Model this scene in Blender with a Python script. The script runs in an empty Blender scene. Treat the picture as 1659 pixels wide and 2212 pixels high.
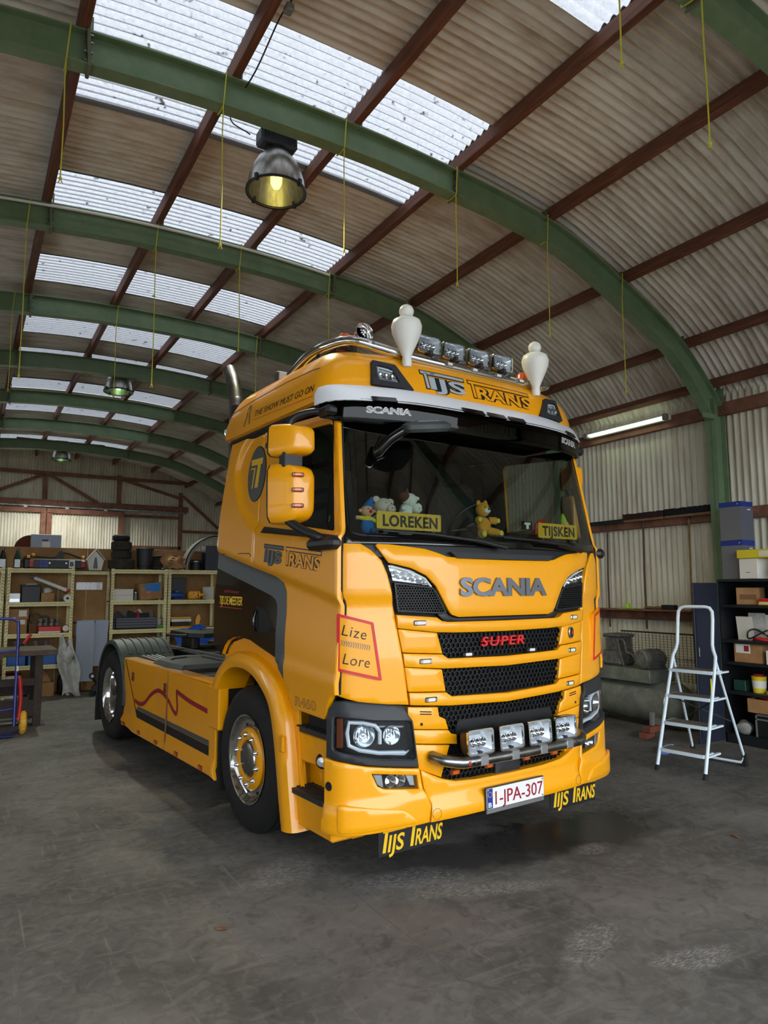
import bpy, bmesh, math, random
from mathutils import Vector, Matrix
from mathutils.geometry import delaunay_2d_cdt
random.seed(7)
PI = math.pi
SC = bpy.context.scene
COL = SC.collection

# ------------------------------------------------------------------ camera, sky, exposure
# world = the hall: X across, Y along the hall to the far gable, Z up; metres; camera over the origin
cd = bpy.data.cameras.new('camera'); cam = bpy.data.objects.new('camera', cd); COL.objects.link(cam)
cd.sensor_fit = 'HORIZONTAL'; cd.sensor_width = 36.0; cd.lens = 1505.15 / 1659 * 36; cd.clip_start = .05; cd.clip_end = 300
PITCH, YAW, ROLL = .11053, .53877, -.00334
fw = Vector((math.sin(YAW)*math.cos(PITCH), math.cos(YAW)*math.cos(PITCH), math.sin(PITCH)))
rt = Vector((math.cos(YAW), -math.sin(YAW), 0)); up = rt.cross(fw)
rt2 = rt*math.cos(ROLL) + up*math.sin(ROLL); up2 = up*math.cos(ROLL) - rt*math.sin(ROLL)
cam.matrix_world = Matrix(((rt2.x, up2.x, -fw.x, 0), (rt2.y, up2.y, -fw.y, 0), (rt2.z, up2.z, -fw.z, 1.6945), (0, 0, 0, 1)))
SC.camera = cam
W = bpy.data.worlds.new('sky'); SC.world = W; W.use_nodes = True
W.node_tree.nodes['Background'].inputs[0].default_value = (.86, .93, 1, 1)
W.node_tree.nodes['Background'].inputs[1].default_value = 5.7
SC.view_settings.view_transform = 'Standard'; SC.view_settings.look = 'None'; SC.view_settings.gamma = 1
SC.view_settings.use_curve_mapping = False
SC.view_settings.exposure = 0.0
SC.cycles.use_denoising = True
SC.cycles.max_bounces = 7; SC.cycles.diffuse_bounces = 3; SC.cycles.glossy_bounces = 3; SC.cycles.transparent_max_bounces = 16
SC.cycles.use_adaptive_sampling = True; SC.cycles.adaptive_threshold = .08
SC.cycles.caustics_reflective = False; SC.cycles.caustics_refractive = False
SC.cycles.sample_clamp_indirect = 6

# ------------------------------------------------------------------ materials
def lin(c):
    return tuple(((x/255)/12.92 if x/255 <= .04045 else ((x/255+.055)/1.055)**2.4) for x in c)
M = {}
def mat(name, rgb, rough=.5, metal=0, coat=0, rgb2=None, scale=6, bump=0, bscale=80, spec=.5, emit=0, stretch=(1, 1, 1), lo=.35, hi=.65, per_object=0, sheen=0):
    m = bpy.data.materials.new(name); m.use_nodes = True; nt = m.node_tree; b = nt.nodes['Principled BSDF']
    b.inputs['Base Color'].default_value = lin(rgb)+(1,); b.inputs['Roughness'].default_value = rough
    b.inputs['Metallic'].default_value = metal; b.inputs['Coat Weight'].default_value = coat; b.inputs['Coat Roughness'].default_value = .04
    b.inputs['Specular IOR Level'].default_value = spec
    if sheen: b.inputs['Sheen Weight'].default_value = sheen
    if emit: b.inputs['Emission Color'].default_value = lin(rgb)+(1,); b.inputs['Emission Strength'].default_value = emit
    if rgb2 or bump or per_object:
        tc = nt.nodes.new('ShaderNodeTexCoord'); mp = nt.nodes.new('ShaderNodeMapping'); mp.inputs['Scale'].default_value = stretch
        nt.links.new(tc.outputs['Object'], mp.inputs['Vector'])
    if rgb2:
        n = nt.nodes.new('ShaderNodeTexNoise'); n.inputs['Scale'].default_value = scale; n.inputs['Detail'].default_value = 4; n.inputs['Roughness'].default_value = .65
        nt.links.new(mp.outputs[0], n.inputs['Vector'])
        r = nt.nodes.new('ShaderNodeValToRGB'); r.color_ramp.elements[0].position = lo; r.color_ramp.elements[1].position = hi
        r.color_ramp.elements[0].color = lin(rgb)+(1,); r.color_ramp.elements[1].color = lin(rgb2)+(1,)
        nt.links.new(n.outputs[0], r.inputs[0]); src = r.outputs[0]
    else:
        src = None
    if per_object:
        oi = nt.nodes.new('ShaderNodeObjectInfo'); hs = nt.nodes.new('ShaderNodeHueSaturation')
        mr = nt.nodes.new('ShaderNodeMapRange'); mr.inputs['To Min'].default_value = 1-per_object; mr.inputs['To Max'].default_value = 1+per_object
        nt.links.new(oi.outputs['Random'], mr.inputs['Value']); nt.links.new(mr.outputs[0], hs.inputs['Value'])
        if src: nt.links.new(src, hs.inputs['Color'])
        else: hs.inputs['Color'].default_value = lin(rgb)+(1,)
        src = hs.outputs[0]
    if src: nt.links.new(src, b.inputs['Base Color'])
    if bump:
        n2 = nt.nodes.new('ShaderNodeTexNoise'); n2.inputs['Scale'].default_value = bscale; n2.inputs['Detail'].default_value = 1
        nt.links.new(mp.outputs[0], n2.inputs['Vector'])
        bp = nt.nodes.new('ShaderNodeBump'); bp.inputs['Strength'].default_value = bump; bp.inputs['Distance'].default_value = .01
        nt.links.new(n2.outputs[0], bp.inputs['Height']); nt.links.new(bp.outputs[0], b.inputs['Normal'])
    M[name] = m; return m
mat('yellow', (246, 166, 0), .34, coat=.5)
mat('yellow_dusty', (214, 140, 8), .38, coat=.5)
mat('black_plastic', (22, 23, 25), .45)
mat('black_gloss', (7, 7, 8), .12, coat=.5)
mat('charcoal', (38, 40, 44), .5)
mat('grey_plastic', (52, 58, 58), .55, rgb2=(66, 72, 70), scale=9)
mat('rubber', (13, 13, 13), .75, rgb2=(20, 20, 19), scale=14, bump=.2, bscale=60)
mat('white_gloss', (240, 243, 248), .25, coat=.4)
mat('white_plastic', (236, 234, 226), .4)
mat('silver_print', (170, 178, 188), .4)
mat('grey_print', (84, 88, 90), .4, metal=.2)
mat('badge', (120, 124, 134), .3, metal=.55)
mat('chrome', (225, 226, 228), .07, metal=1)
mat('steel', (170, 172, 172), .28, metal=1, rgb2=(120, 120, 118), scale=5)
mat('alu', (196, 198, 200), .3, metal=.9)
mat('reflector', (240, 243, 248), .22, metal=.6)
mat('amber', (226, 96, 20), .25, coat=.5)
mat('amber_dark', (120, 52, 14), .3, coat=.5)
mat('red', (206, 34, 36), .4)
mat('dark_red', (150, 22, 40), .4)
mat('plate_white', (232, 230, 226), .4)
mat('plate_red', (150, 22, 40), .45)
mat('plate_blue', (26, 50, 140), .4)
mat('plate_yellow', (232, 186, 30), .42)
mat('black_print', (10, 10, 11), .5)
mat('white_print', (225, 225, 225), .5)
mat('dash', (26, 27, 29), .8)
mat('seat_cloth', (30, 30, 33), .9)
mat('dark_core', (9, 9, 10), .7)
mat('chassis', (24, 24, 26), .6, rgb2=(38, 37, 36), scale=12)
mat('deck', (86, 88, 84), .5, metal=.4, rgb2=(60, 60, 58), scale=20)
# hall
mat('sheet', (226, 221, 210), .8, rgb2=(170, 150, 118), scale=3.2, lo=.42, hi=.85, stretch=(.6, 3, .6), per_object=.10)
mat('wall_sheet', (222, 217, 198), .8, rgb2=(182, 168, 142), scale=2.6, lo=.45, hi=.8, stretch=(2, 2, .35), per_object=.05)
mat('timber', (124, 76, 54), .7, rgb2=(88, 52, 38), scale=5, bump=.15, stretch=(6, .6, 6))
mat('timber_wall', (142, 96, 74), .75, rgb2=(110, 72, 54), scale=5, bump=.15)
mat('green_steel', (122, 144, 110), .5, rgb2=(98, 122, 88), scale=4, coat=.1, lo=.3, hi=.75, spec=.4)
mat('green_rust', (112, 110, 82), .6, rgb2=(84, 92, 66), scale=6)
mat('rope', (206, 198, 60), .7)
mat('lamp_alu', (186, 184, 180), .3, metal=.85, rgb2=(140, 134, 126), scale=6, stretch=(3, 3, .6))
mat('lamp_box', (52, 54, 60), .45)
mat('board', (172, 132, 84), .85, rgb2=(142, 104, 62), scale=3)
mat('rack_yellow', (242, 230, 174), .5, rgb2=(228, 214, 152), scale=14)
mat('rack_board', (92, 70, 50), .8)
mat('ink_hole', (70, 60, 32), .8)
mat('cardboard', (170, 128, 84), .85, rgb2=(150, 110, 70), scale=7)
mat('cardboard_dark', (120, 86, 54), .85)
mat('paper', (226, 222, 212), .8)
mat('blue_print', (38, 124, 196), .6)
mat('ladder_white', (222, 236, 244), .35, coat=.2)
mat('ladder_tread', (96, 84, 74), .8, rgb2=(120, 108, 98), scale=16)
mat('cabinet', (20, 22, 27), .5)
mat('cabinet_blue', (30, 36, 52), .5)
mat('compressor', (124, 128, 116), .55, rgb2=(96, 98, 90), scale=7)
mat('cast_iron', (122, 120, 114), .55, metal=.2, rgb2=(84, 82, 78), scale=18)
mat('wire_dark', (34, 33, 32), .6)
mat('bristle_dark', (24, 26, 24), .95)
mat('bristle_red', (58, 34, 30), .95)
mat('wood_stick', (120, 86, 56), .6, rgb2=(150, 112, 76), scale=9)
mat('stick_dark', (78, 58, 46), .6)
mat('boxgrey', (112, 112, 116), .55)
mat('boxgrey_side', (92, 94, 106), .55)
mat('boxblue', (26, 52, 140), .5)
mat('boxyellow', (226, 206, 40), .55)
mat('blue_paint', (28, 40, 128), .35, coat=.3)
mat('red_paint', (190, 30, 36), .4)
mat('wheel_yellow', (226, 172, 50), .6)
mat('bench', (66, 52, 44), .75, rgb2=(44, 36, 32), scale=8)
mat('bench_top', (104, 88, 76), .8, rgb2=(80, 66, 56), scale=8)
mat('pvc', (116, 116, 112), .5)
mat('grey_sheet', (158, 166, 184), .6)
mat('blue_cloth', (24, 92, 200), .7, rgb2=(18, 72, 170), scale=6)
mat('blue_bin', (24, 96, 176), .45)
mat('film', (206, 206, 202), .3, rgb2=(170, 170, 168), scale=9, bump=.5, bscale=14)
mat('tyre_dusty', (66, 62, 54), .9, rgb2=(46, 43, 38), scale=9, bump=.3, bscale=50)
mat('glass_green', (30, 66, 54), .2, coat=.5)
mat('glass_dark', (28, 34, 32), .2, coat=.5)
mat('motor_blue', (34, 66, 140), .4)
mat('motor_yellow', (236, 166, 20), .45)
mat('skin', (226, 172, 142), .7)
mat('plush_pink', (216, 196, 186), .95, sheen=.3)
mat('plush_white', (230, 230, 222), .95, sheen=.3)
mat('plush_brown', (96, 52, 36), .95)
mat('plush_orange', (222, 152, 36), .95, sheen=.3)
mat('plush_blue', (24, 104, 180), .95)
mat('plush_yellow', (226, 206, 60), .95)
mat('brick', (120, 66, 46), .85)
mat('rag', (96, 112, 170), .9)
mat('yard', (130, 128, 124), .9, rgb2=(104, 102, 98), scale=3)
mat('green_stuff', (60, 150, 60), .6)
mat('lime', (168, 210, 50), .5)
mat('leaf', (120, 76, 44), .8)
mat('emit_cool', (236, 255, 214), .5, emit=5.0)
mat('emit_bulb', (255, 240, 120), .5, emit=3.0)
mat('emit_bulb_green', (190, 255, 160), .5, emit=4.0)

def glass_mat(name, tint, ior=1.5, rough=0.0, mixmin=0.0):
    m = bpy.data.materials.new(name); m.use_nodes = True; nt = m.node_tree; nt.nodes.clear()
    o = nt.nodes.new('ShaderNodeOutputMaterial'); t = nt.nodes.new('ShaderNodeBsdfTransparent'); t.inputs[0].default_value = tint+(1,)
    g = nt.nodes.new('ShaderNodeBsdfGlossy'); g.inputs['Roughness'].default_value = rough
    lw = nt.nodes.new('ShaderNodeLayerWeight'); pw = nt.nodes.new('ShaderNodeMath'); pw.operation = 'POWER'; pw.inputs[1].default_value = 5; nt.links.new(lw.outputs['Facing'], pw.inputs[0])
    f0 = ((ior-1)/(ior+1))**2; f = nt.nodes.new('ShaderNodeMapRange'); f.inputs['To Min'].default_value = f0; f.inputs['To Max'].default_value = 1; nt.links.new(pw.outputs[0], f.inputs['Value'])
    mx = nt.nodes.new('ShaderNodeMixShader')
    nt.links.new(f.outputs[0], mx.inputs[0]); nt.links.new(t.outputs[0], mx.inputs[1]); nt.links.new(g.outputs[0], mx.inputs[2]); nt.links.new(mx.outputs[0], o.inputs[0])
    M[name] = m; return m
glass_mat('windscreen', (.62, .70, .65), 2.0)
glass_mat('side_glass', (.5, .56, .52), 1.55)
glass_mat('visor_smoke', (.05, .05, .055), 1.36)
glass_mat('lens', (.90, .93, .95), 1.5)

def skylight_mat():
    m = bpy.data.materials.new('skylight'); m.use_nodes = True; nt = m.node_tree; nt.nodes.clear(); N = nt.nodes.new; L = nt.links.new
    o = N('ShaderNodeOutputMaterial'); tc = N('ShaderNodeTexCoord')
    n1 = N('ShaderNodeTexNoise'); n1.inputs['Scale'].default_value = 38; n1.inputs['Detail'].default_value = 6; n1.inputs['Roughness'].default_value = .8
    n2 = N('ShaderNodeTexNoise'); n2.inputs['Scale'].default_value = 13; n2.inputs['Detail'].default_value = 3
    L(tc.outputs['Object'], n1.inputs[0]); L(tc.outputs['Object'], n2.inputs[0])
    r1 = N('ShaderNodeValToRGB'); r1.color_ramp.elements[0].position = .3; r1.color_ramp.elements[0].color = (.62, .64, .68, 1); r1.color_ramp.elements[1].position = .6; r1.color_ramp.elements[1].color = (.95, .96, 1, 1)
    r2 = N('ShaderNodeValToRGB'); r2.color_ramp.elements[0].position = .27; r2.color_ramp.elements[0].color = (.10, .09, .08, 1); r2.color_ramp.elements[1].position = .36; r2.color_ramp.elements[1].color = (1, 1, 1, 1)
    L(n1.outputs[0], r1.inputs[0]); L(n2.outputs[0], r2.inputs[0])
    mu = N('ShaderNodeMix'); mu.data_type = 'RGBA'; mu.blend_type = 'MULTIPLY'; mu.inputs[0].default_value = 1
    L(r1.outputs[0], mu.inputs[6]); L(r2.outputs[0], mu.inputs[7])
    tr = N('ShaderNodeBsdfTranslucent'); L(mu.outputs[2], tr.inputs[0])
    tp = N('ShaderNodeBsdfTransparent'); sc = N('ShaderNodeMix'); sc.data_type = 'RGBA'; sc.blend_type = 'MULTIPLY'; sc.inputs[0].default_value = 1; sc.inputs[7].default_value = (.17, .17, .17, 1)
    L(mu.outputs[2], sc.inputs[6]); L(sc.outputs[2], tp.inputs[0])
    df = N('ShaderNodeBsdfDiffuse'); df.inputs[0].default_value = (.45, .45, .45, 1)
    a = N('ShaderNodeMixShader'); a.inputs[0].default_value = .72; L(df.outputs[0], a.inputs[1]); L(tp.outputs[0], a.inputs[2])
    b = N('ShaderNodeMixShader'); b.inputs[0].default_value = .10; L(a.outputs[0], b.inputs[1]); L(tr.outputs[0], b.inputs[2])
    L(b.outputs[0], o.inputs[0]); M['skylight'] = m
skylight_mat()
glass_mat('added_clear_panel', (.24, .24, .235), 1.4)

def floor_mat():
    m = bpy.data.materials.new('concrete'); m.use_nodes = True; nt = m.node_tree; b = nt.nodes['Principled BSDF']; N = nt.nodes.new; L = nt.links.new
    g = N('ShaderNodeNewGeometry')
    def noise(scale, detail=8, rough=.6, vec=None, dist=0):
        n = N('ShaderNodeTexNoise'); n.inputs['Scale'].default_value = scale; n.inputs['Detail'].default_value = detail; n.inputs['Roughness'].default_value = rough; n.inputs['Distortion'].default_value = dist
        L(vec or g.outputs['Position'], n.inputs['Vector']); return n.outputs[0]
    def ramp(src, p0, c0, p1, c1):
        r = N('ShaderNodeValToRGB'); r.color_ramp.elements[0].position = p0; r.color_ramp.elements[0].color = c0; r.color_ramp.elements[1].position = p1; r.color_ramp.elements[1].color = c1; L(src, r.inputs[0]); return r.outputs[0]
    def mix(f, a, bb, mode='MIX'):
        x = N('ShaderNodeMix'); x.data_type = 'RGBA'; x.blend_type = mode
        for s, v in ((0, f), (6, a), (7, bb)):
            if hasattr(v, 'links'): L(v, x.inputs[s])
            else: x.inputs[s].default_value = v
        return x.outputs[2]
    nz5 = noise(5, 5, .65)
    def mask(cx, cy, sx, sy, rot=0):      # soft blob of a spill or a dust patch, broken up by noise
        mp = N('ShaderNodeMapping'); mp.vector_type = 'TEXTURE'; mp.inputs['Location'].default_value = (cx, cy, 0); mp.inputs['Rotation'].default_value = (0, 0, rot); mp.inputs['Scale'].default_value = (sx, sy, 1)
        L(g.outputs['Position'], mp.inputs[0]); le = N('ShaderNodeVectorMath'); le.operation = 'LENGTH'; L(mp.outputs[0], le.inputs[0])
        ad = N('ShaderNodeMath'); ad.operation = 'ADD'; L(le.outputs['Value'], ad.inputs[0]); nn = N('ShaderNodeMath'); nn.operation = 'MULTIPLY'; nn.inputs[1].default_value = 1.3; L(nz5, nn.inputs[0]); L(nn.outputs[0], ad.inputs[1])
        hv = N('ShaderNodeMath'); hv.operation = 'MULTIPLY'; hv.inputs[1].default_value = .5; L(ad.outputs[0], hv.inputs[0])
        return ramp(hv.outputs[0], .62, (1, 1, 1, 1), .86, (0, 0, 0, 1))
    base = ramp(noise(.9, 6, .52, dist=.5), .35, lin((84, 82, 78))+(1,), .68, lin((118, 114, 109))+(1,))
    base = mix(ramp(noise(2.6, 5, .5, dist=1.0), .45, (0, 0, 0, 1), .75, (.55, .55, .55, 1)), base, lin((66, 63, 59))+(1,))
    sp = ramp(noise(95, 2, .5), .66, (0, 0, 0, 1), .8, (.06, .06, .06, 1)); base = mix(sp, base, lin((180, 176, 170))+(1,))
    # streaks dragged by tyres and brooms
    mp = N('ShaderNodeMapping'); mp.inputs['Scale'].default_value = (1.2, 9, 1); mp.inputs['Rotation'].default_value = (0, 0, .9); L(g.outputs['Position'], mp.inputs[0])
    base = mix(ramp(noise(1.3, 5, .55, mp.outputs[0], .8), .56, (0, 0, 0, 1), .74, (.4, .4, .4, 1)), base, lin((140, 134, 126))+(1,))
    base = mix(ramp(noise(9, 6, .62, dist=1.5), .46, (0, 0, 0, 1), .70, (.42, .42, .42, 1)), base, lin((134, 130, 124))+(1,))
    base = mix(ramp(noise(5.5, 6, .6, dist=2.0), .52, (0, 0, 0, 1), .70, (.5, .5, .5, 1)), base, lin((58, 55, 52))+(1,))
    mq = N('ShaderNodeMapping'); mq.inputs['Scale'].default_value = (14, .8, 1); mq.inputs['Rotation'].default_value = (0, 0, -.5); L(g.outputs['Position'], mq.inputs[0])
    base = mix(ramp(noise(2.2, 4, .6, mq.outputs[0], .5), .62, (0, 0, 0, 1), .72, (.35, .35, .35, 1)), base, lin((150, 145, 138))+(1,))
    wet = mask(3.75, 3.72, .85, .42, -.15)
    base = mix(wet, base, lin((44, 42, 40))+(1,))
    oil = mask(2.9, 3.75, .9, .30, -.1)
    base = mix(oil, base, lin((58, 56, 54))+(1,))
    sp2 = ramp(noise(22, 6, .7, mp.outputs[0], .6), .48, (0, 0, 0, 1), .70, (.8, .8, .8, 1))
    for (x, y, sx, sy, ro) in ((1.75, 4.12, .34, .2, .5), (2.35, 3.62, .40, .16, -.3), (2.6, 3.3, .55, .10, -.35), (3.62, 3.42, .16, .1, 0), (2.7, 2.55, .30, .12, .4), (3.0, 2.2, .25, .1, -.2)):
        k = mask(x, y, sx, sy, ro)
        base = mix(mix(1.0, k, sp2, 'MULTIPLY'), base, lin((206, 204, 200))+(1,))
    L(base, b.inputs['Base Color'])
    rr = ramp(noise(2, 4, .5), .3, (.58, .58, .58, 1), .7, (.85, .85, .85, 1)); rr = mix(wet, rr, (.16, .16, .16, 1)); L(rr, b.inputs['Roughness']); b.inputs['Specular IOR Level'].default_value = .3
    bp = N('ShaderNodeBump'); bp.inputs['Strength'].default_value = .05; bp.inputs['Distance'].default_value = .004; L(noise(25, 3, .5), bp.inputs['Height']); L(bp.outputs[0], b.inputs['Normal'])
    M['concrete'] = m
floor_mat()

# ------------------------------------------------------------------ mesh helpers
def link(name, me, m=None, parent=None):
    o = bpy.data.objects.new(name, me); COL.objects.link(o)
    if m and me and not me.materials: me.materials.append(M[m])
    if parent: o.parent = parent
    return o
def tag(o, label=None, cat=None, group=None, kind=None):
    if label: o['label'] = label
    if cat: o['category'] = cat
    if group: o['group'] = group
    if kind: o['kind'] = kind
    return o
def thing(name, label, cat, loc=(0, 0, 0), rz=0, group=None, kind=None):
    o = bpy.data.objects.new(name, None); COL.objects.link(o); o.location = loc; o.rotation_euler = (0, 0, rz); o.empty_display_size = .1
    return tag(o, label, cat, group, kind)
def frames(pts, closed=False):
    n = len(pts); T = []
    for i in range(n):
        a = pts[i-1] if (i > 0 or closed) else pts[0]; b = pts[(i+1) % n] if (i < n-1 or closed) else pts[-1]
        T.append((b-a).normalized())
    u = Vector((0, 0, 1)) if abs(T[0].z) < .9 else Vector((1, 0, 0))
    u = (u - T[0]*u.dot(T[0])).normalized(); U = [u]
    for i in range(1, n):
        u = U[-1] - T[i]*U[-1].dot(T[i]); u = u.normalized() if u.length > 1e-6 else U[-1]; U.append(u)
    return T, U
def catmull(P, n=8, closed=False):
    P = [Vector(p) for p in P]; out = []; N = len(P)
    for i in range(N if closed else N-1):
        b, c = P[i], P[(i+1) % N]
        a = P[i-1] if (i > 0 or closed) else 2*b-c
        d = P[(i+2) % N] if (i+2 < N or closed) else 2*c-b
        for k in range(n):
            t = k/n; out.append(.5*((2*b)+(c-a)*t+(2*a-5*b+4*c-d)*t*t+(3*b-a-3*c+d)*t**3))
    if not closed: out.append(P[-1].copy())
    return out
class MB:
    def __init__(s): s.v = []; s.f = []
    def add(s, vs, fs):
        o = len(s.v); s.v += [Vector(v) for v in vs]; s.f += [tuple(i+o for i in f) for f in fs]; return s
    def box(s, x0, x1, y0, y1, z0, z1, b=0, mtx=None):
        if x1 < x0: x0, x1 = x1, x0
        if y1 < y0: y0, y1 = y1, y0
        if z1 < z0: z0, z1 = z1, z0
        if not b:
            vs = [Vector((x, y, z)) for z in (z0, z1) for y in (y0, y1) for x in (x0, x1)]
            fs = [(0, 2, 3, 1), (4, 5, 7, 6), (0, 1, 5, 4), (2, 6, 7, 3), (0, 4, 6, 2), (1, 3, 7, 5)]
        else:
            b = min(b, (x1-x0)*.49, (y1-y0)*.49, (z1-z0)*.49); X, Y, Z = (x0, x1), (y0, y1), (z0, z1); vs = []; idx = {}
            sg = (1, -1)
            for i in (0, 1):
                for j in (0, 1):
                    for k in (0, 1):
                        for ax in (0, 1, 2):
                            p = [X[i], Y[j], Z[k]]
                            for a2, q in ((0, i), (1, j), (2, k)):
                                if a2 != ax: p[a2] += b*sg[q]
                            idx[(i, j, k, ax)] = len(vs); vs.append(Vector(p))
            fs = []
            I = lambda i, j, k, a: idx[(i, j, k, a)]
            fs.append((I(0,0,0,0), I(0,0,1,0), I(0,1,1,0), I(0,1,0,0))); fs.append((I(1,0,0,0), I(1,1,0,0), I(1,1,1,0), I(1,0,1,0)))
            fs.append((I(0,0,0,1), I(1,0,0,1), I(1,0,1,1), I(0,0,1,1))); fs.append((I(0,1,0,1), I(0,1,1,1), I(1,1,1,1), I(1,1,0,1)))
            fs.append((I(0,0,0,2), I(0,1,0,2), I(1,1,0,2), I(1,0,0,2))); fs.append((I(0,0,1,2), I(1,0,1,2), I(1,1,1,2), I(0,1,1,2)))
            for i in (0, 1):
                for j in (0, 1): fs.append((I(i,j,0,0), I(i,j,0,1), I(i,j,1,1), I(i,j,1,0)))
            for i in (0, 1):
                for k in (0, 1): fs.append((I(i,0,k,0), I(i,0,k,2), I(i,1,k,2), I(i,1,k,0)))
            for j in (0, 1):
                for k in (0, 1): fs.append((I(0,j,k,1), I(0,j,k,2), I(1,j,k,2), I(1,j,k,1)))
            for i in (0, 1):
                for j in (0, 1):
                    for k in (0, 1): fs.append((I(i,j,k,0), I(i,j,k,1), I(i,j,k,2)))
        if mtx: vs = [mtx @ v for v in vs]
        return s.add(vs, fs)
    def tube(s, pts, r, n=8, closed=False, caps=True, flat=None):
        pts = [Vector(p) for p in pts]; T, U = frames(pts, closed); vs = []
        for i, p in enumerate(pts):
            rr = r[i] if isinstance(r, (list, tuple)) else r; w = T[i].cross(U[i])
            for k in range(n):
                a = 2*PI*k/n; vs.append(p + U[i]*(math.cos(a)*rr) + w*(math.sin(a)*rr*(flat or 1)))
        fs = []; m = len(pts)
        for i in range(m if closed else m-1):
            j = (i+1) % m
            for k in range(n): fs.append((i*n+k, i*n+(k+1) % n, j*n+(k+1) % n, j*n+k))
        if caps and not closed: fs.append(tuple(range(n-1, -1, -1))); fs.append(tuple((m-1)*n+k for k in range(n)))
        return s.add(vs, fs)
    def lathe(s, prof, mtx=None, n=32, closed=False, caps=False):
        vs = []; fs = []; m = len(prof)
        for (r, z) in prof:
            for k in range(n): a = 2*PI*k/n; vs.append(Vector((r*math.cos(a), r*math.sin(a), z)))
        for i in range(m if closed else m-1):
            j = (i+1) % m
            for k in range(n): fs.append((i*n+k, i*n+(k+1) % n, j*n+(k+1) % n, j*n+k))
        if caps and not closed:
            if prof[0][0] > 1e-5: fs.append(tuple(range(n-1, -1, -1)))
            if prof[-1][0] > 1e-5: fs.append(tuple((m-1)*n+k for k in range(n)))
        if mtx: vs = [mtx @ v for v in vs]
        return s.add(vs, fs)
    def cyl(s, p0, p1, r, r1=None, n=16):
        return s.tube([p0, p1], [r, r if r1 is None else r1], n)
    def prism(s, poly, fn, d0, d1):      # outline (u,v) -> solid between depths d0 and d1
        n = len(poly); vs = [Vector(fn(u, v, d0)) for u, v in poly] + [Vector(fn(u, v, d1)) for u, v in poly]
        fs = [tuple(range(n)), tuple(range(2*n-1, n-1, -1))] + [(i, n+i, n+(i+1) % n, (i+1) % n) for i in range(n)]
        return s.add(vs, fs)
    def ell(s, c, r, n=14, m=9, mtx=None):
        c = Vector(c); r = (r, r, r) if not hasattr(r, '__len__') else r; vs = [Vector((0, 0, -1))]; fs = []
        for i in range(1, m):
            t = -PI/2+PI*i/m
            for k in range(n): a = 2*PI*k/n; vs.append(Vector((math.cos(t)*math.cos(a), math.cos(t)*math.sin(a), math.sin(t))))
        vs.append(Vector((0, 0, 1)))
        for k in range(n): fs.append((0, 1+(k+1) % n, 1+k)); fs.append((len(vs)-1, 1+(m-2)*n+k, 1+(m-2)*n+(k+1) % n))
        for i in range(m-2):
            for k in range(n): fs.append((1+i*n+k, 1+i*n+(k+1) % n, 1+(i+1)*n+(k+1) % n, 1+(i+1)*n+k))
        vs = [Vector((v.x*r[0], v.y*r[1], v.z*r[2])) for v in vs]
        if mtx: vs = [mtx @ v for v in vs]
        return s.add([v+c for v in vs], fs)
    def grid(s, fn, nu, nv, closed_u=False):
        vs = [Vector(fn(i/nu, j/nv)) for j in range(nv+1) for i in range(nu+1)]
        fs = [(j*(nu+1)+i, j*(nu+1)+i+1, (j+1)*(nu+1)+i+1, (j+1)*(nu+1)+i) for j in range(nv) for i in range(nu)]
        return s.add(vs, fs)
    def mesh(s, name, smooth=35, recalc=True):
        me = bpy.data.meshes.new(name); me.from_pydata([tuple(v) for v in s.v], [], s.f)
        if recalc:
            bm = bmesh.new(); bm.from_mesh(me); bmesh.ops.recalc_face_normals(bm, faces=bm.faces); bm.to_mesh(me); bm.free()
        if smooth:
            me.shade_smooth(); me.set_sharp_from_angle(angle=math.radians(smooth))
        me.update(); return me
    def build(s, name, m, parent=None, smooth=35, mirror=False, recalc=True):
        if mirror: s.v = [Vector((-v.x, v.y, v.z)) for v in s.v]; s.f = [tuple(reversed(f)) for f in s.f]
        return link(name, s.mesh(name, smooth, recalc), m, parent)
def rotm(loc, rx=0, ry=0, rz=0): return Matrix.Translation(loc) @ Matrix.Rotation(rz, 4, 'Z') @ Matrix.Rotation(ry, 4, 'Y') @ Matrix.Rotation(rx, 4, 'X')
def aim(p, d, up=(0, 0, 1)):            # matrix whose Z points along d
    z = Vector(d).normalized(); u = Vector(up)
    if abs(z.dot(u)) > .98: u = Vector((0, 1, 0))
    x = u.cross(z).normalized(); y = z.cross(x)
    return Matrix(((x.x, y.x, z.x, p[0]), (x.y, y.y, z.y, p[1]), (x.z, y.z, z.z, p[2]), (0, 0, 0, 1)))
def copytree(o, parent=None):
    c = o.copy(); COL.objects.link(c)
    if parent: c.parent = parent
    for ch in o.children: copytree(ch, c)
    return c

def inpoly(p, poly):
    x, y = p; r = False; n = len(poly); j = n-1
    for i in range(n):
        xi, yi = poly[i]; xj, yj = poly[j]
        if (yi > y) != (yj > y) and x < (xj-xi)*(y-yi)/(yj-yi)+xi: r = not r
        j = i
    return r
def pdist(p, poly):
    x, y = p; best = 9; n = len(poly)
    for i in range(n):
        x0, y0 = poly[i]; x1, y1 = poly[(i+1) % n]; dx, dy = x1-x0, y1-y0; L2 = dx*dx+dy*dy or 1e-12
        t = max(0, min(1, ((x-x0)*dx+(y-y0)*dy)/L2)); d = math.hypot(x-x0-t*dx, y-y0-t*dy)
        if d < best: best = d
    return best
def dense(poly, step):
    out = []; n = len(poly)
    for i in range(n):
        a, b = poly[i], poly[(i+1) % n]; k = max(1, int(math.hypot(b[0]-a[0], b[1]-a[1])/step))
        for q in range(k): out.append((a[0]+(b[0]-a[0])*q/k, a[1]+(b[1]-a[1])*q/k))
    return out
def area2(poly): return sum(poly[i][0]*poly[(i+1) % len(poly)][1]-poly[(i+1) % len(poly)][0]*poly[i][1] for i in range(len(poly)))
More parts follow.
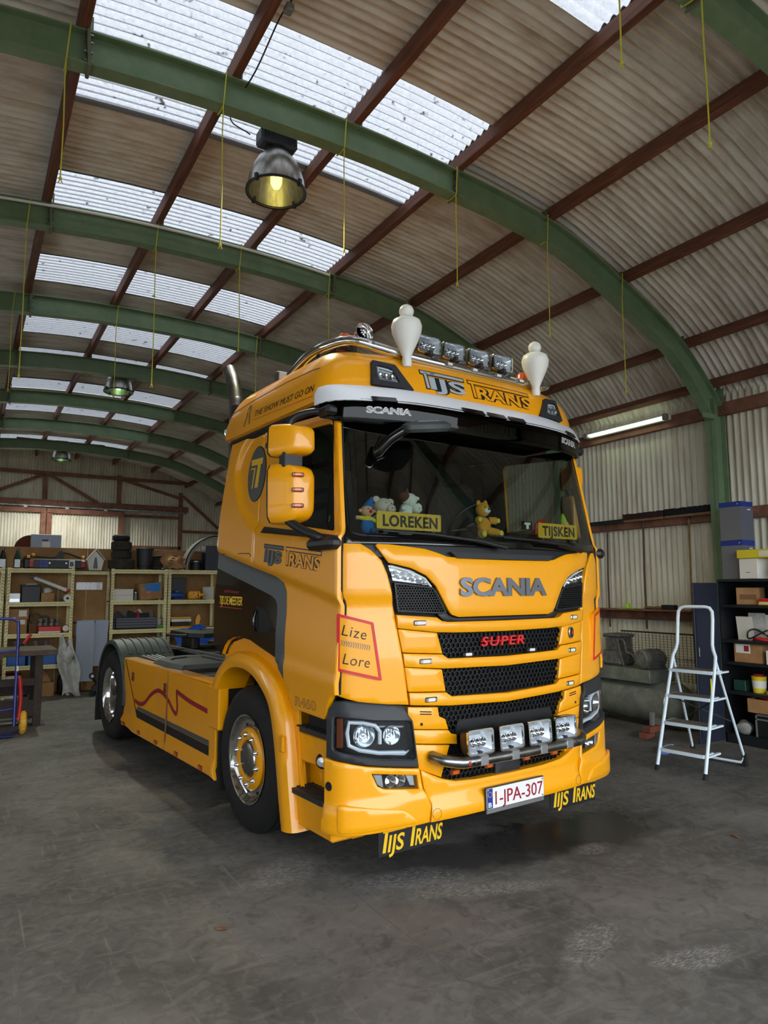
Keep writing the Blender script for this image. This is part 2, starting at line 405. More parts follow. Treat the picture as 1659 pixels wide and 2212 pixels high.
def inset(poly, d):
    if area2(poly) < 0: poly = poly[::-1]
    n = len(poly); out = []
    for i in range(n):
        p0, p1, p2 = Vector(poly[i-1]), Vector(poly[i]), Vector(poly[(i+1) % n])
        e1 = (p1-p0).normalized(); e2 = (p2-p1).normalized(); n1 = Vector((-e1.y, e1.x)); n2 = Vector((-e2.y, e2.x)); b = n1+n2
        b = b.normalized() if b.length > 1e-6 else n1
        out.append(tuple(p1 + b*(d/max(.5, b.dot(n1)))))
    return out
def rounded(poly, r, n=4):
    out = []; N = len(poly)
    for i in range(N):
        a, b, c = Vector(poly[i-1]), Vector(poly[i]), Vector(poly[(i+1) % N])
        rr = r[i] if isinstance(r, (list, tuple)) else r
        d1 = (a-b); d2 = (c-b); q = min(rr, d1.length*.45, d2.length*.45)
        if q < 1e-4: out.append(tuple(b)); continue
        p, s = b+d1.normalized()*q, b+d2.normalized()*q
        for k in range(n+1):
            t = k/n; out.append(tuple(p*(1-t)**2+b*2*t*(1-t)+s*t*t))
    return out
def patch(poly, fn, thick=.02, cell=.04, bev=.004, holes=(), back=True, step=None):
    """panel with the outline poly (u,v) laid on the surface fn(u,v,out); rounded edge, real thickness"""
    step = step or cell
    poly = dense(poly if area2(poly) > 0 else poly[::-1], step); loops = [poly] + [dense(h if area2(h) < 0 else h[::-1], step) for h in holes]
    pts = []; edges = []; kind = []
    def addloop(lp, kd):
        o = len(pts); n = len(lp)
        for p in lp: pts.append(Vector(p)); kind.append(kd)
        edges.extend((o+i, o+(i+1) % n) for i in range(n))
    for lp in loops: addloop(lp, 0)
    if bev:
        addloop(dense(inset(poly, bev), 9), 1)
        for h in holes: addloop(inset(dense(h, step), -bev), 1)
    xs = [p[0] for p in poly]; ys = [p[1] for p in poly]
    nx = int((max(xs)-min(xs))/cell)+1; ny = int((max(ys)-min(ys))/cell)+1
    for i in range(nx+1):
        for j in range(ny+1):
            p = (min(xs)+i*cell, min(ys)+j*cell)
            if inpoly(p, poly) and pdist(p, poly) > cell*.4 and all((not inpoly(p, h)) and pdist(p, h) > cell*.4 for h in loops[1:]): pts.append(Vector(p)); kind.append(2)
    V, Ed, F, ov, oe, of = delaunay_2d_cdt(pts, edges, [], 0, 1e-5)
    kd = [min((kind[i] for i in o), default=2) for o in ov]
    keep = []
    for f in F:
        c = (sum(V[i].x for i in f)/len(f), sum(V[i].y for i in f)/len(f))
        if inpoly(c, poly) and not any(inpoly(c, h) for h in loops[1:]): keep.append(tuple(f))
    mb = MB(); n = len(V)
    vs = [Vector(fn(V[i].x, V[i].y, -bev*.8 if (kd[i] == 0 and bev) else 0)) for i in range(n)]; fs = list(keep)
    if thick:
        vs += [Vector(fn(V[i].x, V[i].y, -thick)) for i in range(n)]
        if back: fs += [tuple(i+n for i in reversed(f)) for f in keep]
        cnt = {}
        for f in keep:
            for a, b in zip(f, f[1:]+f[:1]): cnt[(a, b)] = 1
        fs += [(b, a, a+n, b+n) for (a, b) in cnt if (b, a) not in cnt]
    used = sorted({i for f in fs for i in f}); mp = {q: i for i, q in enumerate(used)}
    return mb.add([vs[q] for q in used], [tuple(mp[i] for i in f) for f in fs])

# ------------------------------------------------------------------ lettering (built-in font turned into solid letters)
_tc = {}
def letters(txt, offset=0.0, spacing=1.0, depth=.02, res=3):
    key = (txt, offset, spacing, depth)
    if key in _tc: return _tc[key]
    cu = bpy.data.curves.new('lettering', 'FONT'); cu.body = txt; cu.size = 1; cu.offset = offset; cu.extrude = depth; cu.resolution_u = res; cu.space_character = spacing
    ob = bpy.data.objects.new('lettering', cu); COL.objects.link(ob); bpy.context.view_layer.update()
    me = bpy.data.meshes.new_from_object(ob.evaluated_get(bpy.context.evaluated_depsgraph_get()))
    vs = [v.co.copy() for v in me.vertices]; fs = [tuple(p.vertices) for p in me.polygons]
    bpy.data.objects.remove(ob); bpy.data.meshes.remove(me); bpy.data.curves.remove(cu)
    _tc[key] = (vs, fs); return vs, fs
def text_mb(txt, u0, u1, v0, v1, fn, out0=.0005, out1=.002, bold=0.0, shear=0.0, spacing=1.0, slope=0.0, mb=None):
    """letters fitted into the box u0..u1, v0..v1 (capital height) on the surface fn; slope tilts the base line"""
    vs, fs = letters(txt, bold, spacing); mb = mb or MB()
    if not vs: return mb
    x0 = min(v.x for v in vs); x1 = max(v.x for v in vs)
    y0, y1 = -bold*.5, .73+bold*.5
    pts = []
    for v in vs:
        a = (v.x-x0)/(x1-x0); b = (v.y-y0)/(y1-y0)
        u = u0+(u1-u0)*a; w = v0+(v1-v0)*b
        u += shear*(w-v0)*(1 if u1 > u0 else -1)
        w += slope*(u-u0)
        pts.append(Vector(fn(u, w, out1 if v.z > 0 else out0)))
    return mb.add(pts, fs)
# ================================================================== THE HALL
XC = 2.25; Y0, Y1 = -2.6, 23.98; XL, XR = -3.62, 8.12
HALF = [(0, 6.03), (.57, 6.025), (1.13, 6.0), (1.7, 5.955), (2.47, 5.87), (3.23, 5.71), (4.16, 5.34), (4.98, 4.93), (5.36, 4.65), (5.72, 4.30), (5.95, 4.02)]
_pf = [(-p.x, p.y) for p in catmull([(a, b, 0) for a, b in HALF], 10)][::-1]; PROF = _pf + [(-a, b) for a, b in _pf[::-1][1:]]
def zr(dx):
    for (a, za), (b, zb) in zip(PROF, PROF[1:]):
        if a <= dx <= b: return za+(zb-za)*(dx-a)/(b-a)
    return PROF[0][1]
def roofp(dx, off=0):                   # point of the roof section, off along the outward normal
    e = .03; d = (zr(min(5.94, dx+e))-zr(max(-5.94, dx-e)))/(2*e); n = Vector((-d, 1)).normalized()
    return XC+dx+n.x*off, zr(max(-5.95, min(5.95, dx)))+n.y*off

# --- floor
flo = thing('floor', 'dark stained concrete hall floor cast in two slabs', 'floor', kind='structure')
for a, b in ((XL-.1, 1.957), (1.963, XR+.1)):
    MB().box(a, b, Y0-.2, Y1+.1, -.15, 0).build('floor_slab', 'concrete', flo, smooth=0)
MB().box(1.9, 2.02, Y0-.2, Y1+.1, -.14, -.0015).build('joint_filler', 'boxgrey', flo, smooth=0)
tag(MB().box(-60, 60, -70, Y0-.2, -.2, -.02).build('ground', 'yard', None, 0), 'pale yard paving outside the open hall end', 'ground', kind='structure')

# --- roof: corrugated sheets between the purlins, clear sheets in the three middle bays
ceil = thing('ceiling', 'curved roof of corrugated sheets with rows of clear roof lights', 'ceiling', kind='structure')
PURL = [-5.25, -4.15, -2.97, -1.73, -.57, .57, 1.73, 2.97, 4.15, 5.25]
BAYS = [-5.95]+PURL+[5.95]
WL, AMP = .09, .022
YB = [-2.62, -1.6, -.6, .4, 1.3, 2.35, 3.41, 4.64, 5.43, 6.23, 7.43, 8.4, 9.5, 10.4, 11.75, 12.65, 13.46, 14.3, 15.5, 16.35, 17.75, 18.5, 19.5, 20.2, 21.5, 22.4, 23.3, 24.0]
CLEAR = {(-.6, .4), (2.35, 3.41), (4.64, 5.43), (5.43, 6.23), (7.43, 8.4), (9.5, 10.4), (11.75, 12.65), (13.46, 14.3), (15.5, 16.35), (17.75, 18.5), (19.5, 20.2), (21.5, 22.4)}
for bi in range(len(BAYS)-1):
    d0, d1 = BAYS[bi], BAYS[bi+1]; mid = abs(d0+d1) < 2.4 and abs(d0) < 1.8 and abs(d1) < 1.8
    for si in range(len(YB)-1):
        ya, yb = YB[si], YB[si+1]; clear = mid and (ya, yb) in CLEAR
        lift = .006*(si % 2)+.003*(bi % 2); nv = int((yb-ya+.04)/WL*6); mb = MB()
        def fn(u, v):
            dx = d0-.02+(d1-d0+.04)*u; y = ya-.02+(yb-ya+.04)*v
            x, z = roofp(max(-5.95, min(5.95, dx)), .02+lift+AMP*math.cos(2*PI*y/WL)); return (x, y, z)
        mb.grid(fn, 3, nv).build('clear_sheet' if clear else 'roof_sheet', 'skylight' if clear else 'sheet', ceil, smooth=60, recalc=False)
for p in PURL+[-5.72, 5.72]:
    x, z = roofp(p, -.075); dxn = roofp(p, 0); nx, nz = dxn[0]-x, dxn[1]-z; a = math.atan2(nx, nz)
    mb = MB(); mb.box(-.035, .035, Y0, Y1, -.075, .07, .004, mtx=Matrix.Translation((x, 0, z)) @ Matrix.Rotation(a, 4, 'Y'))
    mb.build('purlin', 'timber', ceil, smooth=0)

# --- green steel arches
RIBY = [-.14+2.68*k for k in range(9)]
def sweep(mb, dxs, o0, o1, ya, yb):
    P = [(roofp(d, o0), roofp(d, o1)) for d in dxs]; vs = []; n = len(P)
    for (a, b) in P: vs += [(a[0], ya, a[1]), (a[0], yb, a[1]), (b[0], yb, b[1]), (b[0], ya, b[1])]
    fs = [(0, 1, 2, 3), ((n-1)*4+3, (n-1)*4+2, (n-1)*4+1, (n-1)*4)]
    for i in range(n-1):
        for k in range(4): fs.append((i*4+k, i*4+(k+1) % 4, (i+1)*4+(k+1) % 4, (i+1)*4+k))
    mb.add(vs, fs)
def ibeam(dxs):
    mb = MB(); sweep(mb, dxs, -.15, -.165, -.065, .065); sweep(mb, dxs, -.405, -.42, -.065, .065); sweep(mb, dxs, -.16, -.41, -.006, .006); return mb
def rng(a, b, n): return [a+(b-a)*i/n for i in range(n+1)]
def make_arch():
    r = bpy.data.objects.new('trim_1', None); COL.objects.link(r)
    ibeam(rng(-1.70, 1.70, 8)).build('beam', 'green_steel', r, 20)
    for s in (-1, 1):
        ibeam([s*d for d in rng(1.72, 5.92, 24)]).build('curved_beam', 'green_steel', r, 40)
        x0 = XC+s*5.62; x1 = XC+s*5.83; mb = MB()
        mb.box(x0, x0+s*.014, -.065, .065, 0, 4.05); mb.box(x1-s*.014, x1, -.065, .065, 0, 4.25); mb.box(x0, x1, -.005, .005, 0, 4.1)
        mb.build('column', 'green_steel', r, 0)
        mb = MB(); a = roofp(s*1.71, -.14); b = roofp(s*1.71, -.44)
        for dy in (0,):
            mb.box(-.012, .012, -.08, .08, -.15, .15, mtx=Matrix.Translation(((a[0]+b[0])/2, 0, (a[1]+b[1])/2)) @ Matrix.Rotation(s*.06, 4, 'Y'))
        mb.build('end_plate', 'green_rust', r, 0)
        for dy in (-.05, .05):
            for dz in (-.1, -.03, .05, .11):
                MB().cyl(((a[0]+b[0])/2-.03, dy, (a[1]+b[1])/2+dz), ((a[0]+b[0])/2+.03, dy, (a[1]+b[1])/2+dz), .011, n=6).build('bolt', 'steel', r, 0)
        mb = MB(); mb.box(x0-s*.25, x0+s*.02, -.07, -.055, 3.78, 3.84, mtx=None); mb.build('knee_plate', 'green_steel', r, 0)
    for p in PURL:
        if abs(p) < 1.8:
            x, z = roofp(p+.055, -.15); MB().box(x-.005, x+.005, -.05, .05, z-.02, z+.12).build('cleat', 'green_steel', r, 0)
        else:
            s = 1 if p > 0 else -1; x, z = roofp(p-s*.05, -.15); MB().box(x-.005, x+.005, -.05, .05, z-.02, z+.09).build('cleat', 'green_rust', r, 0)
    return r
arch0 = make_arch()
ORD = ['above the place of the photographer', 'over the top of the picture in front of the yellow truck', 'first one crossing the whole ceiling, a lamp under it', 'second one crossing the ceiling, a white pipe along it', 'third one crossing the ceiling behind the exhaust stack', 'fourth one crossing the ceiling, carrying the middle lamp', 'fifth one crossing the ceiling, pale green', 'sixth one crossing the ceiling', 'last one before the far gable']
for k, y in enumerate(RIBY):
    o = arch0 if k == 0 else copytree(arch0); o.name = 'trim_%d' % (k+1); o.location = (0, y, 0)
    tag(o, 'green steel roof arch, '+ORD[k], 'arch', 'green steel arches', 'structure')

# --- corrugated walls
def corr_wall(name, label, run, fixed, a0, a1, top, base=0.0, axis='x', gaps=(), W_=1.0, m='wall_sheet'):
    w = thing(name, label, 'wall', kind='structure'); n = max(1, round((a1-a0)/W_)); st = (a1-a0)/n
    for i in range(n):
        s0, s1 = a0+i*st, a0+(i+1)*st; zones = [(base, None)]
        for (g0, g1, gz0, gz1) in gaps:
            if s0 < g1-.01 and s1 > g0+.01: zones = [(z0, z1) for (z0, z1) in ((base, gz0), (gz1, None)) if z1 is None or z1 > z0+.02]
        for (z0, z1) in zones:
            def fn(u, v):
                s = s0-.015+(s1-s0+.03)*u; s = max(a0, min(a1, s)); t = top(s) if z1 is None else z1; z = z0+(t-z0)*v; f = fixed+.018*math.cos(2*PI*s/.088)+.004*(i % 2)
                return (f, s, z) if axis == 'y' else (s, f, z)
            MB().grid(fn, int((s1-s0)/.088*7), 4).build('wall_sheet', m, w, smooth=70, recalc=False)
    return w
wr = corr_wall('wall_right', 'pale corrugated side wall with brown timber rails', None, XR, Y0, Y1, lambda s: 4.2, axis='y')
wl = corr_wall('wall_left', 'pale corrugated side wall out of the picture', None, XL, Y0, Y1, lambda s: 4.2, axis='y', gaps=((-.6, 9.6, 1.2, 3.2),))
wb = corr_wall('wall_back', 'far corrugated gable wall with brown timber framing and sliding doors', None, Y1, XL, XR, lambda s: zr(s-XC)+.02, gaps=((-3.0, -.7, -1, 3.9),))  # unseen gap at the left end, added so sky light reaches the rear
wf = corr_wall('wall_front', 'corrugated gable wall behind the photographer with a wide open doorway', None, Y0, XL, XR, lambda s: zr(s-XC)+.02, gaps=((-2.7, 7.3, -1, 4.4),))
for i in range(10):          # unseen clear sheets, added to let daylight in from the left side
    y = -.6+1.02*i
    MB().grid(lambda u, v: (XL+.018*math.cos(2*PI*(y+1.05*u)/.088), y-.01+1.05*u, 1.18+2.04*v), 84, 4).build('clear_sheet', 'added_clear_panel', wl, 70, recalc=False)
for z, h in ((3.93, .16), (2.60, .14), (1.33, .12)):
    MB().box(XR-.095, XR-.02, Y0+.1, Y1-.02, z-h/2, z+h/2, .004).build('rail', 'timber_wall', wr, 0)
    MB().box(XL+.02, XL+.095, Y0+.1, Y1-.02, z-h/2, z+h/2, .004).build('rail', 'timber_wall', wl, 0)
def beam(x0, z0, x1, z1, w=.09, d=.08, m='timber_wall', name='timber', par=None, y=Y1-.03):
    L = math.hypot(x1-x0, z1-z0); a = math.atan2(z1-z0, x1-x0)
    return MB().box(0, L, -d, 0, -w/2, w/2, .004, mtx=Matrix.Translation((x0, y, z0)) @ Matrix.Rotation(-a, 4, 'Y')).build(name, m, par or wb, 0)
beam(-2.0, 5.37, 6.6, 5.33, .11)
for c in ((1.98, 5.33, .2, 4.5), (2.03, 5.34, 3.53, 4.5), (4.25, 5.32, 6.12, 4.82), (6.25, 4.9, 7.5, 3.84), (1.95, 5.33, 1.97, 4.5), (4.17, 5.45, 4.17, 0), (6.18, 5.0, 6.18, 0), (4.31, 4.13, 6.1, 4.13), (6.26, 3.68, 8.0, 3.67), (4.3, 3.11, 6.2, 3.11), (6.26, 2.4, 8.0, 2.4), (7.95, 3.9, 7.95, 0), (-1.8, 5.4, -1.8, 0)):
    beam(*c, w=.13 if abs(c[0]-c[2]) < .1 else .09, d=.07)
beam(-1.9, 4.41, 6.42, 4.42, .18, .06, y=Y1-.11)
MB().box(-1.9, 6.35, Y1-.24, Y1-.17, 4.26, 4.32, .01).build('door_track', 'steel', wb, 0)
dr = thing('door_1', 'corrugated sliding door with reddish timber frame in the far gable', 'door', kind='structure')
for (a, b) in ((-.3, 2.02), (2.04, 4.31)):
    MB().grid(lambda u, v: (a+.05+(b-a-.1)*u, Y1-.2+.016*math.cos(2*PI*(a+(b-a)*u)/.088), .08+4.05*v), 180, 3).build('door_sheet', 'wall_sheet', dr, 70, recalc=False)
    for c in ((a, 4.15, b, 4.16), (a, .1, b, .1), (a, 2.1, b, 2.1), (a+.075, 0, a+.075, 4.1), (b-.075, 0, b-.075, 4.1)): beam(*c, w=.15, d=.05, par=dr, y=Y1-.225, name='door_frame')
    for k in (.25, .75): MB().box(a+(b-a)*k-.05, a+(b-a)*k+.05, Y1-.25, Y1-.22, 4.2, 4.27).build('roller', 'alu', dr, 0)

# --- yellow cords tied round the arches
CORD = [(.42, 5.15, 5.6, 4.59), (1.58, 5.15, 5.66, 4.40), (2.68, 5.15, 5.68, 4.64), (3.91, 5.15, 5.6, 4.62), (5.11, 5.15, 5.42, 4.34), (6.25, 5.15, 4.98, 3.89),
        (.35, 7.82, 5.58, 3.87), (1.66, 7.82, 5.64, 3.97), (2.65, 7.82, 5.62, 4.55), (3.85, 7.82, 5.6, 4.82), (3.88, 2.47, 5.43, 4.48), (3.08, 2.47, 5.6, 4.7), (3.86, 10.5, 5.55, 4.9), (.35, 10.5, 5.55, 4.4), (1.7, 10.5, 5.6, 4.5), (5.05, 7.82, 5.4, 4.6)]
for i, (x, y, z1, z0) in enumerate(CORD):
    where = 'nearest arch' if y < 3 else 'first full arch' if y < 6 else 'second full arch' if y < 9 else 'third full arch'
    fx = {.35: 'left end of the', .42: 'left end of the'}.get(x, '')
    seq = ['', 'second', 'third', 'fourth', 'fifth', 'sixth']
    grp = [c for c in CORD if c[1] == y]; grp.sort(); k = [c[0] for c in grp].index(x)
    lab = 'thin yellow cord hanging from the %s, %s' % (where, ['leftmost of them', 'second from the left', 'third from the left', 'fourth from the left', 'fifth from the left', 'rightmost of them'][k if k < len(grp)-1 or len(grp) == 6 else 5] if len(grp) > 1 else 'the only one there')
    t = thing('cord', lab, 'cord', (x, y, z0), 0, 'yellow cords on the arches'); h = z1-z0; mb = MB()
    mb.tube([(0, 0, 0), (.004, 0, h*.4), (-.003, 0, h*.75), (0, 0, h-.12)], .005, 6); mb.build('strand', 'rope', t)
    zt = roofp(x-XC, -.14)[1]-z0; zb_ = roofp(x-XC, -.43)[1]-z0; ry = min(RIBY, key=lambda q: abs(q-y))-y
    mb = MB(); mb.tube([(0, ry-.075, zb_), (.02, ry-.075, zt), (.02, ry+.075, zt), (0, ry+.075, zb_), (0, ry, zb_-.012)], .005, 6, closed=True); mb.tube([(0, 0, h-.13), (0, ry-.07, zb_-.01)], .005, 6); mb.build('loop', 'rope', t)
    mb = MB(); mb.ell((0, 0, 0), .013, 8, 5); mb.tube([(0, 0, 0), (.015, 0, -.03)], .004, 5); mb.tube([(0, 0, 0), (-.012, 0, -.035)], .004, 5); mb.build('knot', 'rope', t)

# --- lamps
def highbay(x, y, z, label, bulb, watt, col):
    t = thing('high_bay_lamp', label, 'lamp', (x, y, z), 0, 'high bay lamps'); R0 = .255
    prof = [(R0+.008, -.01), (R0+.008, .012), (R0, .02), (.245, .10), (.215, .20), (.165, .29), (.115, .345), (.085, .36)]
    inner = [(.08, .355), (.11, .335), (.16, .28), (.208, .195), (.238, .1), (R0-.006, .015), (R0-.006, -.01)]
    MB().lathe(prof+inner, n=40, closed=True).build('reflector', 'lamp_alu', t)
    MB().lathe([(R0-.014, -.004), (R0+.012, -.016), (R0+.014, .004), (R0+.004, .012)], n=40, closed=True).build('rim', 'black_plastic', t)
    for k in range(4):
        a = .5+k*PI/2; MB().box(-.014, .014, -.02, .012, -.022, .035, mtx=Matrix.Translation((R0*math.cos(a), R0*math.sin(a), 0)) @ Matrix.Rotation(a+PI/2, 4, 'Z')).build('clip', 'charcoal', t, 0)
    MB().lathe([(.0, .03), (.03, .035), (.05, .08), (.05, .14), (.03, .22), (.02, .3), (0, .3)], n=20).build('bulb', bulb, t)
    MB().lathe([(.085, .35), (.1, .36), (.1, .39), (.07, .40)], n=24).build('collar', 'black_plastic', t)
    mb = MB(); mb.box(-.17, .17, -.085, .085, .40, .54, .02); mb.build('gear_box', 'lamp_box', t, 0)
    mb = MB(); mb.box(-.13, -.09, -.1, .1, .42, .52, .01); mb.box(.09, .13, -.1, .1, .42, .52, .01); mb.build('fin', 'charcoal', t, 0)
    zt = roofp(x-XC, -.15)[1]-z; mb = MB()
    mb.tube([(0, 0, .54), (0, 0, zt+.02)], .012, 8); mb.box(-1.15, 1.15, -.015, .015, zt-.03+.04, zt+.06); mb.build('hanger_bar', 'wire_dark', t, 0)
    l = bpy.data.lights.new('bulb_light', 'SPOT'); l.spot_size = 2.5; l.spot_blend = .5; l.energy = watt; l.color = col; l.shadow_soft_size = .05
    lo = bpy.data.objects.new('bulb_light', l); COL.objects.link(lo); lo.parent = t; lo.location = (0, 0, -.03)
    return t
highbay(2.17, 5.47, 5.19, 'dome lamp with bright yellow glow under the first full green arch', 'emit_bulb', 200, (1, .92, .55))
highbay(2.27, 13.5, 5.40, 'dome lamp with pale green glow in the middle of the hall', 'emit_bulb_green', 420, (.92, 1, .86))
highbay(2.15, 21.55, 5.40, 'small distant dome lamp near the far gable', 'emit_bulb_green', 420, (1, 1, .95))

t = thing('fluorescent_lamp', 'lit fluorescent batten lamp fixed under the eaves of the right wall', 'lamp', (XR-.16, 6.6, 3.94))
MB().box(.0, .06, -.72, .72, .0, .075, .01).build('housing', 'white_plastic', t, 0)
MB().tube([(-.04, -.64, .035), (-.04, .64, .035)], .019, 12).build('tube', 'emit_cool', t)
for s in (-1, 1): MB().box(-.075, .0, s*.66, s*.725, -.005, .08, .012).build('end_cap', 'pvc', t, 0)
mb = MB(); mb.tube([(-.03, -.66, .037), (-.03, .66, .037)], .047, 14, caps=False); mb.build('diffuser', 'lens', t)

# --- cables and conduit
tag(MB().tube([(roofp(d, -.20)[0], 7.81, roofp(d, -.20)[1]) for d in rng(-3, 1.62, 24)], .016, 8).build('conduit', 'white_plastic'), 'white plastic conduit running along the second full green arch', 'pipe')
mb = MB(); x, z = roofp(-.52, -.06); mb.tube(catmull([(x+.05, 3.3, z), (x+.06, 4.2, z-.05), (x+.06, 4.5, z-.02), (x+.06, 5.0, z-.10), (x+.05, 5.6, z-.12), (x+.2, 5.5, z-.3)], 6), .006, 6)
t = thing('power_cable', 'dark cable clipped along a roof purlin down to the nearest dome lamp', 'cable'); mb.build('strand', 'wire_dark', t)
MB().box(x+.03, x+.09, 4.28, 4.36, z-.11, z-.05, .01).build('junction_box', 'pvc', t, 0)
# ================================================================== THE TRUCK (its own frame: nose towards -Y, ground at Z 0)
TRUCK = thing('truck', 'large yellow tractor truck with black grilles, parked in the middle of the hall', 'truck', (3.0731, 3.518, 0), math.radians(4.3))
PLAN = [(0, .052), (.3, .055), (.5, .062), (.7, .08), (.88, .118), (1.02, .155), (1.11, .19), (1.165, .235), (1.19, .29), (1.2, .36), (1.2, .6)]
_pc = catmull([(a, b, 0) for a, b in PLAN], 12); _sl = [0]
for a, b in zip(_pc, _pc[1:]): _sl.append(_sl[-1]+(b-a).length)
def plan(s):
    sg = -1 if s < 0 else 1; s = min(abs(s), _sl[-1]-1e-6)
    for i in range(len(_sl)-1):
        if s <= _sl[i+1]:
            t = (s-_sl[i])/(_sl[i+1]-_sl[i]); p = _pc[i]*(1-t)+_pc[i+1]*t; d = (_pc[i+1]-_pc[i]).normalized(); break
    return sg*p.x, p.y, sg*d.y, -d.x           # x, y, outward normal
def plan_y(x):
    x = abs(x)
    for a, b in zip(_pc, _pc[1:]):
        if a.x <= x <= b.x and b.x > a.x: return a.y+(b.y-a.y)*(x-a.x)/(b.x-a.x)
    return .36
def sst(a, b, x): t = max(0, min(1, (x-a)/(b-a))); return t*t*(3-2*t)
def F(s, z, o):                              # front skin
    x, y, nx, ny = plan(s); return (x+nx*o, y+ny*o+max(0, z-1.9)*.25, z)
def FC(s, z, o):                             # corner panel: pressed crease that runs on from the door
    d = z-1.66; h = -.022*sst(0, -.05, d)*(1-sst(-.06, -.42, d)) if d < 0 else 0
    return F(s, z, o+h)
def FB(s, z, o):                             # bumper: bulges below a crease
    return F(s, z, o+.02+.03*sst(.47, .41, z))
def FBC(s, z, o): return F(s, z, o+.02)
def FR(o0): return lambda s, z, o: F(s, z, o+o0)
def sym(pts): return pts+[(-a, b) for a, b in reversed(pts)]
def mir(pts): return [(-a, b) for a, b in reversed(pts)]
def panel(name, pts, fn, m, par=None, thick=.02, cell=.05, bev=.004, holes=(), smooth=40, both=False, r=0):
    par = par or TRUCK
    if r: pts = rounded(pts, r, 3)
    o = patch(pts, fn, thick, cell, bev, holes).build(name, m, par, smooth)
    if both: patch(mir(pts), fn, thick, cell, bev, [mir(h) for h in holes]).build(name, m, par, smooth)
    return o
def hexmesh(poly, fn, a=.019, wall=.0022, depth=.012, out=0):
    """honeycomb grille clipped to an outline: ring for every cell, walls a few mm thick"""
    mb = MB(); xs = [p[0] for p in poly]; ys = [p[1] for p in poly]; dx = a*math.sqrt(3)*1.0; dy = a*1.5; j = 0; y = min(ys)
    while y < max(ys):
        x = min(xs)+(dx/2 if j % 2 else 0)
        while x < max(xs):
            if inpoly((x, y), poly):
                vs = []; fs = []
                for rr, o in ((a, out-depth), (a, out), (a-wall, out), (a-wall, out-depth)):
                    for k in range(6): t = PI/6+k*PI/3; vs.append(fn(x+rr*math.cos(t), y+rr*.92*math.sin(t), o))
                for k in range(6):
                    q = (k+1) % 6; fs += [(6+k, 6+q, 12+q, 12+k), (12+k, 12+q, 18+q, 18+k)]
                mb.add(vs, fs)
            x += dx
        y += dy*.92; j += 1
    return mb
def marker(par, c, n, w, h, lens, base='black_plastic', name='marker_lamp', d=.012, up_=(0, 0, 1)):
    """small side or position lamp: dark base and bright lens, facing n"""
    mt = aim(c, n, up_); mb = MB(); mb.box(-w/2, w/2, -h/2, h/2, -.012, d*.7, .006, mtx=mt); b = mb.build(name, base, par, 0)
    mb = MB(); mb.box(-w*.29, w*.29, -h*.36, h*.36, 0, d, .003, mtx=mt); mb.build('lens', lens, b, 0)
    return b
def fpt(s, z, o=0, fn=F): p = Vector(fn(s, z, o)); x, y, nx, ny = plan(s); return p, Vector((nx, ny, 0))

# ---- core that closes the cab behind its panels
mb = MB()
def core(z0, z1, y1, dd):
    ring = [(plan(s)[0]-plan(s)[2]*dd, plan(s)[1]-plan(s)[3]*dd) for s in [1.25*i/14 for i in range(-14, 15)]]; ring = [(x, y) for x, y in ring]
    ring = ring+[(1.2-dd, y1), (-1.2+dd, y1)]; n = len(ring)
    mb.add([(x, y, z0) for x, y in ring]+[(x, y, z1) for x, y in ring], [tuple(range(n)), tuple(range(2*n-1, n-1, -1))]+[(i, (i+1) % n, n+(i+1) % n, n+i) for i in range(n)])
core(1.36, 1.93, 2.04, .055); core(.66, 1.38, .72, .10)
mb.build('cab_core', 'dark_core', TRUCK, 30)

# ---- nose panels
HB = [(-.905, 1.853), (-.76, 1.823), (-.65, 1.778), (-.58, 1.713), (-.489, 1.566), (-.462, 1.536), (-.41, 1.521)]
hatch = [(0, 1.884), (-.30, 1.887), (-.49, 1.896), (-.575, 1.922), (-.65, 1.941), (-.962, 1.972), (-.98, 1.955), (-.945, 1.903)]+HB
hatch = hatch+[(-a, b) for a, b in reversed(hatch[1:])]
hp_ = panel('front_hatch', hatch, FR(.004), 'yellow', cell=.06, bev=.006)
def fhs(s, z, o): return F(s, z, o+.005)
text_mb('SCANIA', -.405, .385, 1.652, 1.772, fhs, 0, .014, bold=.04, spacing=.97).build('badge', 'badge', hp_, 25)
panel('headline_lamp', [(-.895, 1.843), (-.76, 1.813), (-.655, 1.768), (-.605, 1.714), (-.866, 1.743)], FR(-.004), 'lens', thick=.004, cell=.05, both=True)
for s in (-1, 1):
    pl = [(s*a, b) for a, b in [(-.89, 1.838), (-.76, 1.809), (-.66, 1.768), (-.615, 1.722), (-.86, 1.748)]]
    o = patch(pl, FR(-.045), .01, .03, 0).build('lamp_back', 'reflector', TRUCK)
    for i in range(5):
        u = .86-.05*i; p, n = fpt(s*u, 1.785-.008*i-.012*(i > 3), -.04); MB().lathe([(.001, 0), (.013, .006), (.022, .022), (.024, .026), (.02, .024), (0, .004)], aim(p, n), 12).build('lamp_cup', 'chrome', o)
    mb = MB(); mb.tube([fpt(s*a, b-.008, -.012)[0] for a, b in [(-.885, 1.84), (-.76, 1.81), (-.655, 1.765), (-.61, 1.717)]], .006, 6); mb.build('light_guide', 'white_plastic', o)
smesh = [(-.868, 1.736), (-.606, 1.708), (-.575, 1.685), (-.497, 1.552), (-.53, 1.541), (-.848, 1.558)]
panel('grille_back', [(-.90, 1.85), (-.76, 1.83), (-.6, 1.76), (-.45, 1.50), (-.86, 1.50)], FR(-.05), 'dark_core', thick=.01, cell=.08, bev=0, both=True)
panel('grille_surround', smesh, FR(-.002), 'black_plastic', thick=.03, cell=.06, holes=[inset(smesh, .012)], bev=.002, both=True)
for pl in (smesh, mir(smesh)): tag(hexmesh(inset(pl, .006), F, .011, .002, .012, -.006).build('honeycomb', 'black_plastic', TRUCK, 0, recalc=False), kind='stuff')
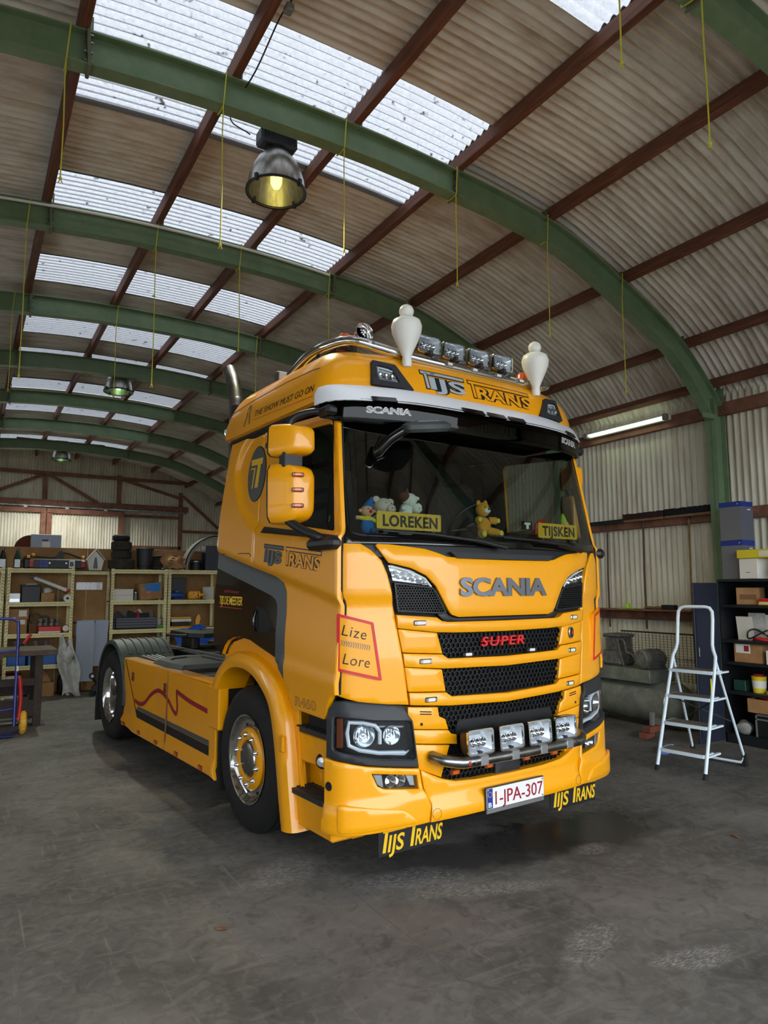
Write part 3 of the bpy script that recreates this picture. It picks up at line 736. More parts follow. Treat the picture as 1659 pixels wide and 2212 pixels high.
lip = [(-.56, 1.54), (-.497, 1.556), (-.468, 1.531), (-.41, 1.514)]
lip = sym(lip)+[(.50, 1.49), (-.50, 1.49)]
panel('grille_lip', lip, FR(-.018), 'black_plastic', thick=.03, cell=.06, bev=.003)
def bar_poly(top, bot): return top+[(-a, b) for a, b in reversed(top) if a < 0]+[(-a, b) for a, b in bot if a < 0]+list(reversed(bot))
bars = [([(-.853, 1.542), (-.578, 1.522), (-.537, 1.499), (-.49, 1.492), (0, 1.489)], [(-.844, 1.463), (-.575, 1.432), (-.40, 1.425), (0, 1.421)]),
        ([(-.814, 1.314), (-.538, 1.297), (-.495, 1.27), (0, 1.258)], [(-.803, 1.235), (-.52, 1.211), (0, 1.198)]),
        ([(-.776, 1.083), (-.515, 1.068), (-.472, 1.041), (0, 1.023)], [(-.768, 1.011), (-.49, .987), (0, .969)])]
for i, (tp, bt) in enumerate(bars):
    b = panel('grille_bar', bar_poly(tp, bt), FR(.004), 'yellow', thick=.05, bev=.006)
    for sgn in (-1, 1):
        ms, mz = [(.703, 1.492), (.665, 1.262), (.629, 1.034)][i]; p, n = fpt(sgn*ms, mz, .004); marker(b, p, n, .088, .030, 'white_print', 'steel', 'position_lamp')
sp1 = [(-.843, 1.458), (-.572, 1.428), (-.533, 1.302), (-.815, 1.319)]; sp2 = [(-.802, 1.231), (-.538, 1.206), (-.512, 1.073), (-.778, 1.088)]
for q in (sp1, sp2): panel('grille_cheek', q, FR(-.006), 'yellow', thick=.04, both=True, r=.006)
op1 = [(-.566, 1.424), (-.55, 1.36), (-.524, 1.28), (-.48, 1.266), (0, 1.258), (.48, 1.266), (.524, 1.28), (.55, 1.36), (.566, 1.424), (0, 1.418)]
op2 = [(-.538, 1.207), (-.52, 1.12), (-.495, 1.055), (-.445, 1.04), (0, 1.026), (.445, 1.04), (.495, 1.055), (.52, 1.12), (.538, 1.207), (0, 1.197)]
lowop = [(-.572, .985), (-.562, .93), (-.517, .907), (-.495, .845), (-.472, .82), (-.432, .809), (-.432, .752), (-.489, .752), (-.553, .569), (-.47, .545), (0, .529)]
lowop = [(0, .968)]+lowop+[(-a, b) for a, b in reversed(lowop[:-1])]
for q, a in ((op1, .021), (op2, .021), (lowop, .021)):
    q2 = [(x*1.03, z) for x, z in q]
    panel('grille_back', q2, FR(-.075), 'dark_core', thick=.01, cell=.1, bev=0)
    tag(hexmesh([(x*1.01, z) for x, z in q], FR(-.018), a, .0026, .02).build('honeycomb', 'black_plastic', TRUCK, 0, recalc=False), kind='stuff')
sup = text_mb('SUPER', -.225, .165, 1.331, 1.393, F, -.012, .004, bold=.02, shear=.22, spacing=1.2).build('script_badge', 'red', TRUCK, 25)
MB().prism([(-.225, 1.359), (.17, 1.359), (.171, 1.364), (-.224, 1.364)], F, -.012, .001).build('script_bar', 'red', sup, 0)
for s in (-.335, .235): p, n = fpt(s, 1.287, -.002); marker(TRUCK, p, n, .088, .026, 'white_print', 'black_plastic', 'flash_lamp')
for s, z in ((-.445, .586), (.445, .586), (-.169, .588), (.169, .588)): p, n = fpt(s, z, -.012); marker(TRUCK, p, n, .075, .034, 'amber', 'amber_dark', 'amber_lamp')
panel('tow_cover', [(-.11, .64), (.11, .64), (.11, .52), (-.11, .52)], FR(-.012), 'charcoal', thick=.03, r=.01)
panel('tow_cover', [(-.16, .775), (.16, .775), (.14, .74), (-.14, .74)], FR(-.014), 'black_plastic', thick=.03, r=.01)
mb = MB(); mb.prism(rounded([(-.42, .89), (.42, .89), (.44, .80), (-.44, .80)], .02), F, -.03, -.012); mb.build('lower_grille_bar', 'black_plastic', TRUCK, 20)
p, n = fpt(.665, 1.385, .0)
em = MB().lathe([(0, .008), (.02, .008), (.028, .005), (.03, 0), (0, 0)], aim(p, n) @ Matrix.Diagonal((1, 1.5, 1, 1)), 20).build('emblem', 'chrome', TRUCK)
MB().lathe([(0, .0105), (.017, .010), (.023, .008), (0, .007)], aim(p, n) @ Matrix.Diagonal((1, 1.5, 1, 1)), 20).build('emblem_field', 'black_gloss', em)
mt = aim(p+n*.011, n); MB().add([mt @ Vector(v) for v in [(-.006, -.014, 0), (.008, -.010, 0), (.012, .004, 0), (.004, .018, 0), (-.008, .014, 0), (-.002, .004, 0), (-.010, -.002, 0)]], [(0, 1, 2, 3, 4, 5, 6)]).build('emblem_crest', 'red', em, 0)

# ---- lower yellow pieces and bumper
pA = [(-.783, 1.0), (-.576, .984), (-.566, .93), (-.52, .908), (-.498, .846), (-.753, .872), (-.76, .912), (-.784, .95)]
pB = [(-.753, .867), (-.498, .841), (-.475, .818), (-.435, .808), (-.433, .753), (-.737, .787)]
pC = [(-.737, .781), (-.491, .752), (-.556, .572), (-.712, .636)]
for q in (pA, pB, pC): panel('lower_cheek', q, FR(-.002), 'yellow', thick=.05, both=True)
for s in (-1, 1):
    for z in (.972, .958): MB().prism([(s*.705, z), (s*.625, z-.008), (s*.625, z-.014), (s*.705, z-.006)], F, -.01, .0006).build('slot', 'dark_core', TRUCK, 0)
    p, n = fpt(s*.695, .895, -.006); MB().lathe([(0, .0065), (.009, .0065), (.009, 0)], aim(p, n), 12).build('screw_hole', 'dark_core', TRUCK)
bt = [(0, .527), (-.30, .530), (-.47, .543), (-.56, .567), (-.713, .637), (-.692, .53), (-.648, .44), (-.663, .343)]
bt = bt+[(-a, b) for a, b in reversed(bt[1:])]
bump = panel('bumper', bt, FB, 'yellow', thick=.06, bev=.006, cell=.04)
fog = [(-1.02, .645), (-.955, .638), (-.738, .612), (-.728, .532), (-.945, .554), (-.985, .573)]
bc = [(-1.30, .728), (-1.16, .710), (-1.045, .686), (-.878, .664), (-.722, .647), (-.70, .53), (-.656, .44), (-.671, .343), (-.9, .328), (-1.2, .318), (-1.30, .32)]
def fbc(s, z, o):
    return F(s, z, o+.02+.022*sst(.50, .465, z+.12*(abs(s)-1.0)))
for s in (-1, 1):
    q = bc if s < 0 else mir(bc); fg = fog if s < 0 else mir(fog)
    c = patch(q, fbc, .06, .03, .006, [fg]).build('bumper_corner', 'yellow', TRUCK, 40)
    pl = rounded([(-1.20, .49), (-.83, .435), (-.765, .385), (-.745, .352), (-1.2, .332)], .03, 4); pl = pl if s < 0 else mir(pl)
    patch(pl, lambda a, b, o: F(a, b, o+.05), .02, .04, .006).build('raised_field', 'yellow', c, 40)
    fl = patch(fg, FR(-.05), .01, .04, 0).build('fog_lamp', 'charcoal', TRUCK)
    g2 = inset(fg, .006)
    patch(g2, FR(.014), .004, .05, .002).build('lens', 'lens', fl)
    cv = [(-1.012, .639), (-.957, .633), (-.947, .560), (-.983, .579)]; patch(cv if s < 0 else mir(cv), FR(.010), .02, .04, .002).build('fog_cover', 'alu', fl)
    for u in (.90, .84): p, n = fpt(s*u, .592, -.035); MB().lathe([(.001, 0), (.016, .004), (.03, .02), (.036, .036), (.033, .036), (0, .006)], aim(p, n), 16).build('reflector', 'chrome', fl)
    tri = [(-.80, .612), (-.75, .606), (-.742, .548), (-.77, .552)]; patch(tri if s < 0 else mir(tri), FR(-.01), .015, .04, .002).build('fog_trim', 'reflector', fl)
    p, n = fpt(s*1.262, .575, .02, F); MB().lathe([(0, .002), (.02, .002), (.024, .004), (.026, 0)], aim(p, n), 16).build('tow_hole', 'dark_core', c)
    p, n = fpt(s*.625, .385, .05, F); MB().lathe([(.030, .0), (.030, .0008), (.0315, .0008), (.0315, .0)], aim(p, n), 24, closed=True).build('tow_cap', 'dark_core', bump)
pl = MB(); pl.prism(rounded([(-.268, .478), (.248, .478), (.248, .322), (-.268, .322)], .008), F, .05, .062); np_ = pl.build('number_plate', 'charcoal', TRUCK, 20)
MB().prism(rounded([(-.262, .473), (.242, .473), (.242, .352), (-.262, .352)], .008), F, .06, .066).build('plate_face', 'plate_white', np_, 0)
MB().prism([(-.260, .471), (-.214, .471), (-.214, .354), (-.260, .354)], F, .06, .0665).build('blue_band', 'plate_blue', np_, 0)
text_mb('1-JPA-307', -.192, .232, .372, .455, F, .066, .0675, bold=.0, spacing=.98).build('plate_text', 'plate_red', np_, 0)
text_mb('B', -.251, -.224, .362, .392, F, .0665, .068, bold=.02).build('plate_letter', 'white_print', np_, 0)
mb = MB()
for k in range(12): a = k*PI/6; u, v = -.237+.015*math.cos(a), .437+.015*math.sin(a); mb.prism([(u-.002, v-.002), (u+.002, v-.002), (u+.002, v+.002), (u-.002, v+.002)], F, .0665, .0675)
mb.build('star_ring', 'boxyellow', np_, 0)
MB().prism([(-.262, .349), (.242, .349), (.242, .326), (-.262, .326)], F, .06, .065).build('dealer_strip', 'alu', np_, 0)
for a, b in ((-.250, .462), (.23, .462), (-.250, .362), (.23, .362)): p, n = fpt(a, b, .066); MB().lathe([(0, .003), (.005, .002), (.006, 0)], aim(p, n), 10).build('plate_screw', 'chrome', np_)

# ---- painted lettering with a long bar on the T
def word(mb, rest, u0, u1, v0, v1, fn, o0, o1, e=0.0, shear=.18, bold=.0):
    """capital T whose bar runs over the smaller letters after it"""
    H = v1-v0; sg = 1 if u1 > u0 else -1; W_ = abs(u1-u0); sh = lambda v: sg*shear*(v-v0)
    tw = min(W_*.26, H*.55)
    def q(a, b, c, d):               # slanted bar from a..b wide, c..d high
        pts = [(u0+sg*(a-e)+sh(c), c-e), (u0+sg*(b+e)+sh(c), c-e), (u0+sg*(b+e)+sh(d), d+e), (u0+sg*(a-e)+sh(d), d+e)]
        n = 6; st = []
        for i in range(n): st.append((pts[0][0]+(pts[1][0]-pts[0][0])*i/n, pts[0][1]))
        for i in range(n): st.append((pts[1][0]+(pts[2][0]-pts[1][0])*i/n, pts[1][1]+(pts[2][1]-pts[1][1])*i/n))
        for i in range(n): st.append((pts[2][0]+(pts[3][0]-pts[2][0])*i/n, pts[2][1]))
        for i in range(n): st.append((pts[3][0]+(pts[0][0]-pts[3][0])*i/n, pts[3][1]+(pts[0][1]-pts[3][1])*i/n))
        mb.prism(st, fn, o0, o1)
    q(0, W_, v1-.15*H, v1); q(tw*.36, tw*.36+.17*H, v0, v1-.14*H)
    x0 = tw*.36+.17*H+.11*H
    text_mb(rest, u0+sg*x0, u1, v0, v0+.74*H, fn, o0, o1, bold=bold+(e/H)*1.0, shear=shear, mb=mb, spacing=1.0)
def tijs(par, u0, u1, v0, v1, fn, fill1, fill2, line, e=.008, split=.36, gap=.06, base=.001, shear=.18, name='lettering'):
    L = u1-u0; a = u0+L*split; b = u0+L*(split+gap)
    if line:
        mb = MB(); word(mb, 'IJS', u0, a, v0, v1, fn, base, base+.0008, e, shear, .02); word(mb, 'RANS', b, u1, v0, v1, fn, base, base+.0008, e, shear, .02); mb.build(name+'_outline', line, par, 0)
    mb = MB(); word(mb, 'IJS', u0, a, v0, v1, fn, base, base+.0016, 0, shear, .02); mb.build(name, fill1, par, 0)
    mb = MB(); word(mb, 'RANS', b, u1, v0, v1, fn, base, base+.0016, 0, shear, .02); mb.build(name, fill2, par, 0)
for (a, b) in ((-.96, -.485), (.485, .96)):
    fl = MB().box(a, b, .15, .16, .17, .36, .002).build('mud_flap', 'black_plastic', TRUCK, 0)
    tijs(fl, a+.012, b-.012, .19, .318, lambda u, v, o: (u, .15-o, v), 'plate_yellow', 'plate_yellow', None)

# ---- headlamps
house = [(-1.285, 1.0), (-1.24, 1.05), (-1.17, 1.056), (-.95, 1.03), (-.812, 1.010), (-.79, .958), (-.764, .925), (-.726, .654), (-.878, .670), (-1.045, .692), (-1.16, .716), (-1.285, .734)]
hlens = [(-1.232, .968), (-1.17, .962), (-1.01, .938), (-.772, .920), (-.743, .700), (-.963, .722), (-1.103, .75), (-1.235, .78)]
for s in (-1, 1):
    q = house if s < 0 else mir(house); hl = rounded(hlens, .02, 3); hl = hl if s < 0 else mir(hl)
    def fh(a, b, o): return F(a, b, o+.008+.014*sst(.99, .95, b))
    h = patch(q, fh, .05, .035, .008, [hl]).build('headlamp_surround', 'charcoal', TRUCK, 35)
    hd = patch(dense(inset(hl, -.012), .05), FR(-.085), .01, .06, 0).build('headlamp', 'dark_core', TRUCK)
    mb = MB(); lp = dense(hl, .03); n_ = len(lp)
    mb.add([F(a, b, .0) for a, b in lp]+[F(a, b, -.085) for a, b in lp], [(i, (i+1) % n_, n_+(i+1) % n_, n_+i) for i in range(n_)]); mb.build('headlamp_bowl', 'black_gloss', hd, 30)
    patch(hl, FR(.010), .004, .05, .003).build('lens', 'lens', hd)
    for u, z, r_ in ((1.055, .853, .066), (.885, .845, .056)):
        p, n = fpt(s*u, z, -.078); MB().lathe([(.001, .0), (r_*.5, .008), (r_*.85, .03), (r_, .062), (r_*.95, .062), (r_*.8, .032), (r_*.45, .014), (.001, .008)], aim(p, n), 24).build('reflector', 'chrome', hd)
        MB().ell(p+n*.022, r_*.34, 12, 8).build('bulb_cover', 'reflector', hd)
        mb = MB()
        for k in range(5): a = -.9+k*.45; mt = aim(p+n*.03, n); mb.add([mt @ Vector(v) for v in [(r_*.85*math.sin(a)-.002, -r_*.5, .0), (r_*.85*math.sin(a)+.002, -r_*.5, 0), (r_*.6*math.sin(a)+.002, r_*.5, -.012), (r_*.6*math.sin(a)-.002, r_*.5, -.012)]], [(0, 1, 2, 3)])
        mb.build('facet', 'chrome', hd, 0)
    mb = MB(); mb.tube([F(s*a, b, -.03) for a, b in [(.80, .738), (.96, .748), (1.08, .772), (1.150, .80), (1.163, .87), (1.150, .93), (1.06, .925), (.985, .905), (.955, .87), (.955, .80)]], .0135, 8, flat=1.4); mb.build('light_guide', 'white_gloss', hd)
    q3 = [(-.955, .760), (-.785, .742), (-.765, .748), (-.80, .722), (-.95, .738)]; patch(q3 if s < 0 else mir(q3), FR(-.02), .02, .05, .003).build('lamp_trim', 'white_gloss', hd)
    q4 = [(-.975, .905), (-.80, .892), (-.80, .88), (-.975, .892)]; patch(q4 if s < 0 else mir(q4), FR(-.03), .02, .05, .002).build('lamp_trim', 'chrome', hd)
    q5 = [(-1.222, .955), (-1.186, .956), (-1.186, .79), (-1.222, .79)]; patch(q5 if s < 0 else mir(q5), FR(.004), .03, .04, .003).build('turn_signal', 'amber_dark', hd)

# ---- corner panels with the name plates
cp = [(-1.226, 1.99), (-1.19, 2.005), (-1.09, 1.978), (-1.015, 1.929), (-.95, 1.866), (-.913, 1.787), (-.888, 1.70), (-.859, 1.546), (-.808, 1.231), (-.779, 1.014), (-.95, 1.028), (-1.10, 1.05), (-1.226, 1.083)]
signp = [(-1.214, 1.556), (-1.008, 1.502), (-.957, 1.165), (-1.214, 1.228)]
for s in (-1, 1):
    c = patch(cp if s < 0 else mir(cp), FC, .025, .03, .006).build('corner_panel', 'yellow', TRUCK, 40)
    q = rounded(signp, .008, 2); q = q if s < 0 else mir(q)
    sg = patch(q, lambda a, b, o: F(a, b, o+.016), .03, .04, .003).build('name_sign', 'yellow', TRUCK, 30)
    patch(q, lambda a, b, o: F(a, b, o+.019), .003, .03, 0, [inset(dense(q, .05), .016)]).build('red_border', 'red', sg, 30)
    if s < 0:
        fs_ = lambda a, b, o: F(a, b, o+.016)
        text_mb('Lize', -1.188, -1.055, 1.432, 1.497, fs_, 0, .0025, bold=-.008, shear=.2, slope=-.22, spacing=1.1).build('sign_text', 'black_print', sg, 0)
        text_mb('Lore', -1.182, -1.035, 1.268, 1.332, fs_, 0, .0025, bold=-.008, shear=.2, slope=-.18, spacing=1.1).build('sign_text', 'black_print', sg, 0)
        mb = MB()
        for k in range(13):
            u = -1.192+k*.0128; z = 1.388-(u+1.192)*.2
            mb.prism([(u, z+.016), (u+.004, z+.016), (u+.011, z), (u+.004, z-.016), (u, z-.016), (u+.007, z)], fs_, 0, .002)
        mb.build('chevron_row', 'boxgrey', sg, 0)

# ---- lower light bar
path = [(-.635, .06, .705), (-.615, -.02, .695), (-.54, -.075, .684), (-.45, -.09, .68), (0, -.098, .679), (.45, -.09, .68), (.54, -.075, .684), (.615, -.02, .695), (.635, .06, .705)]
lb = MB().tube(catmull(path, 6), .034, 16).build('light_bar', 'steel', TRUCK, 60)
def spot(par, c, w, h, tilt=0, n=(0, -1, 0)):
    nn = Vector((n[0], n[1]*math.cos(tilt), math.sin(tilt))); mt = aim(c, nn)
    pl = rounded([(-w/2, -h/2), (w/2, -h/2), (w/2, h/2), (-w/2, h/2)], .024, 4); pb = [(a*.8, b*.78) for a, b in pl]; mb = MB(); n_ = len(pl)
    mb.add([mt @ Vector((a, b, .0)) for a, b in pl]+[mt @ Vector((a*.97, b*.97, -.05)) for a, b in pl]+[mt @ Vector((a, b, -.085)) for a, b in pb], [(i, (i+1) % n_, n_+(i+1) % n_, n_+i) for i in range(n_)]+[(n_+i, n_+(i+1) % n_, 2*n_+(i+1) % n_, 2*n_+i) for i in range(n_)]+[tuple(range(2*n_, 3*n_))])
    sp = mb.build('spot_lamp', 'black_plastic', par, 50)
    mb = MB(); mb.add([mt @ Vector((a, b, .008)) for a, b in pl]+[mt @ Vector((a*.91, b*.88, .008)) for a, b in pl]+[mt @ Vector((a, b, -.004)) for a, b in pl]+[mt @ Vector((a*.91, b*.88, -.02)) for a, b in pl], [(i, (i+1) % n_, n_+(i+1) % n_, n_+i) for i in range(n_)]+[(i, 2*n_+i, 2*n_+(i+1) % n_, (i+1) % n_) for i in range(n_)]+[(n_+i, n_+(i+1) % n_, 3*n_+(i+1) % n_, 3*n_+i) for i in range(n_)]); mb.build('bezel', 'chrome', sp, 40)
    mb = MB(); mb.add([mt @ Vector((a*.92, b*.9, -.004)) for a, b in pl]+[mt @ Vector((a*.5, b*.45, -.055)) for a, b in pl], [(i, (i+1) % n_, n_+(i+1) % n_, n_+i) for i in range(n_)]+[tuple(range(n_, 2*n_))]); mb.build('bowl', 'reflector', sp, 30)
    for k in (-1, 0, 1):
        MB().lathe([(.001, 0), (.014, .003), (.024, .016), (.027, .03), (.025, .03), (.001, .008)], mt @ Matrix.Translation((k*w*.19, -.004, -.05)), 14).build('reflector_cup', 'chrome', sp)
    mb = MB(); mb.add([mt @ Vector((a*.9, b*.88, .004)) for a, b in pl], [tuple(range(n_))]); mb.build('lens', 'lens', sp, 0)
    return sp
for x in (-.381, -.127, .127, .381):
    y_ = -.082 if abs(x) < .2 else -.076; spot(lb, (x, y_-.015, .784), .212, .148, .06)
    MB().box(x-.03, x+.03, y_-.055, y_-.02, .655, .712, .003).build('clamp', 'alu', lb, 0)
    MB().box(x-.012, x+.012, y_-.02, y_+.04, .70, .73).build('foot', 'charcoal', lb, 0)
def bar_txt(u, v, o): a = v/.034; return (u, -.09-(.034+o)*math.cos(a), .68+(.034+o)*math.sin(a))
text_mb('elsa', -.475, -.40, -.014, .012, bar_txt, 0, .001, bold=.03).build('bar_print', 'black_print', lb, 0)
text_mb('K', -.502, -.478, -.014, .014, bar_txt, 0, .001, bold=.03).build('bar_print', 'red', lb, 0)
text_mb('MiniBar', .40, .485, -.012, .014, bar_txt, 0, .001, bold=.02).build('bar_print', 'black_print', lb, 0)

# ---- windscreen and its black surround, cowl, wipers
def WS(s, z, o):
    x, y, nx, ny = plan(s); k = max(0, z-1.99); return ((x+nx*o)*(1-.045*k), y+ny*o+.20*k, z)
wso = rounded([(-1.215, 1.965), (1.215, 1.965), (1.215, 2.93), (-1.215, 2.93)], .03, 3)
wsg = rounded([(-1.155, 2.03), (-.6, 2.012), (0, 2.008), (.6, 2.012), (1.155, 2.03), (1.16, 2.86), (-1.16, 2.86)], [.07, .02, .02, .02, .07, .05, .05], 4)
wf_ = patch(wso, lambda s, z, o: WS(s, z, o-.010), .025, .05, .003, [wsg]).build('windscreen_frame', 'black_gloss', TRUCK, 40)
ws_ = patch(dense(inset(wsg, -.008), .06), lambda s, z, o: WS(s, z, o-.012), 0, .05, 0).build('windscreen', 'windscreen', TRUCK, 60)
cw = patch([(-1.17, 1.885), (1.17, 1.885), (1.20, 2.0), (1.0, 2.028), (-1.0, 2.028), (-1.20, 2.0)], FR(-.014), .04, .05, .003).build('cowl', 'black_plastic', TRUCK, 40)
mb = MB(); mb.prism([(-.47, 1.925), (.47, 1.925), (.42, 1.888), (-.42, 1.888)], F, -.01, .018); mb.build('cowl_step', 'charcoal', cw, 0)
for (pts, b0) in (([(-.02, 1.965), (-.25, 2.0), (-.62, 2.03), (-.95, 2.042)], 0), ([(.78, 1.965), (.60, 2.005), (.25, 2.025), (-.03, 2.032)], 1)):
    wp = MB().tube([WS(s, z, .035) for s, z in pts], [.016, .012, .008, .006], 8).build('wiper', 'black_plastic', TRUCK, 50)
    a, b = pts[1], pts[-1]; mb = MB(); mb.tube([WS(a[0]+(b[0]-a[0])*t*1.1, a[1]+(b[1]-a[1])*t+.012, .014) for t in (0, .35, .7, 1)], .006, 6); mb.build('wiper_blade', 'rubber', wp, 50)

# ---- visor over the windscreen
def vis(t0, t1):
    def fn(s, v, o):
        x, y, nx, ny = plan(s); b = y-.052; yt = .236+b*.96; zt = 2.99-.02*(abs(x)/1.2)**3; yb = .10+b*1.45; zb = 2.862
        k = 1+.012*0
        yy = yt+(yb-yt)*(v**.8); zz = zt+(zb-zt)*v
        return (x*1.003+nx*o*.3, yy-o*.8, zz+o*.5)
    return fn
VI = vis(0, 1)
vo = [(-1.30, .35), (-1.27, .05), (-1.2, 0), (1.2, 0), (1.27, .05), (1.30, .35), (1.30, 1), (-1.30, 1)]
vs_ = patch([(a, b) for a, b in vo], VI, .014, .05, .004).build('sun_visor', 'white_gloss', TRUCK, 50)
def VS(s, z, o):
    x, y, nx, ny = plan(s); b = y-.052; return (x*1.0+nx*o, .104+b*1.45+ny*o+.06*(2.86-z), z)
patch([(-1.27, 2.872), (1.27, 2.872), (1.26, 2.78), (1.18, 2.735), (.95, 2.718), (.5, 2.712), (-.5, 2.712), (-.95, 2.718), (-1.18, 2.735), (-1.26, 2.78)], VS, .006, .05, .002).build('visor_shade', 'visor_smoke', vs_, 50)
for (a, b) in ((-.955, -.80), (.80, .955), (-.30, -.115), (-.075, .085), (.125, .28)):
    MB().prism([(a, .80), (b, .80), (b, 1.06), (a, 1.06)], VI, .002, .012).build('visor_clip', 'black_gloss', vs_, 0)
for (a, b) in ((-.99, -.70), (.72, .985)):
    mb = MB(); text_mb('SCANIA', a, b, 2.785, 2.828, VS, .0015, .0025, bold=.05, spacing=1.0, mb=mb); mb.build('visor_print', 'white_print', vs_, 0)
    mb = MB(); text_mb('SCANIA', a+.004, b-.004, 2.788, 2.825, VS, .002, .0032, bold=-.005, spacing=1.04, mb=mb); mb.build('visor_print_core', 'black_gloss', vs_, 0)
# kerb mirror on its arm over the windscreen
kq = rounded([(-.90, -.10), (-.78, -.17), (-.62, -.17), (-.53, -.06), (-.58, .05), (-.72, .08), (-.84, .04)], .03, 3)
KM = lambda u, v, o: (u, v+.03, 2.69+.10*(u+.72)*1.6+.18*v+o)
mb = MB(); n_ = len(kq); c_ = (-.72, -.05); mb.add([KM(u, v, -.035) for u, v in [(c_[0]+(u-c_[0])*.86, c_[1]+(v-c_[1])*.86) for u, v in kq]]+[KM(u, v, -.015) for u, v in kq]+[KM(u, v, .012) for u, v in kq]+[KM(c_[0]+(u-c_[0])*.8, c_[1]+(v-c_[1])*.8, .03) for u, v in kq], [(r*n_+i, r*n_+(i+1) % n_, (r+1)*n_+(i+1) % n_, (r+1)*n_+i) for r in range(3) for i in range(n_)]+[tuple(range(n_)), tuple(3*n_+i for i in range(n_))])
km = mb.build('kerb_mirror', 'grey_plastic', TRUCK, 40)
MB().prism(rounded([(-.80, -.08), (-.64, -.09), (-.62, -.02), (-.78, 0)], .02), KM, .03, .036).build('mirror_cap', 'boxgrey', km, 0)
mb = MB(); mb.tube(catmull([(-.80, .02, 2.68), (-.90, .10, 2.60), (-.95, .17, 2.52), (-.90, .17, 2.62)], 5), .03, 10); mb.build('mirror_arm', 'black_gloss', km, 50)

# ---- cab interior
inr = MB().box(-1.06, 1.06, .30, .80, 1.90, 2.045, .04); d_ = inr.build('dashboard', 'dash', TRUCK, 0)
MB().box(-.98, .98, .16, .32, 1.90, 2.03, .01).build('dash_shelf', 'dash', d_, 0)
MB().box(.15, 1.05, .45, .85, 1.95, 2.12, .06).build('instrument_hood', 'dash', d_, 0)
MB().box(-1.14, 1.14, 1.94, 2.0, 1.6, 3.2, .01).build('cab_back', 'seat_cloth', TRUCK, 0)
MB().box(-1.05, 1.05, .6, 1.9, 3.0, 3.05, .01).build('headliner', 'seat_cloth', TRUCK, 0)
MB().box(-1.1, 1.1, .32, .7, 2.84, 2.93, .02).build('header_shelf', 'dash', TRUCK, 0)
for x in (-.62, .62):
    mb = MB(); mb.box(x-.26, x+.26, 1.25, 1.42, 1.95, 2.62, .06); mb.box(x-.13, x+.13, 1.28, 1.38, 2.60, 2.82, .04); mb.build('seat', 'seat_cloth', TRUCK, 0)
mt = Matrix.Translation((.50, .92, 2.19)) @ Matrix.Rotation(-.95, 4, 'X')
stw = MB().tube([mt @ Vector((.22*math.cos(a), .22*math.sin(a), 0)) for a in [2*PI*i/28 for i in range(28)]], .017, 8, closed=True).build('steering_wheel', 'black_plastic', TRUCK, 60)
mb = MB(); mb.ell((0, 0, -.01), (.08, .07, .03), 14, 8, mt.to_3x3().to_4x4()); mb.v = [v+Vector((.50, .92, 2.19)) for v in mb.v]
for a in (0.2, PI-.2, PI*1.5): mb.tube([mt @ Vector((.05*math.cos(a), .05*math.sin(a), -.01)), mt @ Vector((.215*math.cos(a), .215*math.sin(a), 0))], .014, 6)
mb.build('wheel_spokes', 'black_plastic', stw, 50)
MB().tube(catmull([(.92, .62, 2.09), (.93, .62, 2.2), (.97, .62, 2.24), (1.03, .62, 2.24)], 5), .014, 8).build('grab_bar', 'red', TRUCK, 50)
MB().box(-.02, .10, .27, .30, 2.03, 2.19, .01).build('phone_holder', 'black_plastic', d_, 0)
lt = MB().box(.36, .47, .235, .24, 2.12, 2.18).build('dash_emblem', 'black_gloss', d_, 0)
mb = MB(); mb.box(.385, .445, .230, .236, 2.155, 2.172); mb.box(.403, .427, .230, .236, 2.125, 2.156); mb.build('dash_letter', 'white_print', lt, 0)

# ---- cab side: relief shared by door, rear panel and prints
REC = rounded([(.10, 2.0), (.7, 2.035), (1.29, 2.10), (1.47, 2.16), (1.68, 2.31), (1.81, 2.52), (1.835, 2.63), (1.77, 2.77), (1.60, 2.875), (.2, 2.80)], .06, 3)
def XS(z): return 1.2 if z < 1.9 else 1.2-.055*((z-1.9)/.95)**1.3
def relief(y, z):
    d = z-(1.65+.2034*(y-.226)); h = 0
    if d < 0: h -= .026*sst(0, -.05, d)*(1-sst(-.06, -.45, d))
    if z > 1.95 and pdist((y, z), REC) < .05 or (z > 1.95 and inpoly((y, z), REC)):
        q = pdist((y, z), REC); q = q if inpoly((y, z), REC) else -q; h -= .032*sst(-.012, .03, q)
    d2 = z-(1.15+.084*(y-.225)); h += .010*sst(.06, .0, d2)*(1-sst(.0, -.18, d2)) if y < .95 else 0
    return h
def Sd(y, z, o): return (-(XS(z)+relief(y, z)+o), y, z)
def SdR(y, z, o): return (XS(z)+relief(y, z)+o, y, z)
dpoly = [(.232, 1.09), (.226, 1.6), (.226, 2.0), (.36, 2.76), (.40, 2.80), (.8, 2.825), (1.398, 2.86), (1.398, 1.335), (1.26, 1.30), (1.10, 1.265), (1.0, 1.225), (.9, 1.145), (.82, 1.04), (.76, .948), (.37, .935), (.345, .96), (.30, 1.05), (.27, 1.085)]
dwin = rounded([(.318, 2.045), (.405, 2.735), (1.14, 2.785), (1.14, 2.165)], [.03, .05, .05, .03], 4)
rpoly = [(1.406, 1.335), (1.406, 2.86), (1.62, 2.885), (1.93, 2.915), (1.99, 2.71), (2.045, 2.45), (2.08, 2.27), (2.1, 1.97), (2.1, 1.30), (2.05, 1.24), (1.93, 1.2), (1.87, 1.27), (1.81, 1.31), (1.70, 1.34), (1.58, 1.35)]
blackp = [(2.098, 1.868), (1.40, 1.717), (1.12, 1.656), (1.05, 1.63), (1.015, 1.59), (1.003, 1.54), (1.003, 1.245), (1.10, 1.268), (1.26, 1.303), (1.40, 1.337), (1.58, 1.352), (1.70, 1.342), (1.81, 1.312), (1.87, 1.272), (1.925, 1.205), (2.05, 1.243), (2.098, 1.302)]
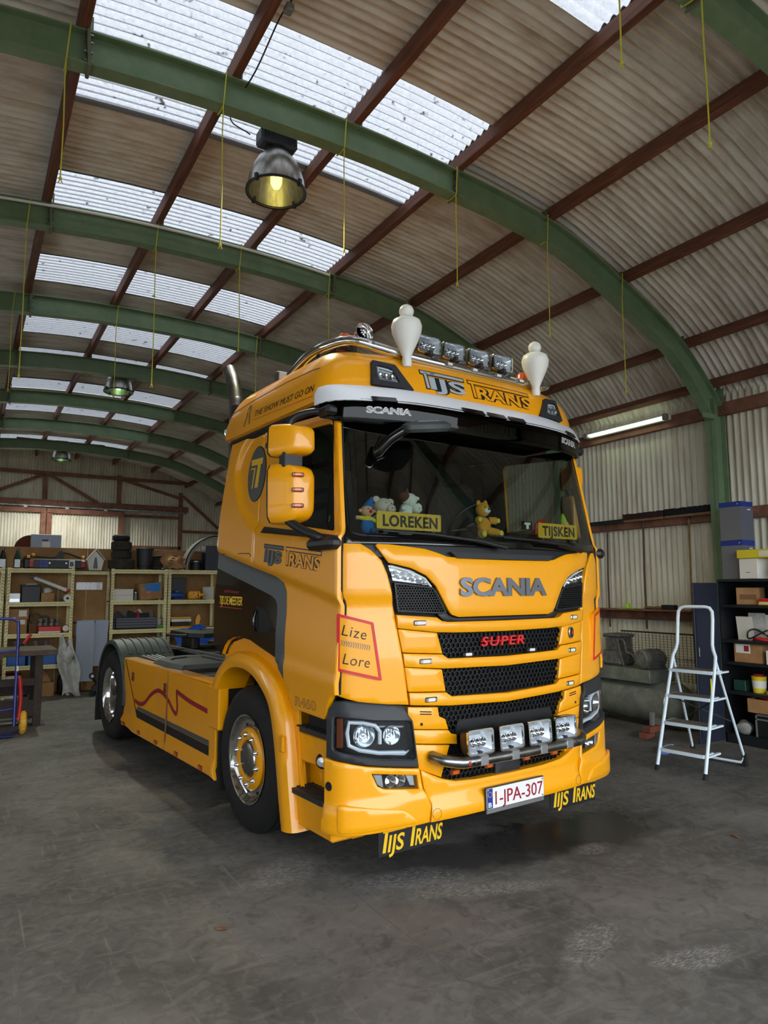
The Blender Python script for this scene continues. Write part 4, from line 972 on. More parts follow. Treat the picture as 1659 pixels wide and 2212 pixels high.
greyp = [(2.098, 1.868), (1.40, 1.717), (1.12, 1.656), (1.05, 1.63), (1.015, 1.59), (1.003, 1.54), (1.003, 1.228), (.905, 1.15), (.875, 1.12), (.872, 1.25), (.878, 1.54), (.90, 1.68), (.945, 1.742), (1.06, 1.788), (1.40, 1.852), (2.098, 1.998)]
for s in (-1, 1):
    fn = Sd if s < 0 else SdR
    dr_ = patch(dpoly, fn, .03, .022, .006, [dwin]).build('cab_door', 'yellow_dusty' if 0 else 'yellow', TRUCK, 40)
    rp = patch(rpoly, fn, .03, .022, .006).build('cab_side', 'yellow', TRUCK, 40)
    patch(dense(inset(dwin, -.01), .08), lambda y, z, o: fn(y, z, o-.012), 0, .08, 0).build('door_window', 'side_glass', dr_, 40)
    patch([(.235, 1.985), (.235, 2.012), (1.29, 2.145), (1.29, 2.10), (.9, 2.058)], lambda y, z, o: fn(y, z, o+.006), .02, .06, .003).build('belt_strip', 'black_plastic', dr_, 40)
    for q, nm, m_ in ((blackp, 'black_field', 'black_gloss'), (greyp, 'grey_stripe', 'grey_print')):
        q1 = [p for p in q]; patch(q1, lambda y, z, o: fn(y, z, o+.004), .003, .022, 0).build(nm, m_, rp, 40)
    patch(dpoly, lambda y, z, o: fn(y, z, o-.034), .01, .08, 0, [inset(dwin, .0)]).build('door_trim', 'dash', dr_, 40)
    patch(rpoly, lambda y, z, o: fn(y, z, o-.034), .01, .08, 0).build('side_trim', 'dash', rp, 40)
    hpoly = rounded([(1.345, 1.585), (1.15, 1.548), (1.085, 1.405), (1.325, 1.39)], .03, 4)
    hc = patch(hpoly, lambda y, z, o: fn(y, z, o+.006), .003, .03, .001).build('handle_recess', 'dark_core', dr_, 40)
    mb = MB(); mb.tube([fn(1.31, 1.555, .012), fn(1.30, 1.50, .028), fn(1.295, 1.43, .028), fn(1.30, 1.405, .012)], .012, 8, flat=.7); mb.build('door_handle', 'black_gloss', hc, 50)
    el = [(1.482+.155*math.cos(a), 2.557+.212*math.sin(a)+.02*math.cos(a)*0) for a in [2*PI*i/40 for i in range(40)]]
    e1 = patch(el, lambda y, z, o: fn(y, z, o+.004), .003, .03, 0).build('oval_print', 'black_print', rp, 40)
    el2 = [((y-1.482)*.955+1.482, (z-2.557)*.965+2.557) for y, z in el]; patch(el2, lambda y, z, o: fn(y, z, o+.0055), .002, .03, 0).build('oval_field', 'grey_print', e1, 40)
    if s < 0:
        mb = MB(); f3 = lambda y, z, o: fn(y, z, o+.006)
        for q in ([(1.585, 2.678), (1.385, 2.665), (1.393, 2.625), (1.40, 2.59), (1.458, 2.594), (1.507, 2.447), (1.44+.008, 2.443), (1.418, 2.63), (1.585, 2.655)], [(1.585, 2.646), (1.512, 2.642), (1.512, 2.60), (1.553, 2.598), (1.59, 2.60)]):
            mb.add([f3(y, z, .001) for y, z in q], [tuple(range(len(q)))])
        mb = MB(); mb.prism([(1.585, 2.675), (1.385, 2.668), (1.392, 2.622), (1.582, 2.629)], f3, 0, .0012); mb.prism([(1.466, 2.63), (1.416, 2.63), (1.445, 2.45), (1.50, 2.452)], f3, 0, .0012); mb.build('oval_letter', 'plate_yellow', e1, 0)
        mb = MB(); mb.prism([(1.59, 2.611), (1.505, 2.608), (1.535, 2.45), (1.552, 2.45), (1.528, 2.598), (1.592, 2.60)], f3, 0, .0012); mb.build('oval_letter_line', 'plate_yellow', e1, 0)
        tijs(dr_, 1.222, .425, 1.885, 2.0, lambda y, z, o: Sd(y, z-.115*(1.222-y)*.98+.012, o), 'grey_print', 'yellow', 'black_print', e=.007, split=.36)
        text_mb('R460', .722, .455, .972, 1.03, Sd, .001, .0018, bold=.03).build('model_print_outline', 'cardboard_dark', dr_, 0)
        text_mb('R460', .717, .460, .976, 1.026, Sd, .0015, .0024, bold=-.012).build('model_print', 'yellow', dr_, 0)
        # company block on the black field
        g = MB(); fnb = lambda y, z, o: Sd(y, z, o+.0045)
        text_mb('TIJS DE MEESTER', 1.995, 1.563, 1.585, 1.652, lambda y, z, o: fnb(y, z-.015*(1.995-y), o), 0, .001, bold=.01, spacing=.85, mb=g); g.build('company_print', 'plate_yellow', rp, 0)
        text_mb('special transport', 1.91, 1.64, 1.678, 1.702, lambda y, z, o: fnb(y, z-.04*(1.91-y), o), 0, .001).build('company_print', 'dark_red', rp, 0)
        MB().prism([(1.995, 1.567), (1.56, 1.556), (1.56, 1.552), (1.995, 1.562)], fnb, 0, .001).build('company_line', 'red', rp, 0)
        panel_line = MB().tube([Sd(y, z, .001) for y, z in [(2.085, 1.955), (2.06, 1.972), (2.0, 1.979), (1.6, 1.965), (1.45, 1.958), (1.42, 1.935)]], .003, 6).build('panel_joint', 'dark_core', rp, 50)

# ---- roof
RING = [(2.868, 1.14, .30, 2.0), (2.885, 1.195, .255, 2.035), (2.93, 1.2, .247, 2.035), (2.985, 1.193, .247, 2.02), (3.05, 1.182, .259, 1.99), (3.11, 1.163, .272, 1.955), (3.155, 1.142, .286, 1.925), (3.20, 1.112, .312, 1.895), (3.24, 1.07, .355, 1.865), (3.275, 1.01, .42, 1.83), (3.302, .92, .52, 1.78), (3.322, .78, .66, 1.70), (3.334, .55, .86, 1.55), (3.338, .25, 1.05, 1.35)]
def ring(hw, yf, yr, n=17):
    pts = []; k = hw/1.2
    for i in range(-n, n+1):
        s = 1.30*i/n; x, y, nx, ny = plan(s); pts.append((x*k, yf+(y-.052)))
    ylast = pts[-1][1]; rc = .10*k
    for t in (.33, .66): pts.append((hw, ylast+(yr-rc-ylast)*t))
    for a in (0, .3, .6, .9, 1.2, PI/2): pts.append((hw-rc+rc*math.cos(a), yr-rc+rc*math.sin(a)))
    q = pts[2*n+1:]; pts += [(-x, y) for x, y in reversed(q)]
    return pts
mb = MB(); rings = [ring(h, yf, yr) for (z, h, yf, yr) in RING]; n_ = len(rings[0])
mb.add([(x, y, RING[i][0]) for i, rg in enumerate(rings) for x, y in rg], [(i*n_+k, i*n_+(k+1) % n_, (i+1)*n_+(k+1) % n_, (i+1)*n_+k) for i in range(len(rings)-1) for k in range(n_)]+[tuple((len(rings)-1)*n_+k for k in range(n_))])
roof = mb.build('cab_roof', 'yellow', TRUCK, 50)
mb = MB(); rg2 = [ring(h-.03, yf+.03, yr-.03) for (z, h, yf, yr) in RING]; mb.add([(x, y, RING[i][0]-.025) for i, rg in enumerate(rg2) for x, y in rg], [(i*n_+k, i*n_+(k+1) % n_, (i+1)*n_+(k+1) % n_, (i+1)*n_+k) for i in range(len(rg2)-1) for k in range(n_)]+[tuple((len(rg2)-1)*n_+k for k in range(n_))])
mb.build('roof_lining', 'seat_cloth', roof, 50)
def yfz(z):
    for a, b in zip(RING[1:], RING[2:]):
        if a[0] <= z <= b[0]: t = (z-a[0])/(b[0]-a[0]); return a[2]+(b[2]-a[2])*t, a[1]+(b[1]-a[1])*t
    return .25, 1.2
def RF(x, z, o):                             # roof front
    yf, hw = yfz(z); return (x, yf+plan_y(x*1.2/hw)-.052-o*.93, z+o*.3)
def RS(y, z, o): yf, hw = yfz(z); return (-(hw+o), y, z)
tijs(roof, -.50, .53, 3.03, 3.152, RF, 'silver_print', 'yellow', 'black_print', e=.008, split=.36, gap=.045, base=.002, shear=-.12)
show = lambda y, z, o: RS(y, z, o)
text_mb('THE SHOW MUST GO ON', 1.425, .53, 2.972, 3.02, show, .001, .002, shear=.25, slope=.02, spacing=1.02).build('roof_print', 'black_print', roof, 0)
MB().prism([(1.44, 2.952), (.53, 2.925), (.53, 2.922), (1.44, 2.949)], show, .0006, .002).build('roof_line', 'red', roof, 0)
mb = MB()       # plain standing mark beside the slogan
mb.prism([(1.60, 2.93), (1.575, 2.93), (1.545, 3.01), (1.552, 3.05), (1.535, 3.06), (1.52, 3.05), (1.525, 3.01), (1.505, 2.93), (1.485, 2.93), (1.505, 3.02), (1.50, 3.07), (1.52, 3.09), (1.55, 3.09), (1.57, 3.06), (1.57, 3.0)], show, .001, .002); mb.build('roof_mark', 'cardboard_dark', roof, 0)
MB().tube([RS(y, z, .0005) for y, z in [(1.9, 3.095), (1.5, 3.125), (1.0, 3.135), (.60, 3.12), (.50, 3.105)]], .003, 6).build('roof_joint', 'cardboard_dark', roof, 50)
# roof position lamps
for s in (-1, 1):
    C = [Vector((s*.594, .262, 2.982)), Vector((s*.900, .307, 2.992)), Vector((s*.873, .352, 3.165)), Vector((s*.712, .318, 3.152))]
    nrm = (C[1]-C[0]).cross(C[3]-C[0]).normalized(); nrm = nrm if nrm.y < 0 else -nrm
    def QF(u, v, o): return (C[0]*(1-u)*(1-v)+C[1]*u*(1-v)+C[2]*u*v+C[3]*(1-u)*v)+nrm*o
    q = rounded([(0, 0), (1, 0), (1, 1), (0, 1)], .06, 3); il = rounded([(.26, .24), (.86, .22), (.84, .82), (.30, .80)], .08, 3)
    rl = patch(q, lambda u, v, o: QF(u, v, o+.022), .05, .12, .008, [il], step=.12).build('roof_lamp', 'charcoal', TRUCK, 40)
    patch(il, lambda u, v, o: QF(u, v, o+.004), .004, .2, 0, step=.2).build('lamp_back', 'reflector', rl, 40)
    for k in range(3): MB().lathe([(.001, 0), (.014, .004), (.022, .018), (.02, .018), (0, .006)], aim(QF(.42+.17*k, .42, .004), nrm), 12).build('lamp_cup', 'chrome', rl)
    MB().tube([QF(u, v, .014) for u, v in [(.30, .68), (.55, .72), (.78, .74), (.80, .35)]], .005, 6).build('light_guide', 'white_gloss', rl)
    patch(il, lambda u, v, o: QF(u, v, o+.019), .002, .3, 0, step=.3).build('lens', 'lens', rl, 40)

# ---- roof light bar, horns, beacons, ornaments
rb = [(-.96, 1.30, 3.30), (-.985, .98, 3.355), (-.985, .72, 3.355), (-.94, .50, 3.335), (-.80, .40, 3.29), (-.60, .365, 3.262), (-.3, .35, 3.253), (0, .345, 3.25)]
rb = rb+[(-a, b, c) for a, b, c in reversed(rb[:-1])]
rbar = MB().tube(catmull(rb, 6), .033, 14).build('roof_bar', 'chrome', TRUCK, 60)
for x in (-.353, -.121, .121, .353):
    spot(rbar, (x, .385 if abs(x) > .2 else .395, 3.39), .205, .125, -.05)
    MB().box(x-.03, x+.03, .30, .385, 3.275, 3.30, .004).build('clamp', 'steel', rbar, 0); MB().box(x-.012, x+.012, .36, .43, 3.28, 3.345).build('foot', 'charcoal', rbar, 0)
for x in (-.235, 0, .235, .47): marker(rbar, (x, .312, 3.253), (0, -1, 0), .075, .026, 'white_print', 'steel', 'bar_lamp')
for y in (.62, ): pass
marker(rbar, (-.86, .405, 3.305), (-.55, -.83, 0), .09, .026, 'white_print', 'steel', 'bar_lamp'); marker(rbar, (-1.0, .72, 3.36), (-1, -.15, 0), .085, .026, 'reflector', 'steel', 'bar_lamp')
for x, y, z in ((-.95, .9, 3.30), (.95, .9, 3.30), (-.62, .40, 3.22), (.62, .40, 3.22), (0, .38, 3.23)): MB().cyl((x, y, z-.03), (x, y, z+.06), .012, n=8).build('bar_foot', 'charcoal', rbar)
text_mb('HiBar', .50, .575, 3.262, 3.283, lambda u, v, o: (u, .318-o, v), 0, .002).build('bar_print', 'black_print', rbar, 0)
hn = MB().lathe([(.066, 0), (.058, .012), (.045, .05), (.030, .12), (.018, .25), (.014, .42), (.010, .42), (.014, .24), (.026, .115), (.041, .05), (.060, .004)], aim((-.84, .47, 3.405), (.06, 1, -.12)), 28, closed=True).build('horn', 'chrome', TRUCK, 60)
MB().box(-.87, -.80, .62, .68, 3.30, 3.40, .01).build('horn_foot', 'charcoal', hn, 0)
for x, y in ((-.86, .68), (.80, .60), (.28, .62)):
    bc_ = MB().lathe([(0, .115), (.04, .11), (.052, .09), (.058, .0), (0, 0)], Matrix.Translation((x, y, 3.335 if abs(x) > .5 else 3.33)), 18).build('beacon', 'amber', TRUCK, 40); MB().lathe([(.065, -.02), (.065, .004), (0, .004)], Matrix.Translation((x, y, 3.335)), 18).build('beacon_base', 'charcoal', bc_, 40)
wl_ = MB().box(-.96, -.86, 1.52, 1.58, 3.30, 3.40, .012).build('work_lamp', 'steel', TRUCK, 0); MB().box(-.95, -.87, 1.505, 1.52, 3.31, 3.39, .004).build('lens', 'reflector', wl_, 0)
for s in (-1, 1):
    # plain white ornament standing on the roof edge
    mb = MB(); mb.lathe([(0, 0), (.028, .004), (.034, .03), (.030, .07), (.045, .11), (.072, .17), (.098, .235), (.104, .28), (.092, .318), (.06, .338), (.04, .345)], Matrix.Translation((s*.618, .30, 3.155)), 24)
    orn = mb.build('roof_ornament', 'white_plastic', TRUCK, 60); orn['label'] = 'plain white plastic roof ornament'
    MB().ell((s*.618, .30, 3.155+.385), (.05, .05, .048), 18, 12).build('ornament_knob', 'white_plastic', orn, 60)

# ---- mirrors
def mirror(s):
    sg = -1 if s < 0 else 1
    arm = MB().tube(catmull([(sg*1.16, .42, 2.80), (sg*1.24, .48, 2.80), (sg*1.33, .55, 2.76), (sg*1.36, .57, 2.66)], 5), .024, 10).build('mirror_arm', 'black_plastic', TRUCK, 60)
    MB().box(sg*1.12, sg*1.21, .33, .47, 2.765, 2.83, .02).build('arm_mount', 'black_plastic', arm, 0)
    lo = MB().tube(catmull([(sg*1.20, .36, 1.985), (sg*1.25, .40, 2.02), (sg*1.30, .48, 2.06), (sg*1.35, .56, 2.12)], 5), .028, 10).build('mirror_arm', 'black_plastic', TRUCK, 60)
    mb = MB(); mb.box(sg*1.17, sg*1.265, .20, .50, 1.93, 2.005, .025); mb.build('arm_mount', 'black_plastic', lo, 0)
    MB().box(sg*1.26, sg*1.40, .53, .60, 2.44, 2.55, .01).build('mirror_link', 'black_plastic', arm, 0)
    def shell(cx, cz, w, h, d, yb, sh, nm, tap):
        mb = MB(); N1, N2 = 28, 12
        def fn(u, v):
            a = 2*PI*u; e = 7; c, si = math.cos(a), math.sin(a)
            r = 1/((abs(c)**e+abs(si)**e)**(1/e)); t = v*PI/2; k = math.cos(t)**.34; yy = yb-d*math.sin(t)**.9
            return (sg*(cx-sh*math.sin(t)-c*r*w/2*k*(1+tap*si*.5)), yy, cz+si*r*h/2*k)
        mb.grid(fn, N1, N2); m_ = mb.build(nm, 'yellow', arm, 60)
        mb = MB(); pl = [fn(i/28, 0) for i in range(28)]; mb.add(pl+[(x, y_+.02, z) for x, y_, z in pl], [(i, (i+1) % 28, 28+(i+1) % 28, 28+i) for i in range(28)]+[tuple(range(28, 56))]); mb.build('mirror_back', 'black_plastic', m_, 0)
        mb = MB(); mb.add([(cx*sg+(x-cx*sg)*.92, yb+.022, cz+(z-cz)*.93) for x, y_, z in pl], [tuple(range(28))]); mb.build('mirror_glass', 'chrome', m_, 0)
        return m_, fn
    up_, f1 = shell(1.36, 2.622, .19, .205, .165, .63, .085, 'wide_mirror_housing', -.05)
    lw, f2 = shell(1.36, 2.287, .19, .375, .165, .63, .085, 'mirror_housing', .05)
    for z in (2.393, 2.30, 2.203): marker(lw, (sg*1.335, .462, z), (sg*.42, -.91, 0), .075, .026, 'amber', 'amber_dark', 'mirror_lamp')
    MB().ell((sg*1.40, .68, 2.60), (.05, .05, .035), 12, 8).build('mirror_pivot', 'black_plastic', arm, 60)
mirror(-1); mirror(1)
# ---- front wheel arches
AO = [(2.065, .97), (2.02, 1.03), (1.916, 1.12), (1.77, 1.205), (1.60, 1.245), (1.42, 1.245), (1.256, 1.212), (1.10, 1.15), (.966, 1.069), (.88, .95), (.829, .851), (.78, .66), (.74, .45), (.69, .208)]
AI = [(1.935, .93), (1.89, .985), (1.82, 1.05), (1.71, 1.105), (1.58, 1.125), (1.42, 1.12), (1.28, 1.083), (1.16, 1.02), (1.06, .94), (1.005, .84), (.965, .714), (.925, .55), (.89, .38), (.843, .194)]
AO = [(p.x, p.y) for p in catmull([(a, b, 0) for a, b in AO], 4)]; AI = [(p.x, p.y) for p in catmull([(a, b, 0) for a, b in AI], 4)]
for s in (-1, 1):
    def strip(i0, i1):
        mb = MB(); prof = [(0, 1.10), (0, 1.195), (.10, 1.222), (.35, 1.24), (.7, 1.243), (.92, 1.232), (1, 1.20), (1, .93), (.97, .93), (.97, 1.1)]
        vs = []; m_ = len(prof)
        for i in range(i0, i1+1):
            for (t, X) in prof: vs.append((s*X, AO[i][0]+(AI[i][0]-AO[i][0])*t, AO[i][1]+(AI[i][1]-AO[i][1])*t))
        n = i1-i0+1; fs = [(i*m_+k, i*m_+(k+1) % m_, (i+1)*m_+(k+1) % m_, (i+1)*m_+k) for i in range(n-1) for k in range(m_)]+[tuple(range(m_)), tuple((n-1)*m_+k for k in range(m_))]
        return mb.add(vs, fs)
    N = len(AO)-1
    for i0, i1 in ((0, 3), (3, 36), (36, N)):
        mb = strip(i0, i1)
        o = mb.build('wheel_arch', 'yellow', TRUCK, 35)
    MB().box(s*1.235, s*1.258, .775, .838, .675, .775, .008).build('side_repeater', 'yellow', o, 0)
    # liner behind the arch
    mb = MB(); mb.add([(s*1.0, y, z) for y, z in AI]+[(s*.55, y, z) for y, z in AI], [(i, i+1, len(AI)+i+1, len(AI)+i) for i in range(len(AI)-1)]); mb.build('arch_liner', 'rubber', TRUCK, 40)
    # yellow flank behind arch, under the door
    q = [(1.96, 1.20), (1.81, 1.30), (1.58, 1.345), (1.40, 1.33), (1.10, 1.262), (.9, 1.14), (.76, .945), (.74, .6), (.66, .3), (.9, .9), (1.10, 1.10), (1.42, 1.20), (1.60, 1.20), (1.80, 1.16), (1.95, 1.06)]
    patch(q, lambda y, z, o: (s*(1.155+o), y, z), .02, .06, .003).build('arch_flank', 'yellow', TRUCK, 30)
    # steps
    MB().box(s*.95, s*1.05, .29, .80, .25, 1.05, .01).build('step_back', 'yellow', TRUCK, 0)
    lw = MB().box(s*.98, s*1.18, .30, .76, .25, .435, .012).build('step_box', 'yellow', TRUCK, 0)
    uw = MB().box(s*1.0, s*1.145, .315, .75, .62, .805, .015).build('step_box', 'yellow', TRUCK, 0)
    for (par, z, x1, y0, y1) in ((lw, .437, 1.205, .34, .77), (uw, .807, 1.165, .335, .75)):
        tr = MB().prism(rounded([(y0, .98), (y1, .98), (y1, x1), (y0+.03, x1)], .03), lambda y, x, o: (s*x, y, z+o), 0, .03).build('tread', 'charcoal', par, 0)
        mb = MB()
        for i in range(9):
            for j in range(5): yy = y0+.035+i*.044; xx = 1.0+j*.04; mb.box(s*xx-.013, s*xx+.013, yy, yy+.03, z+.029, z+.037)
        mb.build('tread_studs', 'charcoal', tr, 0)
    MB().box(s*.99, s*1.0, .30, .77, .43, .64).build('step_well', 'yellow', TRUCK, 0)
    MB().cyl((s*1.07, .45, .50), (s*1.07, .45, .66), .03, n=12).build('step_post', 'black_plastic', TRUCK)
    sl = MB().lathe([(0, .045), (.03, .04), (.046, .02), (.05, 0), (.05, -.03), (0, -.03)], aim((s*1.12, .50, .665), (s*.75, -.66, 0)), 18).build('side_lamp', 'black_plastic', TRUCK)
    MB().lathe([(0, .05), (.026, .044), (.038, .03), (0, .03)], aim((s*1.12, .50, .665), (s*.75, -.66, 0)), 18).build('lens', 'reflector', sl)
    # soft mud guard behind the front wheel
    mb = MB(); mb.box(s*.85, s*1.19, 1.985, 2.0, .16, .95); mg = mb.build('spray_guard', 'rubber', TRUCK, 0)
    mb = MB()
    for i in range(12):
        for j in range(28): mb.box(s*(.87+i*.028)-.008, s*(.87+i*.028)+.008, 1.974, 1.986, .17+j*.028, .185+j*.028)
    mb.build('guard_studs', 'rubber', mg, 0)

# ---- wheels
def wheel(sg, yc, rear):
    t = MB(); x_out = 1.2
    def tyre(x0, x1):            # outer face x0, inner face x1
        w = x0-x1; m_ = (x0+x1)/2; prof = [(.295, x0-.02), (.33, x0-.004), (.40, x0), (.455, x0-.006), (.487, x0-.03), (.500, x0-.055)]
        for k in range(4):
            c = m_+w*(.24-.16*k); prof += [(.502, c+.018), (.490, c+.014), (.490, c+.004), (.502, c)]
        prof += [(.500, x1+.055), (.487, x1+.03), (.455, x1+.006), (.40, x1), (.33, x1+.004), (.295, x1+.02)]
        return prof
    mt = Matrix.Translation((0, yc, .502)) @ (Matrix.Rotation(PI/2, 4, 'Y') if sg > 0 else Matrix.Rotation(-PI/2, 4, 'Y'))
    pr = tyre(x_out, x_out-.30); mb = MB(); mb.lathe(pr, mt, 56); ty = mb.build('wheel', 'rubber', TRUCK, 50)
    if rear: MB().lathe(tyre(.88, .58), mt, 48).build('inner_tyre', 'rubber', ty, 50)
    if rear: rim = [(.298, 1.185), (.306, 1.194), (.300, 1.188), (.285, 1.17), (.275, 1.12), (.262, 1.03), (.255, .95), (.20, .945), (.14, .95), (0, .95)]
    else: rim = [(.300, 1.185), (.306, 1.195), (.296, 1.192), (.282, 1.172), (.268, 1.155), (.245, 1.145), (.215, 1.150), (.19, 1.16), (.0, 1.16)]
    rm = MB().lathe(rim, mt, 56).build('rim', 'chrome', ty, 35)
    if rear:
        MB().lathe([(.0, 1.06), (.09, 1.06), (.11, 1.03), (.115, .95)], mt, 32).build('hub', 'steel', ty, 35)
        for k in range(10):
            a = 2*PI*k/10; p0 = mt @ Vector((.168*math.cos(a), .168*math.sin(a), .945)); p1 = mt @ Vector((.168*math.cos(a), .168*math.sin(a), .99)); MB().cyl(p0, p1, .017, .012, 8).build('nut', 'chrome', ty, 40)
        mb = MB()
        for k in range(10):
            a = 2*PI*(k+.5)/10; mb.lathe([(0, .9465), (.027, .9465), (.027, .944)], mt @ Matrix.Translation((.225*math.cos(a), .225*math.sin(a), 0)), 14)
        mb.build('hand_holes', 'dark_core', ty, 0)
    else:
        MB().lathe([(.212, 1.150), (.216, 1.166), (.205, 1.178), (.180, 1.186), (.155, 1.188), (.130, 1.182), (.122, 1.17), (.120, 1.155)], mt, 48).build('hub_ring', 'yellow', ty, 40)
        MB().lathe([(0, 1.196), (.09, 1.195), (.112, 1.187), (.121, 1.17), (.121, 1.155)], mt, 40).build('hub_cap', 'steel', ty, 40)
        for k in range(10):
            a = 2*PI*k/10+.1; p0 = mt @ Vector((.168*math.cos(a), .168*math.sin(a), 1.18)); p1 = mt @ Vector((.168*math.cos(a), .168*math.sin(a), 1.214)); MB().tube([p0, p0.lerp(p1, .6), p1], [.019, .017, .008], 10).build('nut', 'chrome', ty, 40)
        mb = MB()
        for k in range(10):
            a = 2*PI*k/10+.41; mb.lathe([(0, 1.1475), (.021, 1.1475), (.021, 1.144)], mt @ Matrix.Translation((.238*math.cos(a), .238*math.sin(a), 0)), 12)
        mb.build('hand_holes', 'dark_core', ty, 0)
    return ty
for sg in (-1, 1): wheel(sg, 1.46, False); wheel(sg, 5.253, True)

# ---- chassis
for s in (-1, 1):
    MB().box(s*.35, s*.43, .9, 6.25, .74, 1.0, .01).build('frame_rail', 'chassis', TRUCK, 0)
for y in (2.3, 3.4, 4.6, 5.9): MB().box(-.36, .36, y, y+.1, .78, .96, .01).build('cross_member', 'chassis', TRUCK, 0)
MB().cyl((-.9, 5.253, .502), (.9, 5.253, .502), .08, n=16).build('rear_axle', 'chassis', TRUCK); MB().cyl((-.9, 1.46, .502), (.9, 1.46, .502), .06, n=16).build('front_axle', 'chassis', TRUCK)
MB().box(-.42, .42, 1.0, 2.1, .55, 1.38, .04).build('engine_block', 'chassis', TRUCK, 0)
MB().box(-.5, .5, 2.06, 2.2, 1.2, 2.9, .02).build('cab_rear_wall', 'dark_core', TRUCK, 0)
MB().box(-1.12, 1.12, 1.99, 2.05, 1.3, 2.88, .03).build('cab_rear_panel', 'yellow', TRUCK, 0)
for s in (-1, 1):
    MB().box(s*.45, s*1.10, 2.25, 4.55, .32, .88, .05).build('fuel_tank' if s > 0 else 'air_tank_cover', 'chassis', TRUCK, 0)
    mb = MB(); mb.box(s*.42, s*1.13, 2.15, 3.16, .895, .925, .005); dk = mb.build('deck_plate', 'deck', TRUCK, 0)
    mb = MB()
    for k in range(6): mb.box(s*.45, s*1.1, 2.2+k*.16, 2.22+k*.16, .925, .930)
    mb.build('deck_ribs', 'deck', dk, 0)
    pl = [(3.12, .45), (3.12, 1.10), (3.45, 1.14), (3.9, 1.12), (4.15, .95), (4.25, .70), (4.2, .45)]
    mb = MB(); n = len(pl); c_ = (3.65, .78)
    mb.add([(s*x, y, .90) for y, x in pl]+[(s*x, y, .965) for y, x in pl]+[(s*(c_[1]+(x-c_[1])*.86), c_[0]+(y-c_[0])*.88, 1.0) for y, x in pl]+[(s*(c_[1]+(x-c_[1])*.6), c_[0]+(y-c_[0])*.62, 1.0) for y, x in pl]+[(s*(c_[1]+(x-c_[1])*.58), c_[0]+(y-c_[0])*.6, .985) for y, x in pl], [(r*n+i, r*n+(i+1) % n, (r+1)*n+(i+1) % n, (r+1)*n+i) for r in range(4) for i in range(n)]+[tuple(4*n+i for i in range(n))])
    mb.build('battery_cover', 'charcoal', TRUCK, 20)
    for k in range(4): MB().tube([(s*(1.0-.05*k), 4.15, .955), (s*(1.02-.05*k), 4.6, .975)], .012, 8).build('air_pipe', 'alu', TRUCK)
# fifth wheel with its plate
mb = MB(); pl = [(-.34, 5.75), (-.12, 5.95), (-.05, 5.5), (.05, 5.5), (.12, 5.95), (.34, 5.75), (.37, 5.0), (.26, 4.78), (-.26, 4.78), (-.37, 5.0)]
mb.prism(pl, lambda u, v, o: (u, v, 1.13+o), 0, .05); fwh = mb.build('fifth_wheel', 'black_plastic', TRUCK, 0)
mb = MB(); mb.box(-.34, -.24, 4.95, 5.35, .98, 1.13, .02); mb.box(.24, .34, 4.95, 5.35, .98, 1.13, .02); mb.build('fifth_wheel_foot', 'chassis', fwh, 0)
MB().tube([(-.3, 4.95, 1.15), (-.42, 5.2, 1.14), (-.46, 5.55, 1.135)], .018, 8, flat=.6).build('release_lever', 'charcoal', fwh)
MB().box(-.45, .45, 4.4, 5.4, .95, .985, .01).build('mounting_plate', 'chassis', TRUCK, 0)
cl = MB().tube(catmull([(-.35, 2.25, 1.9), (-.40, 2.6, 1.5), (-.2, 2.8, 1.15), (.05, 2.5, 1.3), (-.1, 2.25, 1.8)], 8), .015, 6).build('coiled_cable', 'black_plastic', TRUCK, 60)
MB().box(-.45, .1, 2.35, 3.3, .98, 1.16, .05).build('gearbox_cover', 'chassis', TRUCK, 0)
